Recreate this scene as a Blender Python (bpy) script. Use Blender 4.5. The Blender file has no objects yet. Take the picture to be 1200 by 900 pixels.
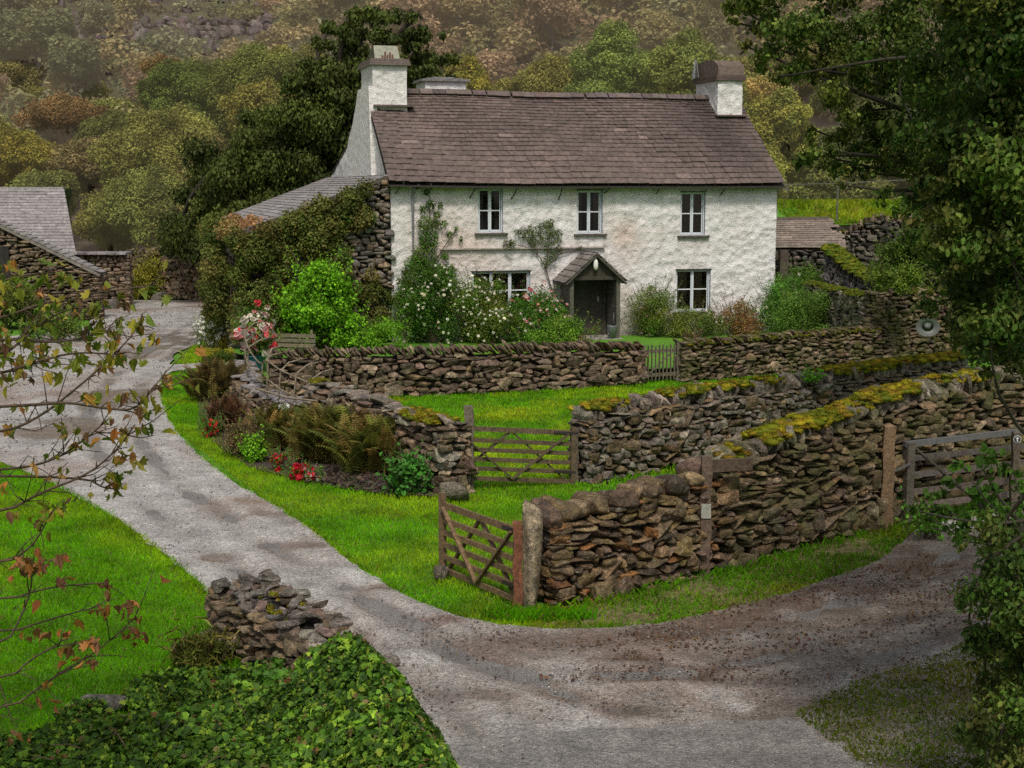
import bpy, math, random
import numpy as np
from math import radians, sin, cos, pi

rng = np.random.default_rng(11)
random.seed(5)
SC = bpy.context.scene
COL = SC.collection
A = np.array

# ------------------------------------------------------------------ camera maths
F_PX, CAM_H, PITCH = 1648.0, 5.0, radians(7.945)
CP, SP = cos(PITCH), sin(PITCH)
def ray(px, py):
    x = (px - 600) / F_PX; y = (450 - py) / F_PX
    return A([x, CP + y * SP, -SP + y * CP])
def G(px, py, z=0.0):
    d = ray(px, py); t = (z - CAM_H) / d[2]
    return A([d[0] * t, d[1] * t, z])
def P(px, py, dist):
    d = ray(px, py); t = dist / d[1]
    return A([d[0] * t, dist, CAM_H + d[2] * t])
def GP(pts, z=0.0):
    return A([G(a, b, z) for a, b in pts])

# ------------------------------------------------------------------ noise
def _hash(ix, iy, iz, seed):
    h = (ix.astype(np.int64) * 374761393 + iy.astype(np.int64) * 668265263 + iz.astype(np.int64) * 2147483647 + seed * 974634533) & 0xffffffff
    h = ((h ^ (h >> 13)) * 1274126177) & 0xffffffff
    h = ((h ^ (h >> 16)) * 2246822519) & 0xffffffff
    return ((h ^ (h >> 15)) & 0xffffff) / float(0xffffff)
def vnoise(p, seed=0):
    p = np.atleast_2d(p); i = np.floor(p); f = p - i; f = f * f * (3 - 2 * f)
    i = i.astype(np.int64); r = 0
    for dx in (0, 1):
        for dy in (0, 1):
            for dz in (0, 1):
                w = (f[:, 0] if dx else 1 - f[:, 0]) * (f[:, 1] if dy else 1 - f[:, 1]) * (f[:, 2] if dz else 1 - f[:, 2])
                r = r + w * _hash(i[:, 0] + dx, i[:, 1] + dy, i[:, 2] + dz, seed)
    return r
def fbm(p, seed=0, oct=4):
    p = np.atleast_2d(p); r = 0; a = .5; t = 0
    for k in range(oct):
        r = r + a * vnoise(p * (2.03 ** k), seed + k * 17); t += a; a *= .5
    return r / t
def unit(v):
    return v / np.maximum(np.linalg.norm(v, axis=-1, keepdims=True), 1e-9)

# ------------------------------------------------------------------ mesh accumulation
class Acc:
    def __init__(s):
        s.V = []; s.F = {}; s.C = []; s.n = 0
    def add(s, V, F, col=(1, 1, 1)):
        V = np.asarray(V, float).reshape(-1, 3)
        c = np.asarray(col, float)
        if c.ndim == 1: c = np.tile(c, (len(V), 1))
        if not isinstance(F, (list, tuple)): F = [F]
        for f in F:
            f = np.asarray(f, int)
            s.F.setdefault(f.shape[1], []).append(f + s.n)
        s.V.append(V); s.C.append(c); s.n += len(V)
        return s
    def box(s, c, size, R=None, col=(1, 1, 1)):
        v = A([[x, y, z] for x in (-.5, .5) for y in (-.5, .5) for z in (-.5, .5)]) * A(size)
        if R is not None: v = v @ np.asarray(R)          # rows of R are the local axes
        return s.add(v + A(c), BOXF, col)
    def bar(s, p, q, w, h, up=(0, 0, 1), col=(1, 1, 1)):
        p, q = A(p, dtype=float), A(q, dtype=float)
        x = unit(q - p); y = unit(np.cross(up, x)); z = np.cross(x, y)
        return s.box((p + q) / 2, (np.linalg.norm(q - p), w, h), A([x, y, z]), col)
    def tube(s, pts, rad, n=7, col=(1, 1, 1), cap=True):
        pts = np.asarray(pts, float); m = len(pts)
        rad = np.full(m, rad) if np.isscalar(rad) else np.asarray(rad, float)
        T = unit(np.gradient(pts, axis=0))
        ref = A([0., 0, 1]) if abs(T[0][2]) < .9 else A([1., 0, 0])
        V = []
        for k in range(m):
            a = unit(np.cross(T[k], ref)); b = np.cross(T[k], a); ref = unit(np.cross(a, T[k])) if False else ref
            ang = np.arange(n) * 2 * pi / n
            V.append(pts[k] + rad[k] * (np.cos(ang)[:, None] * a + np.sin(ang)[:, None] * b))
        V = np.concatenate(V)
        F = [[k * n + j, k * n + (j + 1) % n, (k + 1) * n + (j + 1) % n, (k + 1) * n + j] for k in range(m - 1) for j in range(n)]
        Fs = [A(F)]
        if cap: Fs += [A([list(range(n))[::-1]]), A([[(m - 1) * n + j for j in range(n)]])]
        return s.add(V, Fs, col)
    def lathe(s, c, prof, n=16, col=(1, 1, 1)):
        ang = np.arange(n) * 2 * pi / n; V = []
        for r, z in prof:
            V.append(np.stack([c[0] + r * np.cos(ang), c[1] + r * np.sin(ang), np.full(n, c[2] + z)], 1))
        m = len(prof)
        F = [[k * n + j, k * n + (j + 1) % n, (k + 1) * n + (j + 1) % n, (k + 1) * n + j] for k in range(m - 1) for j in range(n)]
        return s.add(np.concatenate(V), [A(F)], col)
    def inst(s, T, pos, M, col):
        """template T=(V,F) placed n times: pos (n,3), M (n,3,3) rows = local axes scaled, col (n,3)"""
        tv, tf = T; n = len(pos)
        if n == 0: return s
        V = np.einsum('vk,nkj->nvj', tv, M) + np.asarray(pos)[:, None, :]
        off = (np.arange(n) * len(tv))[:, None, None]
        for f in (tf if isinstance(tf, list) else [tf]):
            FF = (f[None] + off).reshape(-1, f.shape[1])
            s.F.setdefault(f.shape[1], []).append(FF + s.n)
        s.V.append(V.reshape(-1, 3)); s.C.append(np.repeat(np.asarray(col, float), len(tv), 0)); s.n += n * len(tv)
        return s
BOXF = A([[0, 1, 3, 2], [4, 6, 7, 5], [0, 4, 5, 1], [2, 3, 7, 6], [0, 2, 6, 4], [1, 5, 7, 3]])

def mesh_data(name, acc, mat, off=(0, 0, 0), smooth=False):
    V = np.concatenate(acc.V) - A(off); C = np.concatenate(acc.C)
    me = bpy.data.meshes.new(name)
    me.vertices.add(len(V)); me.vertices.foreach_set('co', V.astype(np.float32).ravel())
    li = []; ls = []; p = 0
    for k, fl in acc.F.items():
        f = np.concatenate(fl); li.append(f.ravel()); ls.append(p + np.arange(len(f)) * k); p += f.size
    li = np.concatenate(li); ls = np.concatenate(ls)
    me.loops.add(len(li)); me.loops.foreach_set('vertex_index', li.astype(np.int32))
    me.polygons.add(len(ls)); me.polygons.foreach_set('loop_start', ls.astype(np.int32))
    me.polygons.foreach_set('use_smooth', np.full(len(ls), bool(smooth)))
    me.update(calc_edges=True)
    at = me.attributes.new('Col', 'FLOAT_COLOR', 'POINT')
    at.data.foreach_set('color', np.concatenate([C, np.ones((len(C), 1))], 1).astype(np.float32).ravel())
    me.materials.append(mat)
    return me
def tag(o, label=None, cat=None, group=None, kind=None):
    if label: o['label'] = label
    if cat: o['category'] = cat
    if group: o['group'] = group
    if kind: o['kind'] = kind
    return o
def solo(name, acc, mat, label=None, cat=None, group=None, kind=None, loc=(0, 0, 0), smooth=False):
    o = bpy.data.objects.new(name, mesh_data(name, acc, mat, loc, smooth)); o.location = loc
    COL.objects.link(o); return tag(o, label, cat, group, kind)
class Thing:
    def __init__(s, name, loc, label, cat, group=None):
        s.loc = A(loc, dtype=float); s.o = bpy.data.objects.new(name, None); s.o.empty_display_size = .3
        s.o.location = loc; COL.objects.link(s.o); tag(s.o, label, cat, group)
    def part(s, name, acc, mat, parent=None, smooth=False, label=None, kind=None):
        o = bpy.data.objects.new(name, mesh_data(name, acc, mat, s.loc, smooth)); COL.objects.link(o)
        o.parent = parent or s.o; tag(o, label, None, None, kind); return o
def copy_thing(root, loc, rz=0, sc=1, label=None, group=None):
    r = root.copy(); COL.objects.link(r); r.location = loc; r.rotation_euler = (0, 0, rz); r.scale = (sc, sc, sc) if np.isscalar(sc) else sc
    if label: r['label'] = label
    if group: r['group'] = group
    for ch in list(root.children):
        c = ch.copy(); COL.objects.link(c); c.parent = r
        for g in ch.children:
            d = g.copy(); COL.objects.link(d); d.parent = c
    return r

# ------------------------------------------------------------------ materials
def mat_new(name):
    m = bpy.data.materials.new(name); m.use_nodes = True; nt = m.node_tree; nt.nodes.clear()
    return m, nt
class NT:
    def __init__(s, name):
        s.m, s.t = mat_new(name); s.out = s.n('ShaderNodeOutputMaterial')
    def n(s, typ, **kw):
        nd = s.t.nodes.new(typ)
        for k, v in kw.items(): setattr(nd, k, v)
        return nd
    def l(s, a, b): s.t.links.new(a, b)
    def col(s): return s.n('ShaderNodeAttribute', attribute_name='Col').outputs['Color']
    def pos(s): return s.n('ShaderNodeNewGeometry').outputs['Position']
    def noise(s, scale, detail=4, rough=.55, vec=None, dist=0):
        nd = s.n('ShaderNodeTexNoise'); nd.inputs['Scale'].default_value = scale; nd.inputs['Detail'].default_value = detail
        nd.inputs['Roughness'].default_value = rough; nd.inputs['Distortion'].default_value = dist
        s.l(vec if vec is not None else s.pos(), nd.inputs['Vector']); return nd.outputs['Fac']
    def voro(s, scale, vec=None, feature='F1'):
        nd = s.n('ShaderNodeTexVoronoi', feature=feature); nd.inputs['Scale'].default_value = scale
        s.l(vec if vec is not None else s.pos(), nd.inputs['Vector']); return nd
    def ramp(s, fac, stops):
        nd = s.n('ShaderNodeValToRGB'); e = nd.color_ramp.elements
        while len(e) < len(stops): e.new(.5)
        for k, (p, c) in enumerate(stops):
            e[k].position = p; c = (c, c, c) if np.isscalar(c) else c; e[k].color = (*c, 1)
        s.l(fac, nd.inputs['Fac']); return nd.outputs['Color']
    def mix(s, fac, a, b, typ='MIX'):
        nd = s.n('ShaderNodeMix', data_type='RGBA', blend_type=typ)
        for v, sock in ((fac, nd.inputs[0]), (a, nd.inputs[6]), (b, nd.inputs[7])):
            if hasattr(v, 'links') or hasattr(v, 'is_linked'): s.l(v, sock)
            elif np.isscalar(v): sock.default_value = v
            else: sock.default_value = (*v, 1)
        return nd.outputs[2]
    def math(s, op, a, b=0.0):
        nd = s.n('ShaderNodeMath', operation=op)
        for v, sock in ((a, nd.inputs[0]), (b, nd.inputs[1])):
            if hasattr(v, 'is_linked'): s.l(v, sock)
            else: sock.default_value = v
        return nd.outputs[0]
    def bump(s, h, strength=.5, dist=.02, prev=None):
        nd = s.n('ShaderNodeBump'); nd.inputs['Strength'].default_value = strength; nd.inputs['Distance'].default_value = dist
        s.l(h, nd.inputs['Height'])
        if prev is not None: s.l(prev, nd.inputs['Normal'])
        return nd.outputs['Normal']
    def bsdf(s, col, rough=.7, normal=None, metal=0, spec=.5):
        b = s.n('ShaderNodeBsdfPrincipled')
        for v, k in ((col, 'Base Color'), (rough, 'Roughness')):
            if hasattr(v, 'is_linked'): s.l(v, b.inputs[k])
            elif np.isscalar(v): b.inputs[k].default_value = v
            else: b.inputs[k].default_value = (*v, 1)
        b.inputs['Metallic'].default_value = metal; b.inputs['Specular IOR Level'].default_value = spec
        if normal is not None: s.l(normal, b.inputs['Normal'])
        return b.outputs[0]
    def done(s, sh): s.l(sh, s.out.inputs['Surface']); return s.m

def m_leaf(name, trans=.3, rough=.5, nscale=3.0, haze=None, gain=1.8):
    t = NT(name); n = t.noise(nscale, 2)
    c = t.mix(1, t.col(), t.ramp(n, [(.25, .55), (.75, 1.4)]), 'MULTIPLY')
    c = t.mix(1, c, (gain, gain, gain), 'MULTIPLY')
    p = t.bsdf(c, rough, spec=.18)
    tr = t.n('ShaderNodeBsdfTranslucent'); t.l(c, tr.inputs['Color'])
    mx = t.n('ShaderNodeMixShader'); mx.inputs[0].default_value = trans
    t.l(p, mx.inputs[1]); t.l(tr.outputs[0], mx.inputs[2]); sh = mx.outputs[0]
    if haze:                                         # mist painted as an even glow mixed into the leaf shader
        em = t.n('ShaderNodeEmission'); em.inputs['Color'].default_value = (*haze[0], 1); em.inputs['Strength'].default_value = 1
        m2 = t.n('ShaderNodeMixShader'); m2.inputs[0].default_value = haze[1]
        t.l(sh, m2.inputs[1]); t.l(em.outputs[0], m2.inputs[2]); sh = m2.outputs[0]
    return t.done(sh)
def m_stone(name, lichen=.5, green=.0, rough=.62):
    t = NT(name); n1 = t.noise(9, 6, .62); n2 = t.noise(45, 4, .6); n3 = t.noise(2.3, 3)
    c = t.mix(1, t.col(), t.ramp(n1, [(.28, .22), (.5, .62), (.72, 1.35)]), 'MULTIPLY')
    c = t.mix(1, c, t.ramp(n2, [(.3, .6), (.7, 1.35)]), 'MULTIPLY')
    sp = t.ramp(t.noise(17, 5, .7), [(.57, 0.), (.66, 1.)])
    c = t.mix(t.math('MULTIPLY', sp, lichen), c, (.33, .31, .26))
    if green: c = t.mix(t.math('MULTIPLY', t.ramp(n3, [(.42, 0.), (.62, 1.)]), green), c, (.075, .085, .012))
    n4 = t.noise(22, 5, .7); c = t.mix(1, c, t.ramp(n4, [(.3, .5), (.5, 1.), (.7, 1.5)]), 'MULTIPLY'); b = t.bump(n1, .8, .04); b = t.bump(n4, .9, .03, b); b = t.bump(n2, .7, .015, b)
    return t.done(t.bsdf(c, t.ramp(n2, [(.3, rough - .22), (.7, rough + .2)]), b, spec=.45))
def m_wood(name, rough=.7, lichen=.2):
    t = NT(name); n1 = t.noise(14, 5, .6, dist=1.2); n2 = t.noise(3, 3)
    n3 = t.noise(60, 4, .7); c = t.mix(1, t.col(), t.ramp(n1, [(.28, .4), (.72, 1.55)]), 'MULTIPLY'); c = t.mix(1, c, t.ramp(n3, [(.3, .6), (.7, 1.35)]), 'MULTIPLY')
    c = t.mix(t.math('MULTIPLY', t.ramp(n2, [(.5, 0.), (.7, 1.)]), lichen), c, (.22, .22, .16))
    return t.done(t.bsdf(c, rough, t.bump(n1, .5, .01), spec=.35))
def m_plain(name, col, rough=.6, metal=0, var=.25, scale=20, spec=.5):
    t = NT(name); n = t.noise(scale, 4)
    c = t.mix(1, col, t.ramp(n, [(.3, 1 - var), (.7, 1 + var)]), 'MULTIPLY')
    return t.done(t.bsdf(c, rough, t.bump(n, .25, .01), metal, spec))
def m_slate(name, moss=.25):
    t = NT(name); n1 = t.noise(7, 6, .62); n2 = t.noise(40, 3); n3 = t.noise(.55, 3)
    c = t.mix(1, t.col(), t.ramp(n1, [(.25, .55), (.75, 1.5)]), 'MULTIPLY')
    c = t.mix(t.ramp(t.noise(5.5, 5, .65), [(.70, 0.), (.76, .55)]), c, (.34, .30, .25))
    c = t.mix(t.math('MULTIPLY', t.ramp(n3, [(.5, 0.), (.72, 1.)]), moss), c, (.05, .042, .028))
    b = t.bump(n1, .5, .015); b = t.bump(n2, .4, .006, b)
    return t.done(t.bsdf(c, t.ramp(n1, [(.3, .38), (.7, .68)]), b, spec=.5))

M = {}
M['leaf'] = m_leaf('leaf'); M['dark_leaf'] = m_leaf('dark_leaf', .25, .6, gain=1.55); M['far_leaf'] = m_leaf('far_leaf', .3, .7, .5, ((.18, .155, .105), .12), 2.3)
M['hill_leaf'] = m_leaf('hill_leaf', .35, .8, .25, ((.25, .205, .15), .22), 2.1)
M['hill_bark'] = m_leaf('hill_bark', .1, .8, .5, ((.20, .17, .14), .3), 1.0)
M['grass'] = m_leaf('grass', .35, .5, 1.2, gain=1.0)
M['moss'] = m_leaf('moss', .15, .8, 6, gain=1.2)
M['petal'] = m_leaf('petal', .3, .5, 5, gain=1.0)
M['stone'] = m_stone('stone', .45); M['stone_mossy'] = m_stone('stone_mossy', .3, .6); M['stone_pale'] = m_stone('stone_pale', .8)
M['slate'] = m_slate('slate'); M['slate_clean'] = m_slate('slate_clean', .08)
M['wood'] = m_wood('wood', .7, .07); M['bark'] = m_wood('bark', .85, .12)
M['iron'] = m_plain('iron', (.05, .042, .04), .6, .4); M['lead'] = m_plain('lead', (.2, .21, .23), .45, .3)
M['galv'] = m_plain('galvanised', (.13, .13, .135), .7, .15)
M['plaster'] = m_plain('plaster', (.62, .6, .58), .8)
M['teal'] = m_plain('teal_glaze', (.02, .12, .14), .3); M['black'] = m_plain('black_rubber', (.015, .015, .017), .45)
M['yellow'] = m_plain('yellow_paint', (.75, .42, .02), .4); M['white_paint'] = m_plain('white_paint', (.55, .6, .68), .45, var=.08)
M['curtain'] = m_plain('curtain', (.3, .22, .16), .9); M['dark'] = m_plain('dark_inside', (.06, .05, .042), .9)
M['lamp_glass'] = m_plain('lamp_glass', (.75, .75, .72), .15, var=.03); M['sign'] = m_plain('sign_plate', (.36, .37, .33), .5)
t = NT('colour'); M['vcol'] = t.done(t.bsdf(t.col(), .5))
def glass():
    t = NT('window_glass'); n = t.noise(1.3, 2); nm = t.bump(n, .1, .05)
    tr = t.n('ShaderNodeBsdfTransparent'); tr.inputs['Color'].default_value = (.72, .74, .72, 1)
    gl = t.n('ShaderNodeBsdfGlossy'); gl.inputs['Roughness'].default_value = .04; gl.inputs['Color'].default_value = (.9, .9, .9, 1); t.l(nm, gl.inputs['Normal'])
    lw = t.n('ShaderNodeFresnel'); lw.inputs['IOR'].default_value = 1.7; t.l(nm, lw.inputs['Normal'])
    mx = t.n('ShaderNodeMixShader'); t.l(t.math('ADD', lw.outputs[0], .07), mx.inputs[0]); t.l(tr.outputs[0], mx.inputs[1]); t.l(gl.outputs[0], mx.inputs[2]); return t.done(mx.outputs[0])
M['glass'] = glass()
def limewash():
    t = NT('limewash'); n1 = t.noise(5, 5, .6); n2 = t.noise(26, 4, .6); n3 = t.noise(.9, 4, .6); v = t.voro(4.2)
    c = t.mix(1, t.col(), t.ramp(n1, [(.3, .86), (.65, 1.06)]), 'MULTIPLY')
    mp = t.n('ShaderNodeMapping'); t.l(t.pos(), mp.inputs['Vector']); mp.inputs['Scale'].default_value = (3.2, 3.2, .22)
    st = t.noise(1.0, 4, .6, mp.outputs[0])
    c = t.mix(t.ramp(st, [(.54, 0.), (.74, .26)]), c, (.40, .35, .31))
    c = t.mix(t.ramp(n3, [(.54, 0.), (.76, .32)]), c, (.55, .45, .40))
    b = t.bump(v.outputs['Distance'], .5, .08); b = t.bump(n1, .7, .06, b); b = t.bump(n2, .9, .03, b)
    return t.done(t.bsdf(c, .8, b, spec=.25))
M['limewash'] = limewash()
def ground_mat():
    t = NT('turf_soil'); n = t.noise(.7, 4); n2 = t.noise(14, 4)
    c = t.ramp(n, [(.3, (.05, .17, .004)), (.55, (.09, .25, .006)), (.75, (.17, .26, .010))])
    c = t.mix(1, c, t.ramp(n2, [(.3, .55), (.7, 1.3)]), 'MULTIPLY')
    return t.done(t.bsdf(c, .85, t.bump(n2, .6, .03)))
M['ground'] = ground_mat()
def drive_mat():
    t = NT('wet_gravel'); mid = t.noise(2.6, 5, .65); f1 = t.noise(16, 4, .7); fine = t.noise(46, 5, .8); v = t.voro(30)
    c = t.mix(1, t.col(), t.ramp(fine, [(.34, .30), (.5, .92), (.64, 1.6)]), 'MULTIPLY')
    c = t.mix(1, c, t.ramp(f1, [(.3, .52), (.7, 1.4)]), 'MULTIPLY'); c = t.mix(1, c, t.ramp(mid, [(.3, .68), (.7, 1.25)]), 'MULTIPLY')
    wet = t.n('ShaderNodeAttribute', attribute_name='Wet').outputs['Fac']
    wn = t.math('ADD', wet, t.math('MULTIPLY', t.math('SUBTRACT', mid, .5), .9)); wr = t.ramp(wn, [(.44, 0.), (.68, 1.)])
    c = t.mix(wr, c, t.mix(1, c, (.62, .55, .50), 'MULTIPLY'))
    b = t.bump(v.outputs['Distance'], .55, .02); b = t.bump(f1, .7, .03, b); b = t.bump(fine, .5, .015, b)
    r = t.mix(wr, t.ramp(f1, [(.4, .62), (.6, .42)]), (.2, .2, .2))
    nb = t.n('ShaderNodeMix', data_type='VECTOR'); t.l(wr, nb.inputs[0]); t.l(b, nb.inputs[4]); g = t.n('ShaderNodeNewGeometry'); t.l(g.outputs['Normal'], nb.inputs[5])
    return t.done(t.bsdf(c, r, nb.outputs[1], spec=.8))
M['drive'] = drive_mat()
def asphalt():
    t = NT('wet_asphalt'); f = t.noise(60, 4, .8); m = t.noise(1.2, 4, .6)
    c = t.ramp(f, [(.3, (.06, .055, .055)), (.5, (.17, .16, .155)), (.7, (.42, .40, .39))]); c = t.mix(1, c, t.ramp(m, [(.3, .7), (.7, 1.2)]), 'MULTIPLY')
    return t.done(t.bsdf(c, t.ramp(m, [(.4, .6), (.6, .42)]), t.bump(f, .5, .012)))
M['asphalt'] = asphalt()
def hill_mat():
    t = NT('hillside'); n = t.noise(.05, 5, .6); n2 = t.noise(.5, 6, .7, dist=.6); n3 = t.noise(.16, 4)
    c = t.ramp(n, [(.35, (.085, .07, .05)), (.5, (.10, .09, .045)), (.62, (.09, .095, .035))])
    c = t.mix(1, c, t.ramp(n2, [(.3, .45), (.5, .95), (.7, 1.7)]), 'MULTIPLY')
    p = t.bsdf(c, .9, t.bump(n2, .9, 1.5))
    em = t.n('ShaderNodeEmission'); em.inputs['Color'].default_value = (.20, .155, .12, 1)  # haze over the slope painted as a glow mixed into its shader
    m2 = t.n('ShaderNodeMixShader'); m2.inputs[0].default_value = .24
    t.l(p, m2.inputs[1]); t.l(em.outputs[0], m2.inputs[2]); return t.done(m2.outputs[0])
M['hill'] = hill_mat()

# ------------------------------------------------------------------ templates
def cube_grid(k):
    idx = {}; V = []; F = []
    def vid(p):
        key = tuple(np.round(p, 5))
        if key not in idx: idx[key] = len(V); V.append(p)
        return idx[key]
    g = np.linspace(-1, 1, k + 1)
    for ax in range(3):
        for s in (-1, 1):
            for i in range(k):
                for j in range(k):
                    q = []
                    for a, b in ((i, j), (i + 1, j), (i + 1, j + 1), (i, j + 1)):
                        p = [0, 0, 0]; p[ax] = s; p[(ax + 1) % 3] = g[a]; p[(ax + 2) % 3] = g[b]; q.append(vid(tuple(p)))
                    F.append(q if s > 0 else q[::-1])
    return A(V, dtype=float), A(F)
def stones(n, k=4, p=4., rough=.12, cuts=4, seed=0):
    r = np.random.default_rng(seed); V0, Fq = cube_grid(k); out = []
    for i in range(n):
        V = V0 / (np.sum(np.abs(V0) ** p, 1, keepdims=True) ** (1 / p))
        V = V * (1 + rough * (fbm(V * 1.3 + i * 9.1, seed + i, 3)[:, None] - .5) * 2)
        for c in range(cuts):
            d = unit(r.normal(size=3)); h = r.uniform(.58, .95)
            ex = np.maximum(V @ d - h, 0); V = V - ex[:, None] * d * .92
        V = V / np.abs(V).max(0) * .5
        out.append((V, Fq))
    return out
ST_ROUND = stones(12, 5, 4.0, .14, 5, 3)
ST_SLAB = stones(16, 4, 10., .10, 8, 40)
ST_FAR = stones(14, 3, 9., .10, 7, 80)
ST_BLOB = stones(8, 3, 2.4, .2, 0, 120)

LEAF_D = (A([[0, -.5, 0], [.3, -.05, .06], [0, .5, -.03], [-.3, -.05, .06]]), A([[0, 1, 2, 3]]))
LEAF_O = (A([[0, -.5, 0], [.24, -.3, .05], [.33, 0, .08], [.2, .3, .04], [0, .5, -.06], [-.2, .3, .04], [-.33, 0, .08], [-.24, -.3, .05]]), A([[0, 1, 2, 3, 4], [0, 4, 5, 6, 7]]))
_iv = A([[0, -.42], [.22, -.5], [.3, -.28], [.52, -.12], [.3, .05], [.26, .25], [0, .55], [-.26, .25], [-.3, .05], [-.52, -.12], [-.3, -.28], [-.22, -.5]])
LEAF_I = (np.c_[_iv, .07 * np.abs(_iv[:, 0]) - .1 * _iv[:, 1] ** 2], A([[0, 1, 2, 3, 4, 5, 6], [0, 6, 7, 8, 9, 10, 11]]))
_mp = A([[0, -.45], [.16, -.5], [.2, -.3], [.55, -.28], [.38, -.08], [.5, .12], [.22, .14], [.14, .3], [0, .55], [-.14, .3], [-.22, .14], [-.5, .12], [-.38, -.08], [-.55, -.28], [-.2, -.3], [-.16, -.5]])
LEAF_M = (np.c_[_mp, .75 * np.abs(_mp[:, 0]) ** 1.4 + .5 * np.sin(_mp[:, 1] * 3) * _mp[:, 1] - .1], A([[0, 1, 2, 3, 4, 5, 6, 7, 8], [0, 8, 9, 10, 11, 12, 13, 14, 15]]))

def put_leaves(acc, C, N, size, col, T=LEAF_D, tip=None, aspect=1.0, r=rng):
    """leaf templates at C with normals N; tip = preferred direction of the leaf tip"""
    n = len(C); N = unit(N)
    R = r.normal(size=(n, 3)) if tip is None else tip + .35 * r.normal(size=(n, 3))
    Y = unit(R - N * np.sum(R * N, 1, keepdims=True)); X = np.cross(Y, N)
    size = np.broadcast_to(size, n)[:, None]
    Mx = np.stack([X * size * aspect, Y * size, N * size], 1)
    acc.inst(T, C, Mx, col)
def pal(cols, n, var=.22, w=None, r=rng):
    cols = A(cols, dtype=float); i = r.choice(len(cols), n, p=w)
    return cols[i] * r.uniform(1 - var, 1 + var, (n, 1)) * r.uniform(.93, 1.07, (n, 3))
def clump_leaves(acc, centers, radii, per_m2, size, cols, T=LEAF_D, shell=(.55, 1.05), up=.35, flat=.8, tip=None, var=.22, r=rng, cvar=.25, jit=.55, maxn=200000):
    """leaf shells around clump centres; every clump gets its own tone"""
    centers = np.atleast_2d(centers); radii = np.broadcast_to(radii, len(centers))
    cols = A(cols, dtype=float)
    for c, rad in zip(centers, radii):
        n = int(min(maxn, max(6, per_m2 * 4 * pi * rad * rad)))
        d = unit(r.normal(size=(n, 3)));
        lump = .78 + .44 * fbm(d * 2.2 + c * 1.7, 5, 2)
        pts = c + d * A([1, 1, flat]) * rad * (r.uniform(shell[0], shell[1], n) * lump)[:, None]
        N = d * .8 + r.normal(size=(n, 3)) * jit + A([0, 0, up])
        base = cols[r.integers(len(cols))] * .55 + cols[r.integers(len(cols))] * .45
        cc = (base * .6 + pal(cols, n, var, r=r) * .4) * r.uniform(1 - cvar, 1 + cvar) * r.uniform(1 - var, 1 + var, (n, 1))
        put_leaves(acc, pts, N, size * r.uniform(.6, 1.25, n), cc, T, tip, r=r)

def in_poly(pts, poly):
    x, y = pts[:, 0], pts[:, 1]; c = np.zeros(len(pts), bool); j = len(poly) - 1
    for i in range(len(poly)):
        xi, yi = poly[i][:2]; xj, yj = poly[j][:2]
        c ^= ((yi > y) != (yj > y)) & (x < (xj - xi) * (y - yi) / (yj - yi + 1e-12) + xi); j = i
    return c
def sample_poly(poly, dens, r=rng):
    poly = np.asarray(poly)[:, :2]; lo, hi = poly.min(0), poly.max(0)
    n = int(dens * np.prod(hi - lo)); p = lo + r.random((n, 2)) * (hi - lo)
    return p[in_poly(p, poly)]
def wobble(poly, amp=.06, step=.15, seed=1):
    """resample a closed ground outline and roughen it"""
    poly = np.asarray(poly)[:, :2]; out = []
    for i in range(len(poly)):
        a, b = poly[i], poly[(i + 1) % len(poly)]; L = np.linalg.norm(b - a); n = min(400, max(1, int(L / step)))
        out.append(a + (b - a) * (np.arange(n) / n)[:, None])
    out = np.concatenate(out); q = np.c_[out, np.zeros(len(out))]
    return out + amp * 2 * np.c_[fbm(q * 1.7, seed) - .5, fbm(q * 1.7 + 31, seed) - .5] + amp * .8 * np.c_[vnoise(q * 7, seed) - .5, vnoise(q * 7 + 9, seed) - .5]
def smooth_line(pts, it=2):
    pts = np.asarray(pts, float)
    for _ in range(it):
        q = [pts[0]]
        for a, b in zip(pts[:-1], pts[1:]): q += [a * .75 + b * .25, a * .25 + b * .75]
        q.append(pts[-1]); pts = A(q)
    return pts
# ------------------------------------------------------------------ dry stone walls
GREY = [(.25, .21, .17), (.32, .27, .22), (.19, .155, .125), (.38, .33, .27), (.27, .205, .15), (.25, .195, .175), (.14, .115, .09)]
WARM = [(.29, .22, .13), (.36, .29, .20), (.20, .155, .11), (.36, .19, .08), (.25, .18, .15), (.32, .26, .18), (.14, .11, .085), (.28, .22, .10)]
PALE = [(.33, .31, .28), (.28, .26, .24), (.38, .36, .33), (.25, .22, .20), (.22, .20, .18), (.32, .28, .25)]
def rotm(rx, ry, rz):
    cx, sx, cy, sy, cz, sz = cos(rx), sin(rx), cos(ry), sin(ry), cos(rz), sin(rz)
    return A([[cy * cz, cy * sz, -sy], [sx * sy * cz - cx * sz, sx * sy * sz + cx * cz, sx * cy], [cx * sy * cz + sx * sz, cx * sy * sz - sx * cz, cx * cy]])
warm = lambda L: [tuple(A(c) * A([1.06, .92, .74])) for c in L]
GREY, WARM, PALE = [tuple(A(c) * .9) for c in warm(GREY)], [tuple(A(c) * .74) for c in warm(WARM)], [tuple(A(c) * A([1.03, .95, .84]) * .9) for c in PALE]
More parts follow.
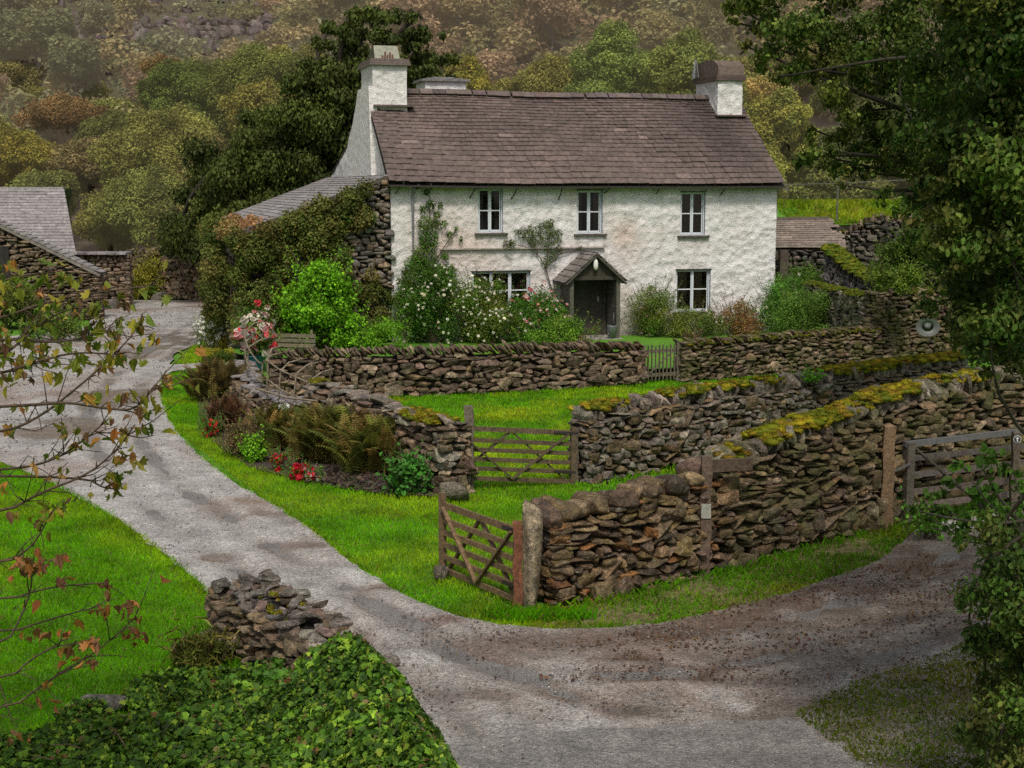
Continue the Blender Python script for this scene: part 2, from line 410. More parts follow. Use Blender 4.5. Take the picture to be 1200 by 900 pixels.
class Line:
    """ground line of a wall: rows x, y, height, base z"""
    def __init__(s, pts, it=1):
        p = A([list(q) + [0] * (4 - len(q)) for q in pts], dtype=float)
        p = smooth_line(p, it) if it else p
        s.p = p; d = np.linalg.norm(np.diff(p[:, :2], axis=0), axis=1); s.a = np.r_[0, np.cumsum(d)]; s.L = s.a[-1]
    def at(s, t):
        t = min(max(t, 0), s.L); v = A([np.interp(t, s.a, s.p[:, k]) for k in range(4)])
        e = .12; q0 = A([np.interp(max(t - e, 0), s.a, s.p[:, k]) for k in range(2)]); q1 = A([np.interp(min(t + e, s.L), s.a, s.p[:, k]) for k in range(2)])
        T = unit(q1 - q0); return v, A([T[0], T[1], 0]), A([T[1], -T[0], 0])   # normal points right of travel
def place(buf, T, c, size, R, col):
    buf.setdefault(id(T), (T, [], [], []))
    b = buf[id(T)]; b[1].append(c); b[2].append(R * A(size)[:, None]); b[3].append(col)
def flush(acc, buf):
    for T, c, m, col in buf.values(): acc.inst(T, A(c), A(m), A(col))
def tone(cols, v=.38):
    return A(random.choice(cols)) * random.uniform(1 - v, 1 + v) * A([random.uniform(.95, 1.06) for _ in range(3)])
def stone_wall(line, thick=.5, course=(.045, .125), width=(.11, .42), T=ST_SLAB, cols=GREY, sides=(1, -1), ends=(1, 1), batter=.2, big=.07, jit=.03, acc=None, core_dark=(.012, .010, .008)):
    acc = acc or Acc(); buf = {}
    hmax = line.p[:, 2].max(); zs = [0]; 
    while zs[-1] < hmax - .03: zs.append(min(zs[-1] + random.uniform(*course), hmax))
    for sd in sides:
        ph = random.uniform(0, 50)
        for z0, z1 in zip(zs[:-1], zs[1:]):
            s = -random.uniform(0, width[0]); ch = z1 - z0
            while s < line.L:
                rr = random.random(); w = random.uniform(*width) * (.55 if rr < .3 else 1) * (1.0 if ch > .1 else 1.25); c = s + w / 2
                if 0 <= c <= line.L:
                    v, t, n = line.at(c); hz = v[2] / hmax
                    h = ch * hz * random.uniform(.92, 1.22); zc = (z0 + ch / 2) * hz + .035 * (sin(c * 2.1 + ph + z0 * 3) + sin(c * 5.3 + ph))
                    ww = w; push = random.uniform(-jit, jit)
                    if random.random() < big and zc < v[2] - ch: h *= random.uniform(1.6, 2.3); ww *= 1.15; push += .03
                    off = thick / 2 * (1 - batter * zc / max(v[2], .1)) - .09 + push
                    R = rotm(random.gauss(0, .08), random.gauss(0, .07), random.gauss(0, .09)) @ A([t, n * sd, [0, 0, 1]])
                    place(buf, random.choice(T), A([v[0], v[1], v[3] + zc]) + n * sd * off, (ww * 1.06, random.uniform(.22, .32), h * 1.04), R, tone(cols))
                s += w
    for e, on in zip((0, 1), ends):
        if not on: continue
        v, t, n = line.at(0 if e == 0 else line.L); t = -t if e == 0 else t
        for z0, z1 in zip(zs[:-1], zs[1:]):
            s = -thick / 2
            while s < thick / 2 - .05:
                w = min(random.uniform(.18, .4), thick / 2 - s)
                R = rotm(random.gauss(0, .06), random.gauss(0, .06), random.gauss(0, .06)) @ A([n, t, [0, 0, 1]])
                place(buf, random.choice(T), A([v[0], v[1], v[3] + (z0 + z1) / 2 * v[2] / hmax]) + n * (s + w / 2) * .9 - t * .06, (w * 1.04, .3, (z1 - z0) * 1.12 * v[2] / hmax), R, tone(cols)); s += w
    N = max(2, int(line.L / .4)); ss = np.linspace(0, line.L, N)
    for a, b in zip(ss[:-1], ss[1:]):
        v0, _, n0 = line.at(a); v1, _, n1 = line.at(b); q = thick / 2 - .13; q2 = thick / 2 * (1 - batter) - .13
        V = []
        for v, n in ((v0, n0), (v1, n1)):
            for sgn in (-1, 1):
                V += [A([v[0], v[1], v[3] - .1]) + n * sgn * q, A([v[0], v[1], v[3] + v[2] - .05]) + n * sgn * q2]
        acc.add(V, A([[0, 1, 5, 4], [2, 6, 7, 3], [1, 3, 7, 5], [0, 2, 3, 1], [4, 5, 7, 6]]), core_dark)  # near-black core blocks light and darkens the gaps between stones
    flush(acc, buf); return acc
def coping(line, kind='rough', thick=.45, cols=GREY, T=None, size=(.2, .32), acc=None, prob=1.):
    acc = acc or Acc(); buf = {}; s = 0.0
    while s < line.L:
        v, t, n = line.at(s); up = A([0, 0, 1.])
        if kind == 'lean':
            w = random.uniform(.05, .10); hh = random.uniform(*size); a = random.uniform(.55, .85); ax = t * cos(a) + up * sin(a); az = up * cos(a) - t * sin(a)
            R = rotm(random.gauss(0, .1), random.gauss(0, .06), random.gauss(0, .12)) @ A([ax, n, az]); c = A([v[0], v[1], v[3] + v[2] + hh * .33 + random.uniform(-.02, .02)])
            sz = (w * .95, thick * random.uniform(.85, 1.15), hh); step = w * 1.15
        elif kind == 'round':
            w = random.uniform(.2, .36); hh = random.uniform(.2, .3); R = rotm(random.gauss(0, .12), random.gauss(0, .15), random.gauss(0, .2)) @ A([t, n, up])
            c = A([v[0], v[1], v[3] + v[2] + hh * .32]) + n * random.uniform(-.03, .05); sz = (w, thick * random.uniform(.85, 1.1), hh); step = w * .86
        elif kind == 'flat':
            w = random.uniform(.16, .5); hh = random.uniform(.05, .11); R = rotm(random.gauss(0, .13), random.gauss(0, .13), random.gauss(0, .6)) @ A([t, n, up])
            c = A([v[0], v[1], v[3] + v[2] + hh * .3 + random.uniform(0, .03)]) + n * random.uniform(-.2, .2) * thick; sz = (w, thick * random.uniform(.35, .9), hh); step = w * .7
        elif kind == 'rubble':
            w = random.uniform(.09, .30); hh = random.uniform(.04, .10); R = rotm(random.gauss(0, .17), random.gauss(0, .17), random.uniform(0, 6.28)) @ A([t, n, up])
            c = A([v[0], v[1], v[3] + v[2] + random.uniform(-.05, .07)]) + n * random.uniform(-.42, .42) * thick; sz = (w, w * random.uniform(.5, .95), hh); step = w * .24
        else:
            w = random.uniform(.09, .22); hh = random.uniform(*size); R = rotm(random.gauss(0, .12), random.gauss(0, .22), random.gauss(0, .15)) @ A([t, n, up])
            c = A([v[0], v[1], v[3] + v[2] + hh * .30 + random.uniform(-.03, .02)]); sz = (w, thick * random.uniform(.8, 1.12), hh * random.uniform(.8, 1.1)); step = w * .92
        if random.random() < prob: place(buf, random.choice(T or ST_SLAB), c, sz, R, tone(cols))
        s += step
    flush(acc, buf); return acc
MOSS = [(.19, .17, .008), (.24, .20, .012), (.13, .145, .008), (.17, .12, .012), (.09, .11, .008)]
def moss(line, thick=.45, lift=.2, thr=.5, seed=3, s0=0, s1=None, dens=9, big=.17, acc=None, cols=MOSS):
    acc = acc or Acc(); s1 = s1 or line.L; n = int((s1 - s0) * dens * 3.2); buf = {}; C = []; N = []
    for k in range(n):
        s = random.uniform(s0, s1); v, t, nn = line.at(s)
        f = fbm(A([[v[0] * .9, v[1] * .9, seed]]), seed, 3)[0]
        if f < thr: continue
        o = random.uniform(-.55, .55) * thick; r = big * .46 * random.uniform(.6, 1.35) * min(1, .5 + (f - thr) * 6)
        c = A([v[0], v[1], v[3] + v[2] + lift - .5 * abs(o) ** 1.3 + random.uniform(-.03, .02)]) + nn * o
        col = tone(cols, .18); R = rotm(random.gauss(0, .2), random.gauss(0, .2), random.uniform(0, 6))
        place(buf, random.choice(ST_BLOB), c, (r * 2.3, r * 1.8, r * .85), R, col)
        m = int(170 * r / .10); d = unit(rng.normal(size=(m, 3)) + A([0, 0, .6]))
        C.append((c + d * A([r * 1.15, r * .9, r * .44]), d, np.tile(col, (m, 1)) * rng.uniform(.7, 1.4, (m, 1))))
    flush(acc, buf)
    if C:
        c, d, cc = (np.concatenate(z) for z in zip(*C))
        R = rng.normal(size=(len(c), 3)); X = unit(np.cross(d, R)); sz = rng.uniform(.022, .055, len(c))[:, None]
        acc.inst(LEAF_D, c, np.stack([X * sz * .5, (d + .3 * R) * sz, np.cross(X, d) * sz], 1), cc)
    return acc
def ln(pts, hs, z0=0, it=1):
    hs = [hs] * len(pts) if np.isscalar(hs) else hs
    return Line([(*G(a, b, z0)[:2], h, z0) for (a, b), h in zip(pts, hs)], it)
def wall_thing(label, line, sw, cop=None, mos=None, m='stone', mm='moss', group=None, name='dry_stone_wall'):
    v, _, _ = line.at(line.L / 2)
    th = Thing(name, (v[0], v[1], v[3]), label, 'wall', group)
    th.part('stonework', stone_wall(line, **sw), M[m])
    if cop: th.part('coping', coping(line, **cop), M[m], smooth=cop.get('kind') == 'round')
    if mos:
        a = Acc()
        for q in (mos if isinstance(mos, list) else [mos]): moss(line, acc=a, **q)
        if a.n: th.part('moss', a, M[mm], smooth=True)
    return th

# garden wall in front of the cottage, two runs either side of the picket gate
GA = ln([(320, 467), (420, 464), (545, 461), (652, 455), (751, 449)], [1.0, 1.0, 1.0, .95, .88])
wall_thing('low grey dry stone garden wall with leaning slate coping, between metal hoops and picket gate', GA, dict(thick=.5, course=(.07, .15), width=(.16, .5), T=ST_FAR, cols=GREY), dict(kind='lean', thick=.5, size=(.22, .32), cols=GREY), dict(thr=.55, dens=5, big=.07, lift=.1, cols=[(.12, .13, .01), (.16, .14, .01)]))
GB = ln([(797, 447), (900, 438), (1000, 431), (1040, 428)], [.9, .93, .98, 1.0])
wall_thing('mossy dry stone garden wall running from the picket gate to the tall dish wall', GB, dict(thick=.5, course=(.06, .13), width=(.14, .4), T=ST_FAR, cols=GREY), dict(kind='lean', thick=.5, size=(.2, .28), cols=GREY), dict(thr=.38, dens=16, big=.10, lift=.14, cols=[(.11, .12, .01), (.14, .13, .01), (.08, .10, .01)]), 'stone_mossy')
# tall end wall with the dish, and its return
GC = ln([(1021, 428), (1070, 424), (1118, 420)], [2.0, 2.03, 2.05], 0, 0)
tw = wall_thing('tall dark mossy stone wall that carries the satellite dish', GC, dict(thick=.6, course=(.08, .18), width=(.16, .45), T=ST_FAR, cols=GREY), dict(kind='flat', thick=.6, cols=GREY), dict(thr=.4, dens=22, big=.14, lift=.08, cols=[(.05, .08, .008), (.08, .09, .01)]), 'stone_mossy')
q0 = G(1021, 428); q1 = P(948, 380, 46.5)
GD = Line([(q0[0] + .0, q0[1] + .4, 1.95), ((q0[0] + q1[0]) / 2, (q0[1] + q1[1]) / 2, 1.9), (q1[0], q1[1], 1.9)], 0)
wall_thing('green mossy stone wall behind the garden shrubs joining the tall dish wall', GD, dict(thick=.5, course=(.08, .18), width=(.16, .45), T=ST_FAR, cols=PALE), None, dict(thr=.3, dens=20, big=.14, lift=.06, cols=[(.08, .11, .01), (.11, .12, .01)]), 'stone_mossy')
# edge-set slate wall climbing beside the outhouse
e0, e1 = P(972, 330, 47.5), P(1062, 345, 45)
GE = Line([(e0[0], e0[1], 3.05), (e0[0] * .6 + e1[0] * .4, e0[1] * .6 + e1[1] * .4, 2.3), (e1[0], e1[1], 1.6)], 0)
th = Thing('dry_stone_wall', (e0[0], e0[1], 0), 'sloping wall of pale slates set on edge beside the outhouse', 'wall')
th.part('stonework', stone_wall(GE, thick=.6, course=(.16, .3), width=(.05, .12), T=ST_FAR, cols=[(.34, .30, .31), (.25, .22, .22), (.40, .37, .36), (.17, .15, .15)], jit=.05, big=.02), M['stone_pale'], smooth=True)
th.part('moss', moss(GE, thick=.8, thr=.2, dens=60, lift=.12, big=.2, cols=[(.10, .13, .01), (.07, .11, .01), (.13, .14, .01)]), M['moss'], smooth=True)

# field wall with mossy top, behind the cobble wall
W2 = ln([(682, 564), (760, 548), (860, 530), (960, 512), (1062, 495), (1120, 488)], [1.08, 1.13, 1.12, 1.12, 1.14, 1.15])
wall_thing('pale grey field wall with yellow moss on top, between closed gate and cobble wall', W2, dict(thick=.6, course=(.055, .14), width=(.12, .42), cols=PALE + WARM[:3], big=.12), dict(kind='rough', thick=.5, size=(.24, .36), cols=PALE), [dict(thr=.5, dens=18, big=.15, lift=.25, seed=8), dict(thr=.42, dens=20, big=.17, lift=.27, seed=9, s0=4.0)])
# roadside wall: round cobbles by the gatepost, rising into a tall mossy field wall
W3 = ln([(640, 704), (700, 693), (765, 678), (832, 661)], [1.0, 1.04, 1.13, 1.24])
wall_thing('brown cobble wall with rounded top stones beside the open gate', W3, dict(thick=.62, course=(.05, .14), width=(.10, .36), T=ST_ROUND[:8] + ST_SLAB, cols=WARM, big=.10, ends=(1, 0)), dict(kind='round', thick=.6, cols=PALE[3:5] + WARM[:2] + WARM + WARM[:4], T=ST_ROUND), dict(thr=.6, dens=4, big=.08, lift=.1, seed=5))
W4 = ln([(836, 660), (900, 644), (970, 625), (1050, 603), (1130, 586), (1230, 570)], [1.32, 1.46, 1.62, 1.78, 1.88, 1.94])
wall_thing('tall dark field wall with bright moss on its crest behind the footpath posts', W4, dict(thick=.62, course=(.055, .15), width=(.12, .46), cols=WARM[:3] + WARM[:3] + GREY, big=.12, ends=(0, 1)), dict(kind='rough', thick=.55, size=(.22, .36), cols=PALE), [dict(thr=.55, dens=16, big=.15, lift=.22, seed=21), dict(thr=.3, dens=26, big=.18, lift=.25, seed=9, s0=.8, s1=2.0), dict(thr=.36, dens=22, big=.18, lift=.27, seed=12, s0=3.2, s1=5.2), dict(thr=.3, dens=16, big=.12, lift=.2, seed=31, s0=.0, s1=.5)], 'stone_mossy')
# bed wall curving back from the closed gate
W1 = ln([(535, 578), (500, 566), (450, 543), (410, 527), (372, 515)], [1.12, 1.12, 1.1, 1.12, 1.12])
wall_thing('curved grey wall behind the bracken bed, ending at the closed gate', W1, dict(thick=.6, course=(.08, .2), width=(.18, .5), cols=GREY + PALE[:2]), dict(kind='flat', thick=.62, cols=PALE), [dict(thr=.5, dens=12, big=.12, lift=.12, seed=4), dict(thr=.3, dens=22, big=.12, lift=.1, seed=6, s0=.3, s1=1.7)])
W1b = ln([(362, 512), (330, 503), (298, 486), (284, 470), (286, 452)], [.62, .6, .6, .6, .6])
wall_thing('knee-high wall topped with slate paving below the metal hoops', W1b, dict(thick=.7, course=(.08, .18), width=(.16, .42), cols=GREY), dict(kind='flat', thick=.75, cols=[(.30, .27, .27), (.36, .33, .33)]), None)
# tumbled wall at the lower corner with ivy growing over it
W5 = ln([(280, 748), (310, 764), (350, 788), (398, 818), (424, 842)], [.66, .64, .60, .54, .45])
wall_thing('tumbled low stone wall between the lawn and the drive, half under ivy', W5, dict(thick=.8, course=(.045, .10), width=(.09, .26), cols=GREY + WARM[:2], jit=.05, big=.14), None, dict(thr=.56, dens=7, big=.07, lift=.06, seed=15))
a = Acc()
for k in range(2): coping(W5, 'rubble', .8, [(.27, .235, .20), (.20, .17, .145), (.34, .30, .26), (.16, .135, .11), (.24, .165, .13)], acc=a)
tumb = [o for o in COL.objects if o.name.startswith('dry_stone_wall') and o.get('label', '').startswith('tumbled')][0]
o = bpy.data.objects.new('coping', mesh_data('coping', a, M['stone_pale'], tumb.location, False)); COL.objects.link(o); o.parent = tumb
f0, f1 = P(984, 300, 56.4), P(1130, 300, 55)
GF = Line([(f0[0], f0[1], 3.0), (f0[0] * .7 + f1[0] * .3, 56.1, 3.75), (f1[0], f1[1], 3.6)], 0)
wall_thing('rough dark rubble wall holding up the grass bank by the wire pole', GF, dict(thick=.6, course=(.1, .26), width=(.16, .5), T=ST_FAR, cols=[(.16, .13, .11), (.12, .10, .085), (.2, .17, .14)], jit=.08, ends=(1, 1)), dict(kind='rough', thick=.6, size=(.25, .45), cols=GREY, T=ST_FAR), dict(thr=.4, dens=10, big=.2, lift=.2, cols=[(.10, .13, .01), (.07, .11, .01)]))
# yard wall at the back, left of the creeper
WB = ln([(100, 350), (155, 348), (205, 350), (268, 354)], [1.75, 1.9, 2.2, 2.5])
wall_thing('high grey yard wall at the top of the drive below the wooded slope', WB, dict(thick=.7, course=(.12, .26), width=(.2, .6), T=ST_FAR, cols=GREY, jit=.05), dict(kind='rough', thick=.6, size=(.25, .4), cols=GREY, T=ST_FAR), None)
# ------------------------------------------------------------------ cottage
HA = radians(16); HU = A([cos(HA), sin(HA), 0]); HW = A([-sin(HA), cos(HA), 0]); HO = A([-3.69, 43.1, 0]); ZU = A([0, 0, 1.])
HL, GZ = 12.9, .35
def H(u, w, z): return HO + HU * u + HW * w + ZU * z
def Fr(px, py, w=0):
    d = ray(px, py); o = A([0, 0, CAM_H]) - H(0, w, 0); t = -(o @ HW) / (d @ HW); p = o + d * t
    return p @ HU, p[2]
def Frect(x0, x1, y0, y1, w=0):
    xm = (x0 + x1) / 2; ym = (y0 + y1) / 2
    return Fr(x0, ym, w)[0], Fr(x1, ym, w)[0], Fr(xm, y1, w)[1], Fr(xm, y0, w)[1]

def grid_wall(O, U, N, u0, u1, z0, top, openings=(), cell=.07, amp=.03, seed=1, colf=None, acc=None):
    """rough-faced wall skin: O + U*u + z, pushed along N; top(u) gives its upper edge; openings (u0,u1,z0,z1)"""
    acc = acc or Acc()
    us = set(np.linspace(u0, u1, max(2, int((u1 - u0) / cell)))); zm = max(top(u) for u in np.linspace(u0, u1, 30)); zs = set(np.linspace(z0, zm, max(2, int((zm - z0) / cell))))
    def snap(S, vals):
        S = sorted(S)
        for v in vals:
            k = min(range(len(S)), key=lambda i: abs(S[i] - v)); S[k] = v
        return A(sorted(S))
    us = snap(us, [o[i] for o in openings for i in (0, 1)]); zs = snap(zs, [o[i] for o in openings for i in (2, 3)])
    U2, Z2 = np.meshgrid(us, zs, indexing='ij'); tp = A([top(u) for u in us])[:, None]
    Zr = np.minimum(Z2, tp)
    Q = np.stack([U2.ravel(), Zr.ravel(), np.zeros(U2.size)], 1)
    d = (fbm(Q * 3.2, seed, 3) - .5) * 1.6 * amp + (vnoise(Q * A([2.4, 3.6, 1]), seed + 5) - .5) * amp + (fbm(Q * A([5.5, 7.5, 1]), seed + 8, 2) - .5) * amp * 1.25
    for o in openings:
        inside = (Q[:, 0] >= o[0] - .05) & (Q[:, 0] <= o[1] + .05) & (Q[:, 1] >= o[2] - .05) & (Q[:, 1] <= o[3] + .05); d[inside] *= .2
    V = O + U * Q[:, :1] + ZU * Q[:, 1:2] + N * d[:, None]
    nu, nz = len(us), len(zs); F = []
    for i in range(nu - 1):
        for j in range(nz - 1):
            if zs[j] >= min(tp[i, 0], tp[i + 1, 0]) and zs[j] >= max(tp[i, 0], tp[i + 1, 0]) - 1e-6: continue
            uc, zc = (us[i] + us[i + 1]) / 2, (zs[j] + zs[j + 1]) / 2
            if any(o[0] < uc < o[1] and o[2] < zc < o[3] for o in openings): continue
            F.append([i * nz + j, (i + 1) * nz + j, (i + 1) * nz + j + 1, i * nz + j + 1])
    acc.add(V, A(F), colf(Q) if colf else (1, 1, 1)); return acc

def slate_roof(O, U, S, N, length, slope, e0, e1, wmin, wmax, cols, thick=.018, acc=None, sag=None, clip=None, shade=None):
    """single slates in courses; O = eave corner, U along the eave, S up the slope, exposure e0 at the eave to e1 at the ridge"""
    acc = acc or Acc(); t = 0; k = 0
    while t < slope - .04:
        e = (e0 + (e1 - e0) * t / slope) * random.uniform(.92, 1.08); x = -random.uniform(0, wmin)
        while x < length:
            w = random.uniform(wmin, wmax) * (.75 + .5 * e / e0) ; xa, xb = max(x, 0), min(x + w, length); x += w
            if xb - xa < .06: continue
            if clip and not clip((xa + xb) / 2, t): continue
            le = min(e * 1.7, slope - t + .04); tt = t + random.uniform(-.012, .012); lift = thick * 1.9 + random.uniform(0, .010); g = .004; sk = random.uniform(-.007, .007)
            dz = (sag((xa + xb) / 2, t) if sag else 0)
            q = [(xa + g, tt + sk, lift), (xb - g, tt - sk, lift), (xb - g, tt + le, .004), (xa + g, tt + le, .004)]
            V = [O + U * a + S * b + N * (c + dz) for a, b, c in q] + [O + U * a + S * b + N * (c + dz - thick) for a, b, c in q]
            c = (A(random.choice(cols)) * .35 + A(cols).mean(0) * .65) * random.uniform(.86, 1.16) * (1.5 if random.random() < .02 else 1)
            if shade: c = c * shade((xa + xb) / 2, tt)
            acc.add(V, A([[0, 1, 2, 3], [0, 4, 5, 1], [1, 5, 6, 2], [3, 7, 4, 0]]), c)
        t += e; k += 1
    return acc
SL = [(.135, .098, .092), (.155, .115, .108), (.115, .085, .08), (.17, .13, .12), (.14, .105, .10), (.125, .092, .085)]
SLG = [(.26, .24, .25), (.30, .28, .285), (.22, .205, .21), (.25, .23, .23)]

cot = Thing('cottage', H(0, 0, GZ), 'long white limewashed cottage with purple slate roof and two stone chimneys', 'cottage')
EAVE, RID_W, RID_Z = 5.12, 3.4, 8.06
WINS = dict(U1=(560, 589.5, 221, 272.5), U2=(676, 706, 223, 273.5), U3=(797.5, 826.5, 225, 275.5), L1=(553, 621.5, 318, 366), L2=(792, 832.5, 316, 365))
OP = {k: Frect(*v) for k, v in WINS.items()}
PU0 = Fr(669.5, 340, -1.05)[0] + .04; PU1 = Fr(724, 340, -1.05)[0] - .14
DOOR = (PU0, PU1, GZ, GZ + 2.0)
def wcol(Q):
    n = fbm(Q * A([.5, .6, 1]), 3, 4); m = fbm(Q * A([.9, .35, 1]) + 20, 8, 3)
    c = np.tile(A([.78, .77, .78]), (len(Q), 1))
    def mx(f, col): 
        f = np.clip(f, 0, 1)[:, None]; return c * (1 - f) + A(col) * f
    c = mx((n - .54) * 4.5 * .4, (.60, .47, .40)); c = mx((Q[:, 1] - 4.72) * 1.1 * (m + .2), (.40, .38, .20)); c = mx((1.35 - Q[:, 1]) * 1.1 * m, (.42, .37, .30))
    for (cx, cz, r, f) in ((1.6, 3.6, 1.4, .4), (3.1, 2.6, 1.0, .3), (7.6, 3.5, .55, .75), (7.2, 1.6, .7, .45)):
        pass
        c = mx(f * np.exp(-(((Q[:, 0] - cx) / r) ** 2 + ((Q[:, 1] - cz) / r) ** 2)), (.60, .45, .37))
    for (a0, a1, b0, b1) in OP.values():
        st = ((Q[:, 0] > a0 - .12) & (Q[:, 0] < a1 + .15) & (Q[:, 1] < b0)) * np.exp(-(b0 - Q[:, 1]) / .55) * np.clip((vnoise(Q * A([9., .6, 1]), 17) - .35) * 2.2, 0, 1); c = mx(st * .55, (.38, .35, .31))
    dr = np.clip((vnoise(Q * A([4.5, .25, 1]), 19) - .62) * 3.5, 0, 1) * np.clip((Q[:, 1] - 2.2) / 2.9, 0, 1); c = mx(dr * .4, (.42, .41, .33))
    return c
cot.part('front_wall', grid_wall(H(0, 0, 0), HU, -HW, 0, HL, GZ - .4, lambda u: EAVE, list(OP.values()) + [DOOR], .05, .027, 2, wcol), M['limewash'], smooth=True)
gable_pts = [(0, EAVE), (RID_W, RID_Z - .06), (4.6, 7.55), (5.9, 7.02), (7.1, 6.62), (9.1, 6.05), (11.6, 5.45)]
gtop = lambda w: float(np.interp(w, [p[0] for p in gable_pts], [p[1] for p in gable_pts]))
wc2 = lambda Q: np.tile(A([.78, .765, .76]), (len(Q), 1)) * (.82 + .3 * fbm(Q * .8, 4, 3))[:, None]
a = grid_wall(H(0, 0, 0), HW, -HU, 0, 11.6, GZ - .4, gtop, (), .12, .035, 6, wc2)
cot.part('gable_wall', a, M['limewash'], smooth=True)
a = grid_wall(H(HL, 0, 0), HW, HU, 0, 6.8, GZ - .4, lambda w: min(gtop(w), EAVE + (6.8 - w) * .86), (), .15, .03, 7, wc2); cot.part('gable_wall', a, M['limewash'], smooth=True)
a = Acc(); a.add([H(0, 11.6, 0), H(HL, 11.6, 0), H(HL, 11.6, 5.4), H(0, 11.6, 5.4)], A([[0, 1, 2, 3]]), (.7, .7, .7)); cot.part('rear_wall', a, M['limewash'])
# slate roof, front pitch with sag, rear catslide
S1 = unit(HW * (RID_W + .3) + ZU * (RID_Z - EAVE + .02)); SLP = math.hypot(RID_W + .3, RID_Z - EAVE + .02); N1 = np.cross(HU, S1)
if N1[2] < 0: N1 = -N1
O1 = H(-.12, -.3, EAVE - .0)
sag = lambda x, t: -.05 * sin(pi * min(max(x, 0), 13.1) / 13.1) * (.4 + .6 * t / SLP) + .02 * sin(x * 1.1 + t) + (.10 * math.exp(-x / .9) * (1 - t / SLP))
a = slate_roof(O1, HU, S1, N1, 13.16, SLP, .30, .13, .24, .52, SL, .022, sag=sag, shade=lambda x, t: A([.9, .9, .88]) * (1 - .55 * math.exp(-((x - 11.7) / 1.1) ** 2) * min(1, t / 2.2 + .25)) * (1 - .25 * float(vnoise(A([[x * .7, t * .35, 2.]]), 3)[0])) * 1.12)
q = [O1 - N1 * .09, O1 + HU * 13.16 - N1 * .09, O1 + HU * 13.16 + S1 * SLP - N1 * .09, O1 + S1 * SLP - N1 * .09]
a.add(q, A([[0, 1, 2, 3]]), (.03, .025, .022))
for i in range(1, len(gable_pts) - 1):                       # rear pitches
    (w0, z0), (w1, z1) = gable_pts[i], gable_pts[i + 1]; s = unit(HW * (w1 - w0) + ZU * (z1 - z0)); nn = np.cross(s, HU); nn = nn if nn[2] > 0 else -nn
    L = math.hypot(w1 - w0, z1 - z0); slate_roof(H(-.02, w1, z1 + .05), HU, -s, nn, 13.0, L, .26, .26, .3, .6, SL, acc=a)
    a.add([H(0, w0, z0), H(HL, w0, z0), H(HL, w1, z1), H(0, w1, z1)], A([[0, 1, 2, 3]]), (.03, .025, .022))
roof = cot.part('roof', a, M['slate'])
a = Acc(); x = .9
while x < 12.3:                                              # stone ridge pieces
    l = random.uniform(.35, .55); z = RID_Z + .06 + sag(x, SLP) * .8
    for sgn in (-1, 1):
        p = H(x, RID_W + sgn * .09, z + random.uniform(0, .015)); yy = unit(HW * sgn * .16 - ZU * .14); a.box(p, (l * .97, .24, .03), A([HU, yy, np.cross(HU, yy)]), tone(SL, .2) * .8)
    x += l
cot.part('ridge', a, M['slate'], roof)
def rough_box(acc, u0, u1, w0, w1, z0, z1, top=None, seed=1, amp=.025, colf=wc2):
    g = dict(cell=.09, amp=amp, acc=acc, colf=colf)
    grid_wall(H(u0, w0, 0), HU, -HW, 0, u1 - u0, z0, lambda u: z1, seed=seed, **g); grid_wall(H(u0, w0, 0), HW, -HU, 0, w1 - w0, z0, lambda u: z1, seed=seed + 1, **g)
    grid_wall(H(u1, w0, 0), HW, HU, 0, w1 - w0, z0, lambda u: z1, seed=seed + 2, **g); grid_wall(H(u0, w1, 0), HU, HW, 0, u1 - u0, z0, lambda u: z1, seed=seed + 3, **g)
    acc.add([H(u0, w0, z1), H(u1, w0, z1), H(u1, w1, z1), H(u0, w1, z1)], A([[0, 1, 2, 3]]), (.1, .1, .1)); return acc
def hbox(acc, u0, u1, w0, w1, z0, z1, col):
    return acc.box(H((u0 + u1) / 2, (w0 + w1) / 2, (z0 + z1) / 2), (u1 - u0, w1 - w0, z1 - z0), A([HU, HW, ZU]), col)
# chimney over the near gable: stepped white stack, slate cap, leaning slates on top
uA1 = Fr(477, 110, 2.6)[0]
ch = cot.part('chimney', rough_box(Acc(), -.03, uA1, 2.6, 4.6, 6.8, 8.86, seed=31), M['limewash'], roof, smooth=True)
a = Acc()
for k in range(3): hbox(a, -.13 + .02 * k, uA1 + .1 - .02 * k, 2.48 + .02 * k, 4.72, 8.862 + k * .07, 8.925 + k * .07, tone(SL, .2))
hbox(a, -.03, uA1 + .22, 2.42, 4.6, 7.56, 7.62, SL[2]); 
for k in range(7): hbox(a, -.2 + random.uniform(0, .05), .05, 5.75 + k * .1, 5.9 + k * .1, 7.06 - k * .04, 7.10 - k * .04, SL[0])
cot.part('chimney_cap', a, M['slate'], roof)
a = Acc()
for sgn in (0, 1): a.add([H(.18 + d, w, z) for d in (0, .05) for w, z in (((2.95, 9.07), (3.85, 9.07), (3.7, 9.52), (3.1, 9.52)) if False else ((2.9 + sgn * 1.0, 9.07), (3.05 + sgn * .7, 9.52)))] if False else [H(u, w, z) for u, w, z in ((.12, 2.95 + sgn * 1.1, 9.07), (.95, 2.95 + sgn * 1.1, 9.07), (.92, 3.3 + sgn * .4, 9.54), (.15, 3.3 + sgn * .4, 9.54), (.12, 3.0 + sgn * 1.1, 9.07), (.95, 3.0 + sgn * 1.1, 9.07), (.92, 3.35 + sgn * .4, 9.54), (.15, 3.35 + sgn * .4, 9.54))], A([[0, 1, 2, 3], [4, 7, 6, 5], [0, 4, 5, 1], [1, 5, 6, 2], [2, 6, 7, 3], [3, 7, 4, 0]]), (.24, .25, .19))
for k in range(5): hbox(a, .35 + k * .08, .40 + k * .08, 2.93, 2.96, 9.09, 9.2 + .12 * math.sin(k * 1.7) ** 2, (.16, .06, .04))
cot.part('chimney_pot', a, M['slate_clean'], roof, label='leaning pair of slates standing on the stack')
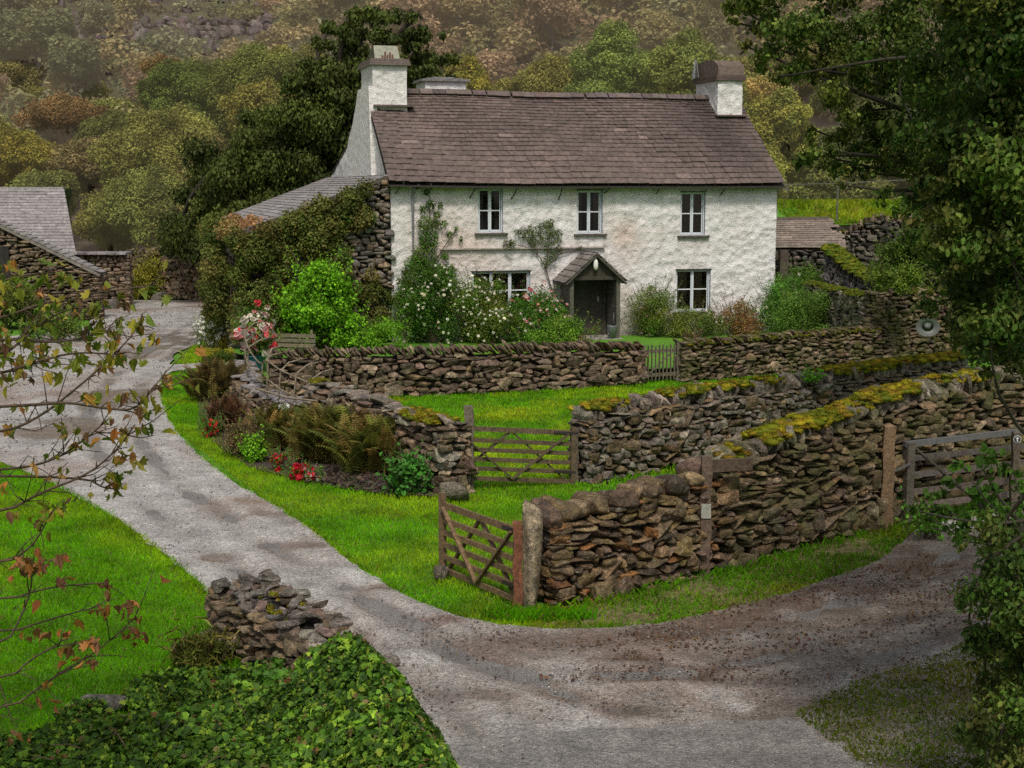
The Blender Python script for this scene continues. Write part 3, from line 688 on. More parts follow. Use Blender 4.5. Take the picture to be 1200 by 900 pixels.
# flared shoulder of the stack on the gable
a = Acc(); pr = [(2.3, 7.3), (2.6, 7.62), (4.6, 7.62), (5.5, 7.1), (6.8, 6.3), (8.0, 5.3), (1.9, 5.3)]
pr = [(2.6, 8.2), (4.6, 8.2), (5.0, 7.75), (5.7, 7.15), (6.7, 6.6), (7.6, 5.2), (2.3, 5.2)]
n = len(pr); a.add([H(-.16, w, z) for w, z in pr] + [H(.1, w, z) for w, z in pr], [A([list(range(n))]), A([[i, (i + 1) % n, (i + 1) % n + n, i + n] for i in range(n)])], (.78, .765, .76))
cot.part('chimney_breast', a, M['limewash'])
# far gable chimney with domed slate top and a bent slate cowl
uB0 = Fr(841, 110, 2.55)[0]; uB1 = Fr(870, 110, 2.55)[0]
cot.part('chimney', rough_box(Acc(), uB0, uB1, 2.55, 4.4, 6.9, 8.62, seed=51, amp=.04), M['limewash'], roof, smooth=True)
a = Acc()
for k in range(2): hbox(a, uB0 - .09, uB1 + .09, 2.46, 4.5, 8.622 + k * .09, 8.705 + k * .09, (.10, .07, .06))
prof = [(2.46, 8.8), (2.52, 9.12), (2.9, 9.32), (3.5, 9.36), (4.1, 9.3), (4.45, 9.05), (4.5, 8.8)]
n = len(prof); a.add([H(uB0 - .02, w, z) for w, z in prof] + [H(uB1 + .02, w, z) for w, z in prof], [A([list(range(n))]), A([list(range(n, 2 * n))]), A([[i, (i + 1) % n, (i + 1) % n + n, i + n] for i in range(n)])], (.13, .095, .075))
cot.part('chimney_cap', a, M['slate'], roof)
a = Acc(); hbox(a, uB0 - .08, uB1 + .15, 2.4, 2.6, 7.42, 7.47, SL[1]); cot.part('flashing', a, M['slate'], roof)
a = Acc()
for k in (0, 1):
    u = uB0 - .17; w = 3.9 + k * .32; a.add([H(u, w - .14, 8.8), H(u, w + .14, 8.8), H(u, w + (.1 if k == 0 else -.1), 9.42), H(u - .03, w - .14, 8.8), H(u - .03, w + .14, 8.8), H(u - .03, w + (.1 if k == 0 else -.1), 9.42)], [A([[0, 1, 2], [3, 5, 4]]), A([[0, 3, 4, 1], [1, 4, 5, 2], [2, 5, 3, 0]])], (.12, .125, .12) if k == 0 else (.35, .37, .38))
cot.part('chimney_cowl', a, M['slate_clean'], roof)
# squat stack on the rear wing
uC0, uC1 = Fr(498, 100, 7.0)[0], Fr(546, 100, 7.0)[0]
cot.part('chimney', rough_box(Acc(), uC0, uC1, 7.0, 8.4, 6.3, 8.72, seed=71), M['limewash'], roof, smooth=True)
a = Acc()
for k, s in enumerate((.14, .1, -.1, -.35)): hbox(a, uC0 - s, uC1 + s, 7.0 - s * .8, 8.4 + s * .8, 8.725 + k * .045, 8.765 + k * .045, (.2, .19, .19))
cot.part('chimney_cap', a, M['slate'], roof)
# gutter, brackets, downpipe
a = Acc()
for k in range(26): u0 = -.1 + k * .505; hbox(a, u0, u0 + .5, -.36, -.25, EAVE - .13 + sag(u0 + .3, 0) * .5, EAVE - .07 + sag(u0 + .3, 0) * .5, (.04, .03, .028))
cot.part('gutter', a, M['iron'])
for px, x2, y2 in ((466, 463, 227), (505, 499, 228), (555, 550, 232), (604, 599, 233), (656, 654, 234), (712, 708, 226), (770, 768, 227), (847, 844, 228)):
    u0 = Fr(px, 213)[0]; u1, z1 = Fr(x2, y2); b = Acc(); b.tube([H(u0, -.28, EAVE - .08), H((u0 + u1) / 2, -.2, (EAVE + z1) / 2 - .05), H(u1, -.03, z1)], .02, 6); cot.part('gutter_bracket', b, M['iron'])
u, _ = Fr(483, 250); a = Acc(); a.tube([H(u, -.3, EAVE - .1), H(u, -.14, EAVE - .3), H(u, -.1, 4.6), H(u, -.1, 1.2)], .045, 8); cot.part('downpipe', a, M['lead'])
u0, z = Fr(515, 292); u1, _ = Fr(708, 292); a = Acc(); u = u0
while u < u1: l = random.uniform(.4, .8); hbox(a, u, min(u + l, u1), -.11, .05, z - .02, z + .02 + random.uniform(0, .01), (.4, .35, .32)); u += l
cot.part('drip_course', a, M['slate_clean'])
# windows
M['dull_curtain'] = m_plain('dull_curtain', (.24, .19, .155), .9)
FW = (.62, .68, .76)
for k, (u0, u1, z0, z1) in OP.items():
    nl = 3 if k == 'L1' else 2; D = .10; fr = Acc(); fw = .038
    for (a0, a1, b0, b1) in ((u0, u0 + fw, z0, z1), (u1 - fw, u1, z0, z1), (u0 + fw, u1 - fw, z1 - fw, z1), (u0 + fw, u1 - fw, z0, z0 + fw * 1.2)): hbox(fr, a0, a1, D, D + .07, b0, b1, FW)
    lw = (u1 - u0 - 2 * fw) / nl; gl = Acc(); top = .5 if k[0] == 'U' else .53
    for j in range(nl):
        x0 = u0 + fw + j * lw; x1 = x0 + lw
        if j: hbox(fr, x0 - .02, x0 + .02, D - .012, D + .05, z0 + fw, z1 - fw, FW)
        s = .03; e = .003
        for (a0, a1, b0, b1) in ((x0 + e + (.02 if j else 0), x0 + s + .02, z0 + fw * 1.25, z1 - fw - e), (x1 - s - .02, x1 - e - .02, z0 + fw * 1.25, z1 - fw - e)): hbox(fr, a0, a1, D + .004, D + .052, b0, b1, (.72, .76, .80))
        zm = z0 + (z1 - z0) * top
        for b0, b1 in ((z1 - fw - s, z1 - fw - e), (z0 + fw * 1.25, z0 + fw * 1.2 + s * 1.2), (zm - .018, zm + .018)): hbox(fr, x0 + s + .022, x1 - s - .022, D + .008, D + .048, b0, b1, (.72, .76, .80))
        gl.add([H(x0 + s, D + .03, z0 + fw), H(x1 - s, D + .03, z0 + fw), H(x1 - s, D + .03, z1 - fw), H(x0 + s, D + .03, z1 - fw)], A([[0, 1, 2, 3]]))
    w = cot.part('window', fr, M['vcol'])
    t = NT('pane_' + k)
    cot.part('pane', gl, M['glass'], w)
    # reveals and slate sill
    rv = Acc()
    for (a0, a1, b0, b1) in ((u0 - .05, u0 - .002, z0, z1), (u1 + .002, u1 + .05, z0, z1), (u0 - .05, u1 + .05, z1 + .002, z1 + .05)): hbox(rv, a0, a1, .012, .25, b0, b1, (.42, .45, .52))
    cot.part('reveal', rv, M['limewash'], w)
    sl = Acc(); hbox(sl, u0 - .1, u1 + .14, -.09, .12, z0 - .075, z0 - .015, (.085, .07, .065)); cot.part('sill', sl, M['slate_clean'], w)
    ln_ = Acc(); hbox(ln_, u0 - .03, u1 + .03, -.02, .06, z1 - .0, z1 + .028, (.05, .05, .055)); cot.part('lintel', ln_, M['slate_clean'], w)
    if True:
        cu = Acc(); W_ = u1 - u0
        for (c0, c1) in {'U3': ((u0 + .05, u0 + W_ * .5), (u0 + W_ * .54, u1 - .08)), 'L2': ((u0 + .05, u0 + W_ * .36), (u0 + W_ * .5, u0 + W_ * .80)), 'L1': ((u0 + .04, u0 + W_ * .14), (u1 - W_ * .1, u1 - .04))}.get(k, ((u0 + .04, u0 + W_ * .26), (u1 - W_ * .3, u1 - .04))):
            cu = Acc(); n = 26; xs = np.linspace(c0, c1, n); V = [H(x, .17 + .025 * math.sin(i * 1.5), z) for z in (z0 + .03, z1 - .05) for i, x in enumerate(xs)]
            cu.add(V, A([[i, i + 1, n + i + 1, n + i] for i in range(n - 1)]), (1, 1, 1))
            cot.part('curtain', cu, M['curtain' if k in ('U3', 'L2') else 'dull_curtain'], w, smooth=True)
    bk = Acc(); hbox(bk, u0 - .1, u1 + .1, .9, .95, z0 - .1, z1 + .1, (1, 1, 1)); hbox(bk, u0 - .12, u0 - .06, .26, .9, z0 - .1, z1 + .1, (1, 1, 1)); hbox(bk, u1 + .06, u1 + .12, .26, .9, z0 - .1, z1 + .1, (1, 1, 1)); hbox(bk, u0 - .1, u1 + .1, .26, .9, z1 + .06, z1 + .1, (1, 1, 1)); hbox(bk, u0 - .1, u1 + .1, .26, .9, z0 - .1, z0 - .06, (1, 1, 1)); cot.part('dark_room', bk, M['dark'], w)
# porch: plank sides, gabled slate roof, door set back, lamp
pd = 1.05; PW0 = Fr(669.5, 340, -pd)[0]; PW1 = Fr(724, 340, -pd)[0]
WD = (.075, .066, .052); WD2 = (.055, .048, .037)
a = Acc()
def planks(acc, ua, ub, wa, wb, z0, z1, n, th=.03, col=WD):
    for k in range(n):
        f0, f1 = k / n, (k + 1) / n - .004 / max(abs(ub - ua) + abs(wb - wa), .1)
        p0 = (ua + (ub - ua) * f0, wa + (wb - wa) * f0); p1 = (ua + (ub - ua) * f1, wa + (wb - wa) * f1)
        c = tone([col], .18)
        if abs(ub - ua) > abs(wb - wa): hbox(acc, p0[0], p1[0], wa - th / 2, wa + th / 2, z0, z1, c)
        else: hbox(acc, ua - th / 2, ua + th / 2, p0[1], p1[1], z0, z1, c)
PE = 2.28 + GZ - .35; PR = 2.98
planks(a, PW0, PW0, -pd, 0, GZ - .1, PE, 7, .04, (.13, .125, .11)); planks(a, PW1, PW1, -pd, 0, GZ - .1, PE, 7, .04, (.10, .095, .08))
for u in (PW0, PW1): hbox(a, u - .06, u + .06, -pd - .06, -pd + .06, GZ - .1, PE, (.11, .105, .085))
hbox(a, PW0 + .06, PW1 - .06, -pd - .05, -pd + .05, PE - .12, PE - .003, WD2)
porch = cot.part('porch', a, M['wood'])
um = (PW0 + PW1) / 2
b = Acc(); planks(b, PU0 + .05, PU1 - .05, -.1, -.1, GZ, GZ + 1.95, 5, .05, (.062, .056, .045)); hbox(b, PU1 - .22, PU1 - .18, -.19, -.13, GZ + 1.05, GZ + 1.22, (.4, .4, .38)); hbox(b, PU0 - .04, PU0 + .045, -.14, -.02, GZ, GZ + 2.05, WD2); hbox(b, PU1 - .045, PU1 + .07, -.14, -.02, GZ, GZ + 2.05, WD2); hbox(b, PU0 + .05, PU1 - .05, -.14, -.02, GZ + 1.96, GZ + 2.07, WD2)
cot.part('door', b, M['wood'], porch)
b = Acc()                                                     # boarded gable front
n = 12; g0, g1 = PW0 - .0, PW1 + .0
for k in range(n):
    x0 = g0 + (g1 - g0) * k / n; x1 = g0 + (g1 - g0) * (k + 1) / n - .004; hh = lambda x: PE + (PR - .1 - PE) * (1 - abs(x - um) / ((g1 - g0) / 2))
    b.add([H(x0, -pd, PE), H(x1, -pd, PE), H(x1, -pd, hh(x1)), H(x0, -pd, hh(x0)), H(x0, -pd + .03, PE), H(x1, -pd + .03, PE), H(x1, -pd + .03, hh(x1)), H(x0, -pd + .03, hh(x0))], A([[0, 1, 2, 3], [0, 3, 7, 4], [1, 5, 6, 2], [4, 7, 6, 5]]), tone([WD2], .15))
cot.part('gable_board', b, M['wood'], porch)
b = Acc(); ov = .27
for sg in (-1, 1):
    S = unit(HU * (-sg) * (um - PW0 + ov) + ZU * (PR - PE + .22)); L = math.hypot(um - PW0 + ov, PR - PE + .22); base = H(um + sg * (um - PW0 + ov), -pd - .2, PE - .2); nn = np.cross(HW, S); nn = nn if nn[2] > 0 else -nn
    slate_roof(base, HW, S, nn, pd + .22, L, .26, .24, .22, .38, [(.17, .15, .14), (.22, .2, .19), (.14, .12, .115)], .022, acc=b)
    q = [base - nn * .03, base + HW * (pd + .22) - nn * .03, base + HW * (pd + .22) + S * L - nn * .03, base + S * L - nn * .03]; q2 = [p - nn * .05 for p in q]
    b.add(q + q2, A([[0, 1, 2, 3], [4, 7, 6, 5], [0, 4, 5, 1], [1, 5, 6, 2], [2, 6, 7, 3], [3, 7, 4, 0]]), (.08, .07, .06))
cot.part('porch_roof', b, M['slate'], porch)
b = Acc(); lp = H(um - .02, -pd - .14, 2.62); b.tube([lp + A([0, 0, .42]), lp + A([0, -.04, .36]), lp + A([0, 0, .16])], .012, 6, (.1, .1, .1)); b.lathe(lp, [(.0, .18), (.05, .17), (.06, .12), (.075, .08), (.078, -.04), (.06, -.12), (.02, -.155), (0, -.16)], 14, (.75, .75, .72))
cot.part('porch_lamp', b, M['lamp_glass'], porch, smooth=True)
b = Acc(); hbox(b, PW0 - .1, PW1 + .1, -pd - .25, -.0, GZ - .12, GZ - .02, (.3, .28, .27)); cot.part('threshold', b, M['slate_clean'], porch)

# lean-to on the gable: stone front, slate roof falling away from the cottage
lt = Thing('lean_to', H(-2.3, 0, 0), 'stone lean-to with low grey slate roof against the white gable', 'outbuilding')
ltz = lambda u: 5.38 + .377 * u
a = Acc(); LW = Line([(*H(-4.75, .12, 0)[:2], 3.55, 0), (*H(-2.4, .12, 0)[:2], 4.35, 0), (*H(-.04, .12, 0)[:2], 5.22, 0)], 0)
stone_wall(LW, thick=.5, course=(.08, .2), width=(.16, .5), T=ST_FAR, cols=[(.30, .24, .18), (.25, .21, .17), (.34, .24, .15), (.28, .25, .22), (.20, .17, .14)], sides=(1,), ends=(0, 0), batter=0, acc=a)
LW2 = Line([(*H(-4.6, .1, 0)[:2], 3.5, 0), (*H(-4.6, 11.5, 0)[:2], 3.5, 0)], 0); stone_wall(LW2, thick=.5, course=(.1, .24), width=(.2, .5), T=ST_FAR, cols=PALE, sides=(-1,), ends=(1, 0), batter=0, acc=a)
lt.part('wall', a, M['stone'], smooth=True)
S2 = unit(HU + ZU * .377); L2 = 4.75 * math.hypot(1, .377); N2 = unit(np.cross(HW, S2)); N2 = N2 if N2[2] > 0 else -N2
O2 = H(-4.85, -.18, ltz(-4.85) + .04); a = slate_roof(O2, HW, S2, N2, 11.9, L2, .24, .2, .22, .42, SLG, .02)
a.add([O2 - N2 * .02, O2 + HW * 11.9 - N2 * .02, O2 + HW * 11.9 + S2 * L2 - N2 * .02, O2 + S2 * L2 - N2 * .02, O2 - N2 * .12, O2 + HW * 11.9 - N2 * .12, O2 + HW * 11.9 + S2 * L2 - N2 * .12, O2 + S2 * L2 - N2 * .12], A([[0, 1, 2, 3], [4, 7, 6, 5], [0, 4, 7, 3], [0, 1, 5, 4]]), (.10, .08, .06))
lt.part('roof', a, M['slate_clean'])

# outhouse behind the far end
oh = Thing('outhouse', P(950, 330, 52) * A([1, 1, 0]), 'small dark stone outhouse with brown slate roof at the end of the cottage', 'outhouse')
a = Acc(); pL, pR = P(895, 330, 52.6), P(984, 330, 51.5)
OW = Line([(pL[0], pL[1], 2.75), (pR[0], pR[1], 2.75)], 0); stone_wall(OW, thick=.5, course=(.1, .22), width=(.2, .5), T=ST_FAR, cols=[(.12, .10, .09), (.09, .08, .07), (.15, .12, .10)], sides=(1,), batter=0, acc=a); oh.part('wall', a, M['stone'], smooth=True)
er, el = P(992, 291, 51.2), P(893, 291, 52.3); rr_, rl = P(980, 257, 54.2), P(893, 257, 55.3); U_ = unit(er - el); S_ = unit(rl - el); N_ = np.cross(U_, S_); N_ = N_ if N_[2] > 0 else -N_
a = slate_roof(el, U_, S_, N_, np.linalg.norm(er - el), np.linalg.norm(rl - el), .26, .2, .22, .42, [(.22, .17, .14), (.26, .21, .18), (.18, .14, .115), (.29, .25, .22)], .02, clip=lambda x, t: x < np.linalg.norm(er - el) - t * .16)
w_ = np.linalg.norm(er - el); q = [el - N_ * .06, er - N_ * .06, er + S_ * np.linalg.norm(rl - el) - U_ * .35 - N_ * .06, rl - N_ * .06]; a.add(q, A([[0, 1, 2, 3]]), (.03, .025, .02)); a.add([p - A([0, 0, .12]) for p in q], A([[3, 2, 1, 0]]), (.03, .025, .02))
a.bar(rl + A([0, 0, .03]), rl + U_ * (w_ - .5) + A([0, 0, .03]), .3, .09, col=(.15, .12, .11)); oh.part('roof', a, M['slate'])
a = Acc(); p0 = P(898, 300, 52); a.bar(A([p0[0] + .55, p0[1] - .45, 0]), A([p0[0] + .55, p0[1] - .45, 2.75]), .4, .3, (1, 0, 0), (.08, .06, .05)); oh.part('door_post', a, M['wood'])

# barn and shed at the yard
bn = Thing('barn', (-24, 66, 0), 'far barn with pale grey slate roof at the head of the drive', 'barn')
e0, e1 = P(-120, 296, 64), P(89, 296, 64); r0 = P(-120, 220.5, 69); r1 = P(85.5, 220.5, 69); U_ = unit(e1 - e0); S_ = unit(r0 - e0); N_ = np.cross(U_, S_); N_ = N_ if N_[2] > 0 else -N_
sl_ = np.linalg.norm(r0 - e0); a = slate_roof(e0, U_, S_, N_, np.linalg.norm(e1 - e0), sl_, .30, .26, .3, .6, SLG, .025); q = [e0 - N_ * .05, e1 - N_ * .05, e1 + S_ * sl_ - N_ * .05, e0 + S_ * sl_ - N_ * .05]; a.add(q, A([[0, 1, 2, 3]]), (.06, .055, .055))
a.bar(e0 + S_ * sl_, e1 + S_ * sl_, .3, .12, col=(.3, .28, .28)); bn.part('roof', a, M['slate_clean'])
D_ = (r0 - e0) * A([1, 1, 0]); b0, b1 = e0 + U_ * .3 + D_ * .04, e1 - U_ * .3 + D_ * .04; m0, m1 = b0 + D_ * .96, b1 + D_ * .96; k0, k1 = b0 + D_ * 1.9, b1 + D_ * 1.9; zE, zR = e0[2] - .05, r0[2] - .2
zz = lambda p, z: A([p[0], p[1], z])
a = Acc(); a.add([zz(b0, 0), zz(b1, 0), zz(b1, zE), zz(b0, zE), zz(k1, 0), zz(k1, zE), zz(m1, zR), zz(k0, 0), zz(k0, zE), zz(m0, zR)], [A([[0, 1, 2, 3], [4, 7, 8, 5]]), A([[1, 4, 5, 6, 2], [0, 3, 9, 8, 7]])], (.25, .22, .2)); bn.part('wall', a, M['stone'])
a = Acc(); a.add([zz(r0, r0[2] - .03), zz(r1, r1[2] - .03), zz(e1 + D_ * 2, zE), zz(e0 + D_ * 2, zE)], A([[0, 1, 2, 3]]), (.25, .23, .24)); bn.part('roof', a, M['slate_clean'])
sh = Thing('shed', (-17, 54, 0), 'stone shed with sloping verge and dark doorway on the drive edge', 'shed')
v0, v1 = P(-60, 231, 54), P(120, 320, 54); a = Acc()
SW = Line([(v0[0], 54.1, v0[2] - .1), (v1[0] - .1, 54.1, v1[2] - .05)], 0)
stone_wall(SW, thick=.5, course=(.1, .2), width=(.2, .55), T=ST_FAR, cols=GREY, sides=(1,), ends=(0, 1), batter=0, acc=a); sh.part('wall', a, M['stone'], smooth=True)
dv = unit(v1 - v0); nn = unit(np.cross(A([0, 1, 0]), dv)); nn = nn if nn[2] > 0 else -nn; L_ = np.linalg.norm(v1 - v0)
a = slate_roof(v1 + A([0, -.25, 0]), A([0, 1., 0]), -dv, nn, .75, L_, .26, .26, .3, .5, SLG, .03); o_ = v1 + A([0, -.25, 0]); q = [o_, o_ + A([0, .75, 0]), o_ + A([0, .75, 0]) - dv * L_, o_ - dv * L_]
a.add([p - nn * .03 for p in q] + [p - nn * .14 for p in q], A([[0, 1, 2, 3], [4, 7, 6, 5], [0, 3, 7, 4], [0, 4, 5, 1]]), (.2, .17, .15)); sh.part('roof', a, M['slate_clean'])
a = Acc(); d0, d1 = P(-30, 350, 53.7), P(13, 350, 53.7)
for k in range(8): x0 = d0[0] + (d1[0] - d0[0]) * k / 8; x1 = d0[0] + (d1[0] - d0[0]) * (k + 1) / 8 - .01; a.box(((x0 + x1) / 2, 53.72, 1.4), (x1 - x0, .05, 2.8), col=tone([(.02, .018, .016)], .3))
sh.part('door', a, M['wood'])
a = Acc(); p0, p1 = P(80, 297, 60), P(148, 297, 60)
for k in range(6): a.box((p0[0] + (p1[0] - p0[0]) * (k + .5) / 6, 60.4, p0[2]), ((p1[0] - p0[0]) / 6 - .01, 1.0, .09), col=tone(SLG))
lr = Thing('log_store', (p0[0], 60, 0), 'low slate-capped store between shed and yard wall', 'store'); lr.part('roof', a, M['slate_clean'])
a = Acc(); stone_wall(Line([(p0[0], 60.4, p0[2] - .05), (p1[0], 60.4, p0[2] - .05)], 0), thick=.6, course=(.1, .2), width=(.2, .5), T=ST_FAR, cols=GREY, acc=a); lr.part('wall', a, M['stone'], smooth=True)

# ------------------------------------------------------------------ gates and posts
def post(name, px, py, h, w, col, label, mat='wood', cat='post', d=None, top='flat', group=None):
    g = G(px, py); a = Acc(); d = d or w; n = 9
    zs = np.linspace(-.1, h, n); V = []
    for i, z in enumerate(zs):
        k = 1 - .05 * i / n; j = .012 * math.sin(i * 1.7 + px)
        V += [(g[0] + sx * w / 2 * k + j, g[1] + sy * d / 2 * k, z) for sx, sy in ((-1, -1), (1, -1), (1, 1), (-1, 1))]
    F = [[i * 4 + k, i * 4 + (k + 1) % 4, i * 4 + 4 + (k + 1) % 4, i * 4 + 4 + k] for i in range(n - 1) for k in range(4)]
    a.add(V, A(F), col); t = len(V)
    if top == 'point': a.add(V[-4:] + [(g[0], g[1], h + w * .28)], A([[0, 1, 4], [1, 2, 4], [2, 3, 4], [3, 0, 4]]), col)
    else: a.add(V[-4:], A([[0, 1, 2, 3]]), A(col) * .9)
    return solo(name, a, M[mat], label, cat, group, loc=g), g
GW = (.19, .125, .068)
def field_gate(label, a0, a1, h0, h1, col, zoff=.12, droop0=0., droop1=0., name='field_gate', hb=.95):
    """five-bar gate from ground point a0 to a1; stile heights h0, h1"""
    th = Thing(name, a0, label, 'gate'); a0, a1 = A(a0), A(a1); X = unit(a1 - a0); Lg = np.linalg.norm(a1 - a0); Y = np.cross(ZU, X)
    z = lambda s, f: zoff + (droop0 * (1 - s) + droop1 * s) + f * hb
    pt = lambda s, f, y=0: a0 + X * Lg * s + ZU * z(s, f) + Y * y
    for s, hh, c in ((0, h0, col), (1, h1, col)):
        a = Acc(); b = a0 + X * Lg * s; a.bar(b + ZU * (z(s, 0) - .05), b + ZU * hh, .075, .075, X, A(c) * random.uniform(.85, 1.1)); th.part('stile', a, M['wood'])
    for i, f in enumerate((0, .2, .39, .58, .77, 1.0)):
        a = Acc(); a.bar(pt(.0, f), pt(1, f), .032, .07 if i < 5 else .085, col=A(col) * random.uniform(.8, 1.15)); th.part('bar', a, M['wood'])
    for (s0, f0, s1, f1, y) in ((.04, .98, .5, .02, -.036), (.96, .98, .5, .02, -.036), (.5, .98, .06, .03, .036), (.5, .98, .94, .03, .036)):
        a = Acc(); a.bar(pt(s0, f0, y), pt(s1, f1, y), .028, .06, Y, A(col) * random.uniform(.75, 1.05)); th.part('brace', a, M['wood'])
    for f, e in ((1.0, 1.04), (.2, 1.02)): a = Acc(); a.bar(pt(.84, f, -.03), pt(e, f, -.03), .018, .045); th.part('hinge', a, M['iron'])
    return th
g0, g1 = G(519, 672), G(606, 709)
field_gate('weathered open five-bar gate standing on the lawn beside the stone gatepost', g0, g1, 1.08, 1.02, GW, .06, .0, .0, hb=.86)
post('gate_post', 607, 711, 1.05, .115, (.19, .075, .04), 'red-brown sawn post that hangs the open gate', cat='post')
# stone gatepost: one rough slab
g = G(624, 713); b = Acc(); V, F = ST_SLAB[2]; k8 = stones(1, 9, 8, .1, 5, 77)[0]; b.add(k8[0] * A([.25, .26, 1.42]) + g + A([0, 0, .62]), k8[1], (.40, .32, .21)); 
solo('stone_gatepost', b, M['stone_pale'], 'upright pale stone slab gatepost at the end of the cobble wall', 'gatepost', loc=g, smooth=True)
c0, c1 = G(527, 576), G(671, 567)
field_gate('closed sagging dark field gate with crossed braces between two stone walls', c0, c1, 1.15, .98, (.12, .085, .052), .14, .10, -.10, hb=.84)
post('gate_post', 550, 574, 1.42, .16, (.15, .125, .095), 'tall dark square post behind the closed field gate')
post('gate_post', 673, 564, .93, .13, (.13, .105, .08), 'short dark slam post at the pale field wall')
# T-shaped post with a plate, and the tall pointed post
o, g = post('sign_post', 825, 672, 1.56, .14, (.14, .10, .075), 'dark wooden post with a side arm and small grey plate', cat='signpost')
sp = Thing('arm_holder', g, 'x', 'x'); bpy.data.objects.remove(sp.o)
a = Acc(); a.bar(g + A([.04, .0, 1.43]), g + A([.62, .16, 1.43]), .06, .16, col=(.10, .07, .05)); ar = bpy.data.objects.new('arm', mesh_data('arm', a, M['wood'], g)); COL.objects.link(ar); ar.parent = o
a = Acc(); a.box(g + A([.0, -.078, .85]), (.125, .012, .19), col=(1, 1, 1)); 
for sx, sz in ((-.05, .08), (.05, .08), (-.05, -.08), (.05, -.08)): a.box(g + A([sx, -.086, .85 + sz]), (.012, .006, .012), col=(.2, .2, .2))
pl_ = bpy.data.objects.new('plate', mesh_data('plate', a, M['sign'], g)); COL.objects.link(pl_); pl_.parent = o
post('gate_post', 1037, 617, 1.52, .175, (.20, .13, .075), 'pale brown pointed post beside the metal-topped gate', top='point')
s0, s1 = G(1062, 612), G(1240, 592); X = unit(s1 - s0)
sg = Thing('side_gate', s0, 'dark timber gate with a grey metal top rail in the shade of the tree', 'gate')
a = Acc(); a.bar(s0, s0 + ZU * 1.22, .13, .13, X, (.10, .085, .07)); sg.part('stile', a, M['wood'])
a = Acc(); a.bar(s0 + ZU * 1.2 - X * .08, s0 + X * 2.6 + ZU * 1.26, .07, .085, col=(.40, .42, .46)); sg.part('top_rail', a, M['galv'])
for zz in (.98, .72, .46, .24):
    a = Acc(); a.bar(s0 + X * .07 + ZU * zz, s0 + X * 2.6 + ZU * (zz + .03), .03, .09, col=tone([(.12, .10, .085)], .2)); sg.part('bar', a, M['wood'])
a = Acc(); a.bar(s0 + X * .1 + ZU * 1.15, s0 + X * 1.3 + ZU * .24, .03, .08, (0, 1, 0), (.11, .095, .08)); sg.part('brace', a, M['wood'])
a = Acc(); a.bar(s0 + A([-.42, -.12, .72]), s0 + A([.0, -.1, .92]), .025, .03, col=(.35, .33, .3)); sg.part('latch', a, M['galv'])
# waymark post with a round arrow disc
g = G(1184, 604); o, g = post('waymark_post', 1186, 604, 1.30, .10, (.10, .08, .06), 'waymark post with a small round arrow disc beside the metal-topped gate', cat='waymark', top='point')
g = A(o.location); a = Acc(); n = 24; c = g + A([0, -.062, 1.20]); ang = np.arange(n) * 2 * pi / n
def disc(acc, c, r, col, off): acc.add(np.stack([c[0] + r * np.cos(ang), np.full(n, c[1] - off), c[2] + r * np.sin(ang)], 1), A([list(range(n))]), col)
disc(a, c, .06, (.7, .7, .7), 0); disc(a, c, .052, (.03, .03, .04), .003)
for pts in ([(-.008, -.035), (.008, -.035), (.008, .012), (-.008, .012)], [(-.026, .008), (.026, .008), (0, .04)]):
    a.add([(c[0] + x, c[1] - .006, c[2] + z) for x, z in pts], A([list(range(len(pts)))]), (.75, .75, .75))
dd = bpy.data.objects.new('arrow_disc', mesh_data('arrow_disc', a, M['vcol'], g)); COL.objects.link(dd); dd.parent = o
# picket gate
p0, p1 = G(757, 449), G(792, 447); X = unit(p1 - p0); L_ = np.linalg.norm(p1 - p0)
pg = Thing('picket_gate', p0, 'small dark picket gate in the garden wall before the porch', 'gate')
for k in range(8):
    a = Acc(); b = p0 + X * L_ * (k + .5) / 8; a.bar(b + ZU * .06, b + ZU * (.97 + .03 * math.sin(k * 2.2)), .055, .022, X, tone([(.15, .13, .09)], .15)); pg.part('picket', a, M['wood'])
for z in (.2, .82):
    a = Acc(); a.bar(p0 + ZU * z + A([0, .03, 0]), p1 + ZU * z + A([0, .03, 0]), .035, .09, col=(.14, .12, .085)); pg.part('rail', a, M['wood'])
a = Acc(); a.bar(p0 + X * .1 + ZU * .25 + A([0, .03, 0]), p1 - X * .08 + ZU * .8 + A([0, .03, 0]), .03, .085, (0, 1, 0), (.13, .11, .08)); pg.part('brace', a, M['wood'])
post('gate_post', 753.5, 449, .98, .11, (.14, .12, .09), 'thin post on the porch side of the picket gate, at the longer wall run'); post('gate_post', 795, 447, 1.02, .12, (.15, .13, .1), 'thicker latch post of the picket gate, at the mossier wall run')

# bent hoop railing over the steps
hp = Thing('hoop_railing', G(320, 480), 'rickety railing of bent grey hoops around the slate steps', 'railing')
HC = (.22, .18, .13)
base = [(262, 446), (275, 462), (296, 470), (318, 476), (338, 481), (352, 486)]
pts0 = [(287, 436, 62), (290, 446, 50), (306, 462, 46), (313, 470, 66), (327, 474, 50), (345, 477, 50), (361, 477, 40)]
tips = []
for (px, py, hpx) in pts0:
    g = G(px, py, .62); s = F_PX / g[1]; hz = hpx / s * .8; a = Acc(); lean = random.uniform(.1, .35)
    a.tube([g - ZU * .3, g + ZU * hz * .5 + A([.01, 0, 0]), g + ZU * hz + A([.05, 0, 0]), g + ZU * (hz + .16) + A([lean, .12, 0]), g + ZU * (hz + .19) + A([lean + .2, .3, 0])], .019, 6, HC); hp.part('hoop', a, M['bark'], smooth=True); tips.append(g + ZU * hz)
for dz in (-.02, -.42):
    a = Acc(); a.tube(smooth_line([t_ + ZU * (dz + .05 * math.sin(i * 2)) for i, t_ in enumerate(tips)]), .016, 6, HC); hp.part('rail', a, M['bark'], smooth=True)
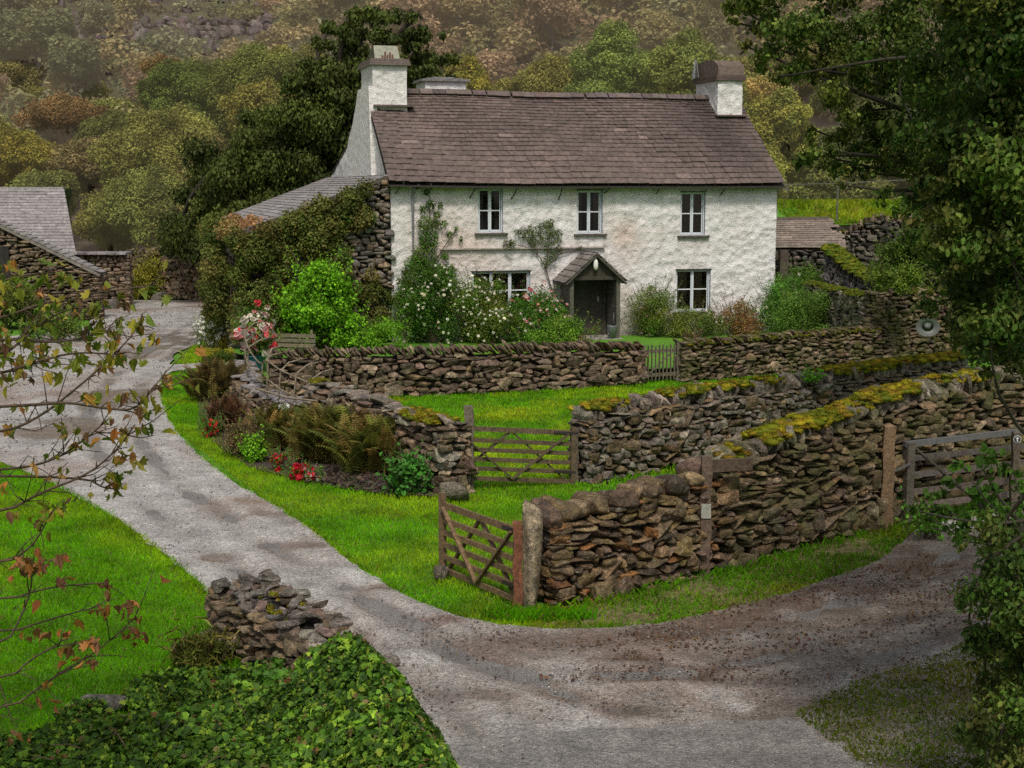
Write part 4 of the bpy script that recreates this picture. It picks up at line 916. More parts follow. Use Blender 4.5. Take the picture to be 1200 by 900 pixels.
a = Acc(); pa = G(300, 455, 1.0); pb = G(372, 470, .9); a.tube([pa, (pa + pb) / 2 + A([0, 0, -.06]), pb], .022, 6, HC); hp.part('rail', a, M['bark'])

# satellite dish on the tall wall
g = P(1087, 383, 36.6); a = Acc(); n = 26; ang = np.arange(n) * 2 * pi / n; V = [g]
for r, dp in ((.15, .004), (.24, .018), (.32, .04)):
    V += [g + A([r * cos(t) * 1.0, -dp, r * .78 * sin(t)]) for t in ang]
F3 = [[0, 1 + k, 1 + (k + 1) % n] for k in range(n)]; F4 = [[1 + i * n + k, 1 + i * n + (k + 1) % n, 1 + (i + 1) * n + (k + 1) % n, 1 + (i + 1) * n + k] for i in (0, 1) for k in range(n)]
sd = Thing('satellite_dish', g, 'oval grey satellite dish on the tall mossy wall', 'satellite dish'); a.add(V, [A(F3), A(F4)], (.11, .12, .115)); sd.part('dish', a, M['vcol'], smooth=True)
a = Acc(); a.tube([g + A([0, .02, 0]), g + A([0, .18, -.05]), g + A([0, .5, -.2])], .025, 6, (.15, .15, .15)); a.tube([g + A([0, -.02, -.22]), g + A([0, -.3, -.33])], .01, 5, (.1, .1, .1)); a.box(g + A([0, -.3, -.34]), (.05, .08, .06), col=(.1, .1, .1)); sd.part('arm', a, M['iron'])

# bench, pots, lantern, boot stand, boulder, slate slab
bc = P(338, 404, 37.5); bz = .18; bx = bc[0]; by = bc[1]
bn_ = Thing('garden_bench', (bx, by, bz), 'weathered wooden bench on the garden lawn behind the wall', 'bench'); BW = (.17, .15, .10)
for k in range(3): a = Acc(); a.bar((bx - .55, by + .22 + .03 * k, bz + .62 + k * .13), (bx + .7, by + .15 + .03 * k, bz + .60 + k * .13), .03, .10, col=tone([BW], .15)); bn_.part('back_slat', a, M['wood'])
for k in range(3): a = Acc(); a.bar((bx - .55, by - .2 + .14 * k, bz + .42), (bx + .7, by - .25 + .14 * k, bz + .42), .11, .03, col=tone([BW], .15)); bn_.part('seat_slat', a, M['wood'])
for sx in (-.52, .66):
    a = Acc(); a.bar((bx + sx, by + .25, bz), (bx + sx - .08, by + .33, bz + 1.02), .06, .06, (1, 0, 0), BW); bn_.part('leg', a, M['wood']); a = Acc(); a.bar((bx + sx, by - .22, bz), (bx + sx, by - .22, bz + .6), .06, .06, (1, 0, 0), BW); bn_.part('leg', a, M['wood']); a = Acc(); a.bar((bx + sx, by - .26, bz + .62), (bx + sx, by + .3, bz + .62), .06, .04, col=BW); bn_.part('armrest', a, M['wood'])
g = G(299, 436, .3); a = Acc(); a.lathe(g, [(0, 0), (.2, 0), (.25, .1), (.29, .42), (.31, .44), (.27, .45), (.25, .40), (0, .38)], 20); POT_TOP = g + A([0, 0, .42])
solo('flower_pot', a, M['teal'], 'teal glazed pot holding the white and pink flowers', 'flower pot', loc=g, smooth=True)
g = G(333, 489, .45); lt_ = Thing('lantern', g, 'small yellow and white tub beside the hoop railing', 'tub'); a = Acc(); a.lathe(g, [(0, 0), (.10, 0), (.115, .1), (.115, .16), (0, .165)], 14); lt_.part('base', a, M['yellow'], smooth=True); a = Acc(); a.lathe(g + A([0, 0, .166]), [(.118, 0), (.118, .08), (.09, .10), (0, .11)], 14); lt_.part('lid', a, M['lamp_glass'], smooth=True)
g = H(PW1 - .22, -pd - .12, GZ); a = Acc(); a.lathe(g, [(0, 0), (.13, 0), (.17, .36), (.175, .38), (.15, .38), (.13, .04), (0, .04)], 16); solo('bucket', a, M['lead'], 'grey bucket by the porch post holding black umbrellas', 'bucket', loc=g, smooth=True)
um_ = Thing('umbrella', g + A([0, 0, .05]), 'furled black umbrella with hooked handle standing in the grey bucket', 'umbrella'); a = Acc(); a.tube([g + A([0, 0, .05]), g + A([.03, .02, .35]), g + A([.05, .03, .8])], [.015, .05, .025], 8); um_.part('canopy', a, M['black'], smooth=True); a = Acc(); a.tube([g + A([.05, .03, .8]), g + A([.055, .03, 1.0]), g + A([.0, .03, 1.05]), g + A([-.03, .03, .97])], .014, 6); um_.part('handle', a, M['iron'], smooth=True)
g = G(519, 676); V, F = ST_ROUND[3]; a = Acc(); a.add(V * A([.22, .2, .18]) + g + A([-.03, -.05, .07]), F, (.22, .18, .14)); solo('boulder', a, M['stone'], 'fist-sized stone propping the free end of the open gate', 'stone', loc=g, smooth=True)
g = G(543, 588); V, F = ST_SLAB[4]; a = Acc(); a.add(V * A([.5, .35, .34]) + g + A([-.15, .1, .13]), F, (.24, .21, .16)); solo('foundation_stone', a, M['stone'], 'square block at the foot of the curved wall beside the closed gate', 'stone', loc=g, smooth=True)
# wire pole on the bank
g = P(981, 248, 57); a = Acc(); pt = Thing('wire_pole', (g[0], 57, g[2]), 'thin pale metal pole on the grass bank holding a wire', 'pole'); a.tube([(g[0], 57, g[2] - .4), (g[0], 57, g[2] + 1.35)], .03, 8, (1, 1, 1)); pt.part('pole', a, M['galv'])
a = Acc(); a.tube([P(880, 216.5, 57), P(940, 216, 57), P(981, 215, 57), P(1040, 212, 57), P(1110, 209, 57)], .014, 5); pt.part('wire', a, M['galv'])
# ------------------------------------------------------------------ ground, drive, hill
def grid_sheet(name, x0, x1, y0, y1, nx, ny, zf, mat, kind='structure', colf=None, label=None):
    X, Y = np.meshgrid(np.linspace(x0, x1, nx), np.linspace(y0, y1, ny), indexing='ij'); Z = zf(X.ravel(), Y.ravel())
    V = np.stack([X.ravel(), Y.ravel(), Z], 1); i, j = np.meshgrid(np.arange(nx - 1), np.arange(ny - 1), indexing='ij'); k = (i * ny + j).ravel()
    a = Acc(); a.add(V, np.stack([k, k + ny, k + ny + 1, k + 1], 1), colf(V) if colf else (1, 1, 1)); return solo(name, a, mat, label, None, None, kind, smooth=True)
def hill_z(x, y):
    t = np.clip((y - 72) / 60, 0, 1); z = 14 * t * t * (3 - 2 * t)
    z = z + np.maximum(y - 110, 0) * .20
    z = z + np.where(x < -5, np.clip((y - 130) / 120, 0, 1) * np.clip(-x - 5, 0, 60) * .12, 0)
    z = z + 3.5 * (fbm(np.stack([x * .03, y * .03, x * 0], 1), 9, 4) - .5) * np.clip((y - 85) / 40, 0, 1) * 2
    z = z + np.clip((x - 9) / 6, 0, 1) * np.clip((y - 70) / 20, 0, 1) * 3
    return np.where(y > 330, z * 0 + hill_top(x), z) - .05
def hill_top(x): return 60 + 0 * x
def ground_z(x, y):
    p = np.stack([x * .5, y * .5, x * 0], 1); n = (fbm(p, 2, 3) - .5) * .10
    return n * np.clip((y - 10) / 10, .3, 1) - .055
grid_sheet('ground', -60, 60, -25, 73, 160, 130, ground_z, M['ground'])
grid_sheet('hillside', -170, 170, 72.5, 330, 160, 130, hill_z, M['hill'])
DR = [(262, 353), (258, 372), (243, 395), (232, 402), (204, 414), (200, 428), (243, 425), (245, 430), (200, 436), (190, 442), (188, 460), (196, 487), (215, 515), (240, 540), (275, 565), (310, 585), (350, 610), (390, 640), (430, 672), (480, 702), (530, 720), (575, 731), (640, 737), (700, 737), (770, 731), (830, 719), (900, 702), (960, 682), (1000, 669), (1030, 655), (1052, 640), (1066, 626), (1085, 614), (1180, 600), (1400, 600), (1400, 1000), (1100, 1400), (560, 1400), (530, 930), (505, 890), (460, 830), (400, 775), (330, 735), (278, 702), (245, 698), (205, 660), (150, 618), (110, 593), (60, 566), (0, 540), (-90, 515), (-90, 400), (-20, 397), (60, 390), (105, 382), (105, 362), (150, 352), (215, 352)]
DRW = wobble(GP(DR), .07, .12, 4)
def poly_sheet(name, poly, z, mat, step=.25, zf=None, kind='structure', label=None):
    """triangulated flat sheet following an outline"""
    import mathutils.geometry as mg
    from mathutils import Vector as Vc
    tri = mg.tessellate_polygon([[Vc((p[0], p[1], 0)) for p in poly]])
    a = Acc(); V = np.c_[poly, np.full(len(poly), z)]; a.add(V, A([list(t) for t in tri])); return solo(name, a, mat, label, None, None, kind)
AS = wobble(GP([(522, 872), (600, 862), (700, 856), (800, 851), (880, 846), (935, 846), (965, 862), (1008, 898), (1060, 960), (1150, 1300), (600, 1400), (545, 930)]), .05, .12, 9)
def pl_dist(p, pts):
    L = smooth_line(pts[:, :2], 3); d = np.full(len(p), 99.)
    for q0, q1 in zip(L[:-1], L[1:]):
        v = q1 - q0; t = np.clip(((p - q0) @ v) / (v @ v + 1e-9), 0, 1); d = np.minimum(d, np.linalg.norm(p - (q0 + t[:, None] * v), axis=1))
    return d
def worn_drive():
    cell = .085; xs = np.arange(-24, 11, cell); ys = np.arange(8.5, 66, cell); xs, ys = np.r_[xs], np.r_[ys[ys < 30], np.arange(30, 66, .2)]
    X, Y = np.meshgrid(xs, ys, indexing='ij'); p = np.stack([X.ravel(), Y.ravel()], 1); ins = in_poly(p, DRW); n = len(p); q = np.c_[p, np.zeros(n)]
    i, j = np.meshgrid(np.arange(len(xs) - 1), np.arange(len(ys) - 1), indexing='ij'); k = (i * len(ys) + j).ravel(); F = np.stack([k, k + len(ys), k + len(ys) + 1, k + 1], 1); F = F[ins[F].any(1)]
    out = np.unique(F); out = out[~ins[out]]                      # pull the outer ring onto the outline
    for ch in np.array_split(out, max(1, len(out) // 400)):
        d = ((p[ch][:, None, :] - DRW[None]) ** 2).sum(2); p[ch] = DRW[d.argmin(1)]
    us = np.unique(F); mp = np.full(n, -1); mp[us] = np.arange(len(us)); F = mp[F]; p = p[us]; q = q[us]; n = len(p)
    big = fbm(q * .45, 61, 4); med = fbm(q * 1.5 + 7, 62, 4); sm = fbm(q * 5, 63, 3)
    warp = (med - .5) * .5
    ruts = [GP(t) for t in ([(235, 372), (150, 425), (95, 480), (120, 545), (190, 610), (280, 668), (400, 740), (520, 820), (600, 905)], [(250, 385), (175, 435), (150, 490), (185, 550), (260, 605), (360, 665), (480, 735), (620, 800), (800, 860)],
        [(1130, 640), (1040, 690), (930, 722), (800, 745), (660, 752), (520, 745), (430, 705)], [(1160, 680), (1040, 730), (920, 768), (800, 790), (660, 792), (540, 782), (450, 735)], [(1180, 720), (1050, 765), (940, 800), (840, 800), (740, 770)])]
    near = p[:, 1] < 26
    c = np.tile(A([.41, .395, .385]), (n, 1)); wet = .26 + 1.0 * (big - .5); z = .012 + .014 * (med - .5) + .006 * (sm - .5)
    def mx(f, col):
        nonlocal c
        f = np.clip(f, 0, 1)[:, None]; c = c * (1 - f) + A(col) * f
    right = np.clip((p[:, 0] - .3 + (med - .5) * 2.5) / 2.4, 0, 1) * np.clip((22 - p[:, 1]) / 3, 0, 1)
    mx(right * .85, (.165, .125, .09)); mx(np.clip((15.6 - p[:, 1]) / 3, 0, 1) * .5, (.21, .19, .175)); mx((big - .5) * 3.2, (.35, .27, .235)); mx((med - .56) * 4.0, (.24, .22, .21)); mx((.42 - med) * 4.0, (.50, .49, .485))  # nearest ground painted darker, a vignette put into the drive colour
    for k_, r in enumerate(ruts):
        d = np.abs(pl_dist(p, r) + warp * .6); g = np.exp(-(d / .17) ** 2); e = np.exp(-((d - .36) / .12) ** 2); fade = np.clip(.35 + (fbm(q * .8, 70 + k_, 3) - .4) * 3, 0, 1)
        z = z - .03 * g * fade + .018 * e * fade; wet = wet + .33 * g * fade - .1 * e; mx(g * .55 * fade, (.25, .215, .195) if k_ < 2 else (.15, .12, .105)); mx(e * .45 * fade, (.50, .49, .48) if k_ < 2 else (.27, .24, .22))
    for (px, py, rx, ry, w, col) in ((300, 604, 60, 6, .75, (.34, .24, .21)), (335, 640, 44, 5, .7, (.30, .22, .19)), (520, 728, 52, 7, .9, (.30, .19, .165)), (440, 690, 36, 5, .8, (.28, .19, .165)), (400, 745, 46, 12, .7, (.32, .23, .20)), (250, 655, 26, 5, .6, (.36, .30, .27)), (585, 748, 30, 4, .5, (.26, .17, .15)), (735, 836, 55, 9, .35, (.10, .095, .075)), (300, 566, 24, 4, .5, (.22, .2, .19)), (660, 776, 70, 4, .95, (.3, .28, .27)), (760, 792, 60, 3, .9, (.22, .2, .19)), (880, 800, 70, 4, .9, (.25, .22, .2)), (560, 815, 60, 8, .5, (.3, .27, .25)), (130, 470, 40, 16, .75, (.40, .39, .39)), (200, 400, 40, 12, .8, (.45, .44, .44)), (70, 500, 40, 16, .7, (.4, .39, .38))):
        g = G(px, py); sx = rx / F_PX * g[1]; sy = abs(G(px, py - ry)[1] - g[1]); e = np.exp(-(((p[:, 0] - g[0]) / sx) ** 2 + ((p[:, 1] - g[1]) / sy) ** 2) * 1.2) * np.clip(.5 + (med - .38) * 2.5, 0, 1.2); wet = wet + w * e; mx(e * .75, col); z = z - .012 * e
    ll = np.exp(-(pl_dist(p, GP([(1150, 655), (1040, 660), (900, 712), (760, 748), (640, 752), (540, 770)])) / .75) ** 2) * np.clip((fbm(q * A([1.2, 2.4, 1]), 81, 4) - .40) * 5, 0, 1)
    mx(ll * .72, (.13, .075, .05)); mx(np.clip((fbm(q * A([2, 4, 1]), 83, 3) - .55) * 6, 0, 1) * right * .6, (.12, .085, .065))
    pw = p + .22 * np.c_[fbm(q * 2.2, 91, 4) - .5, fbm(q * 2.2 + 9, 92, 4) - .5] + .10 * np.c_[vnoise(q * 9, 93) - .5, vnoise(q * 9, 94) - .5]; tar = in_poly(pw, AS).astype(float); edge_ = np.exp(-(pl_dist(p, AS[:: 3]) / .09) ** 2)
    mx(tar * .78, A([.205, .195, .19]) ); mx(edge_ * tar * .5, (.34, .33, .32)); wet = wet * (1 - .5 * tar); z = z * (1 - .6 * tar) + .022 * tar
    a = Acc(); a.add(np.c_[p, z], F, c); o = solo('drive', a, M['drive'], kind='structure', smooth=True)
    o.data.attributes.new('Wet', 'FLOAT', 'POINT').data.foreach_set('value', np.clip(wet, 0, 1).astype(np.float32))
worn_drive()
poly_sheet('drive', DRW, -.012, M['asphalt'])
GARD = [G(318, 464), G(420, 461), G(545, 458), G(652, 452), G(752, 446), G(800, 444), G(1000, 429), G(1050, 424), H(HL + 1, -.2, 0), H(0, -.2, 0), H(-5.2, -.6, 0), G(292, 430)]
poly_sheet('garden', wobble(A(GARD), .02), .30, M['ground'])
BANK = grid_sheet('grass_bank', 11.0, 30, 56.3, 74, 40, 40, lambda x, y: 3.55 + np.clip((y - 57) / 5, 0, 1) * .75 + .25 * (fbm(np.stack([x, y, x * 0], 1) * .6, 3, 3) - .5), M['ground'])
# ------------------------------------------------------------------ vegetation helpers
def frond_template(n=18, droop=.6, w=.2):
    V = []; F = []
    def cur(t): return A([t * .85, 0, .85 * t - droop * t * t])
    for i in range(n):
        t = .12 + .88 * i / n; c = cur(t); tn = unit(cur(t + .02) - c); L = w * (1 - t) ** .7 * (.7 if i < 2 else 1) + .03
        for sg in (-1, 1):
            d = unit(A([.45, sg, -.12])); b = len(V); wd = .032
            V += [c, c + d * L * .5 + tn * wd * .6, c + d * L + A([0, 0, -L * .25]), c + d * L * .5 - tn * wd * .6]; F.append([b, b + 1, b + 2, b + 3])
    m = 7; b = len(V)
    for i in range(m): c = cur(i / (m - 1)); k = .012 * (1 - .8 * i / m); V += [c + A([0, -k, 0]), c + A([0, k, 0])]
    F += [[b + 2 * i, b + 2 * i + 1, b + 2 * i + 3, b + 2 * i + 2] for i in range(m - 1)]
    return A(V), A(F)
FROND = frond_template()
LEAF_B = (A([[-.05, -.5, 0], [.05, -.5, 0], [.03, .1, .1], [0, .5, -.05], [-.03, .1, .1]]), A([[0, 1, 2, 3, 4]]))
LEAF_C = (A([[0, -.5, 0], [.25, -.3, .16], [.34, 0, .22], [.16, .3, .05], [.05, .55, -.18], [-.2, .28, .12], [-.3, 0, .26], [-.22, -.3, .1], [0, 0, -.04]]), A([[0, 1, 8], [1, 2, 8], [2, 3, 8], [3, 4, 8], [4, 5, 8], [5, 6, 8], [6, 7, 8], [7, 0, 8]]))
def blossoms(acc, C, N, size, cols):
    """five-petalled heads"""
    for k in range(3):
        d = unit(N + .8 * rng.normal(size=N.shape)); put_leaves(acc, C + d * np.broadcast_to(size, len(C))[:, None] * .2, d, np.broadcast_to(size, len(C)) * rng.uniform(.8, 1.1, len(C)), pal(cols, len(C), .12), LEAF_O, aspect=1.3)
def bush(name, label, cat, px, py, wpx, hpx, cols, leaf=.06, z=0., dens=420, T=LEAF_O, n=None, group=None, flow=None, mat='leaf', depth=.8, rr=.3, tip=None, stem=(.12, .09, .06), g=None, flat=.9, up=.35, gap=1.0, var=.25, spray=40):
    g = G(px, py, z) if g is None else A(g); s = F_PX / g[1]; w, h = wpx / s, hpx / s
    th = Thing(name, g, label, cat, group); n = n or int(10 + 16 * min(w * h, 4) / 2)
    cs = []; rs = []
    for k in range(n):
        a = random.uniform(0, 2 * pi); q = random.random() ** .55 * random.choice((.8, 1., 1.12)); zz = random.random() ** .8 * random.choice((.8, .95, 1.06))
        prof = math.sqrt(max(1 - min(zz * .93, .99) ** 2.2, .06)); r = min(w, h) * rr * random.uniform(.45, 1.3)
        cs.append(g + A([cos(a) * q * prof * (w / 2 - r * .6), sin(a) * q * prof * depth * (w / 2 - r * .6), r * .5 + zz * max(h - r * 1.35, .02)])); rs.append(r)
    a = Acc(); clump_leaves(a, cs, rs, dens * gap * .8, leaf, cols, T, (.35, 1.22), up=up, flat=flat, tip=tip, var=var, jit=.75)
    b = Acc()
    for k in range(spray):                                   # loose shoots breaking the outline
        ang = random.uniform(0, 2 * pi); zz = random.uniform(.25, 1.0); q = math.sqrt(max(1 - (zz * .9) ** 2, .08)); e = g + A([cos(ang) * q * w / 2 * 1.02, sin(ang) * q * depth * w / 2, zz * h * 1.02]); d = unit(A([cos(ang) * .5, sin(ang) * .5, .9])); L = random.uniform(.12, .32) * min(w, h, 1.2) + .05
        b.tube([e - d * L, e + d * L * .5, e + d * L], [.006, .004, .002], 4, stem); m = max(5, int(L / leaf * 2.2)); tt = rng.uniform(-.6, 1, m); put_leaves(a, e + d * (tt * L)[:, None] + rng.normal(size=(m, 3)) * leaf * .45, rng.normal(size=(m, 3)) * .6 + d * .6, leaf * rng.uniform(.6, 1.1, m), pal(cols, m, .3), T)
    for c in cs[::2]:
        m = (g + c) / 2 + A([random.uniform(-.1, .1) * w, 0, 0]); b.tube([g - ZU * .05, m, c], [.02, .014, .006], 5, stem)
    th.part('stem', b, M['bark']); th.part('foliage', a, M[mat])
    if flow:
        fc, fs, fn = flow; f = Acc(); i = rng.integers(len(cs), size=fn); d = unit(rng.normal(size=(fn, 3)) + A([0, -.9, .5])); C = A(cs)[i] + d * A(rs)[i][:, None] * 1.12
        blossoms(f, C, d, fs * rng.uniform(.9, 1.5, fn), fc); th.part('blossom', f, M['petal'])
    return th, A(cs), A(rs)
def limb(acc, p, q, r0, r1, bend=.12, n=6, col=(.10, .085, .065)):
    p, q = A(p), A(q); L = np.linalg.norm(q - p); t = np.linspace(0, 1, n)[:, None]; off = A([random.gauss(0, 1), random.gauss(0, 1), random.gauss(0, .5)]) * bend * L
    acc.tube(p + (q - p) * t + off * np.sin(t * pi), np.linspace(r0, r1, n), 7, col)
def tree_from(name, label, loc, cs, rs, leaf, per_m2, cols, trunk_r, fork, group=None, mat='leaf', T=LEAF_D, up=.35, tip=None, flat=.85, bark=(.10, .085, .07), shell=(.6, 1.05), nl=14, cvar=.25, var=.25, limb_ok=None):
    th = Thing(name, loc, label, 'tree', group); loc = A(loc, dtype=float); b = Acc(); top = A(fork, dtype=float)
    limb(b, loc - ZU * .3, top, trunk_r, trunk_r * .65, .04, 8, bark)
    idx = [i for i in range(len(cs)) if limb_ok is None or limb_ok(cs[i])]; random.shuffle(idx)
    for i in idx[:nl]: limb(b, top - ZU * random.uniform(0, .3) * (top[2] - loc[2]), cs[i], trunk_r * .45, trunk_r * .1, .12, 6, bark)
    a = Acc(); clump_leaves(a, cs, rs, per_m2, leaf, cols, T, shell, up, flat, tip, cvar=cvar, var=var)
    th.part('trunk', b, M['hill_bark' if mat == 'hill_leaf' else 'bark'], smooth=True); th.part('crown', a, M[mat]); return th
def round_crown(c, rx, rz, n, rr=.36, r=random):
    cs = []; rs = []
    for k in range(n):
        while True:
            d = A([r.gauss(0, 1), r.gauss(0, 1), r.gauss(.25, .9)]); d /= np.linalg.norm(d)
            if d[2] > -.65: break
        q = r.uniform(.45, .95); cs.append(A(c) + d * A([rx, rx, rz]) * q * .75); rs.append(rx * rr * r.uniform(.65, 1.25))
    return cs, rs

def lobed_crown(c, rx, rz, nl, per=9, rr=.17, r=random):
    """billowing crown: big lobes, each carrying leaf clumps over its upper side"""
    cs = []; rs = []
    for k in range(nl):
        while True:
            d = A([r.gauss(0, 1), r.gauss(0, 1), r.gauss(.1, .9)]); d /= np.linalg.norm(d)
            if d[2] > -.75: break
        R = r.uniform(.28, .48); lc = A(c) + d * A([rx, rx, rz]) * (1 - R) * r.uniform(.55, 1.05); 
        for j in range(per):
            e = unit(A([r.gauss(0, 1), r.gauss(0, 1), r.gauss(.35, .7)])); cs.append(lc + e * A([rx, rx, min(rx, rz)]) * R * .72); rs.append(rx * rr * r.uniform(.7, 1.4))
    return cs, rs

# ------------------------------------------------------------------ grass
def blades(acc, pts, z, hgt, wid, lean=.5, tone_seed=0, c0=(.16, .42, .004), c1=(.32, .50, .010), c2=(.065, .22, .006)):
    n = len(pts); p = np.c_[pts, np.broadcast_to(z, n)]
    h = hgt * rng.uniform(.5, 1.3, n); yaw = rng.uniform(0, 2 * pi, n); ld = rng.uniform(0, 2 * pi, n); la = rng.uniform(.1, lean, n) * h
    dx = np.stack([np.cos(yaw), np.sin(yaw), 0 * yaw], 1) * (wid * rng.uniform(.6, 1.3, n))[:, None]
    tipv = np.stack([np.cos(ld) * la, np.sin(ld) * la, h], 1)
    V = np.stack([p - dx, p + dx, p + dx * .55 + tipv * A([.35, .35, .62]), p + tipv], 1).reshape(-1, 3)
    f1 = fbm(np.c_[pts * .55, np.zeros(n)], tone_seed, 4); f2 = fbm(np.c_[pts * 2.6, np.zeros(n)], tone_seed + 3, 3)
    k1 = np.clip((f1 - .42) * 4.5, 0, 1)[:, None]; k2 = np.clip((f2 - .5) * 4, 0, 1)[:, None]
    C = A(c0) * (1 - k1) + A(c1) * k1; C = C * (1 - .45 * k2) + A(c2) * .45 * k2; C = C * rng.uniform(.72, 1.3, (n, 1))
    dry = rng.random(n) < .06; C[dry] = A([.22, .17, .06]) * rng.uniform(.7, 1.2, (dry.sum(), 1))
    acc.add(V, A([[0, 1, 2, 3]]) + 4 * np.arange(n)[:, None], np.repeat(C, 4, 0))
def not_drive(p): return ~in_poly(p, DRW)
LAWN_L = GP([(-150, 500), (0, 536), (60, 562), (110, 590), (150, 614), (205, 656), (247, 697), (262, 735), (330, 800), (300, 900), (-150, 1000), (-260, 800)])
LAWN_A = GP([(186, 440), (244, 428), (240, 470), (262, 515), (300, 545), (370, 565), (440, 575), (505, 580), (535, 574), (672, 565), (690, 566), (645, 640), (628, 712), (645, 745), (560, 738), (430, 680), (200, 500)])
FIELD = GP([(300, 466), (420, 462), (545, 459), (752, 447), (800, 445), (1000, 429), (1062, 430), (1085, 470), (1000, 505), (860, 530), (690, 562), (530, 577), (480, 550), (380, 505)])
STRIP = GP([(620, 745), (625, 712), (700, 700), (830, 669), (900, 651), (1050, 611), (1100, 604), (1100, 645), (1030, 665), (900, 712), (770, 742)])
PATCH = GP([(198, 432), (245, 428), (246, 404), (225, 404)])
a = Acc()
p = sample_poly(LAWN_L, 2100); p = p[not_drive(p)]; blades(a, p, -.02, .055, .0055, .8, 1)
solo('lawn_grass', a, M['grass'], kind='stuff')
a = Acc(); p = sample_poly(LAWN_A, 1500); p = p[not_drive(p)]; blades(a, p, -.02, .055, .007, .7, 2)
p = sample_poly(PATCH, 800); p = p[not_drive(p)]; blades(a, p, -.02, .06, .01, .7, 2)
p = sample_poly(GP([(645, 704), (690, 566), (860, 535), (1060, 500), (1125, 560), (1060, 596), (900, 640), (836, 656), (765, 674), (700, 689)]), 500); blades(a, p, -.02, .07, .011, .8, 2)
solo('verge_grass', a, M['grass'], kind='stuff')
a = Acc(); p = sample_poly(FIELD, 750); blades(a, p, -.02, .065, .010, .8, 3, c1=(.44, .54, .012)); solo('field_grass', a, M['grass'], kind='stuff')
a = Acc(); p = sample_poly(STRIP, 1500); p = p[not_drive(p)];  k = fbm(np.c_[p * 1.3, np.zeros(len(p))], 6, 4) + rng.uniform(-.1, .1, len(p)) > .42; p = p[k]; blades(a, p, -.02, .06, .008, 1.1, 4, c0=(.12, .30, .006), c1=(.34, .37, .015), c2=(.07, .16, .01))
solo('roadside_grass', a, M['grass'], kind='stuff')
poly_sheet('roadside_soil', wobble(STRIP, .05, .15, 8), -.018, m_plain('strip_soil', (.13, .115, .045), .9, 0, .6, 9))
# long tufts along the walls and drive edges
a = Acc()
def along(pts, n, spread): 
    L = smooth_line(A(pts)[:, :2], 1); d = np.r_[0, np.cumsum(np.linalg.norm(np.diff(L, axis=0), axis=1))]; t = rng.uniform(0, d[-1], n)
    return np.stack([np.interp(t, d, L[:, 0]), np.interp(t, d, L[:, 1])], 1) + rng.normal(size=(n, 2)) * spread
for L, off, n in ((W3, .40, 420), (W4, .40, 800), (W5, .5, 400), (W1, .4, 160), (W2, .4, 500)):
    pts = [(L.at(s)[0] + 0)[:2] + (L.at(s)[2] * off)[:2] for s in np.linspace(0, L.L, 14)]; q = along(pts, n, .09); q = q[fbm(np.c_[q * 2, np.zeros(len(q))], 4, 2) > .45]; blades(a, q, -.02, .12, .008, 1.0, 4, c0=(.10, .30, .004), c1=(.2, .36, .006))
edge = GP([(190, 442), (188, 460), (196, 487), (215, 515), (240, 540), (275, 565), (310, 585), (350, 610), (390, 640), (430, 672), (480, 702), (530, 720), (575, 731), (640, 737), (700, 737), (770, 731), (830, 719), (900, 702), (960, 682)])
q = along(edge, 3800, .035); blades(a, q, -.01, .05, .007, 1.0, 4)
q = along(GP([(60, 566), (110, 593), (150, 618), (205, 660), (245, 698)]), 1500, .035); blades(a, q, -.01, .055, .006, 1.0, 4)
q = along(GP([(575, 722), (620, 724), (690, 722)]), 900, .08); blades(a, q, -.02, .13, .010, .9, 4, c0=(.07, .30, .004), c1=(.12, .36, .004))
solo('edge_grass', a, M['grass'], kind='stuff')
a = Acc(); p = np.stack([rng.uniform(11.3, 24, 16000), rng.uniform(56.4, 66, 16000)], 1); z = 3.55 + np.clip((p[:, 1] - 57) / 5, 0, 1) * .75; blades(a, p, z - .05, .22, .03, .9, 7, c0=(.17, .28, .008), c1=(.30, .34, .014)); solo('bank_grass', a, M['grass'], kind='stuff')
# thin moss and weeds creeping over the gravel at the lower corner
RC = GP([(930, 838), (1000, 800), (1100, 770), (1190, 720), (1260, 760), (1260, 1000), (1030, 1000), (1010, 900)])
a = Acc(); p = sample_poly(RC, 1900); f = fbm(np.c_[p * 1.4, np.zeros(len(p))], 16, 4); g_ = np.clip((p[:, 0] - 2.9) * .16, 0, .3) + np.clip((14.2 - p[:, 1]) * .09, 0, .2); p = p[f + g_ + rng.uniform(-.08, .08, len(p)) > .62]; blades(a, p, .005, .04, .010, 1.2, 5, c0=(.12, .17, .008), c1=(.22, .22, .012)); solo('gravel_weeds', a, M['grass'], kind='stuff')
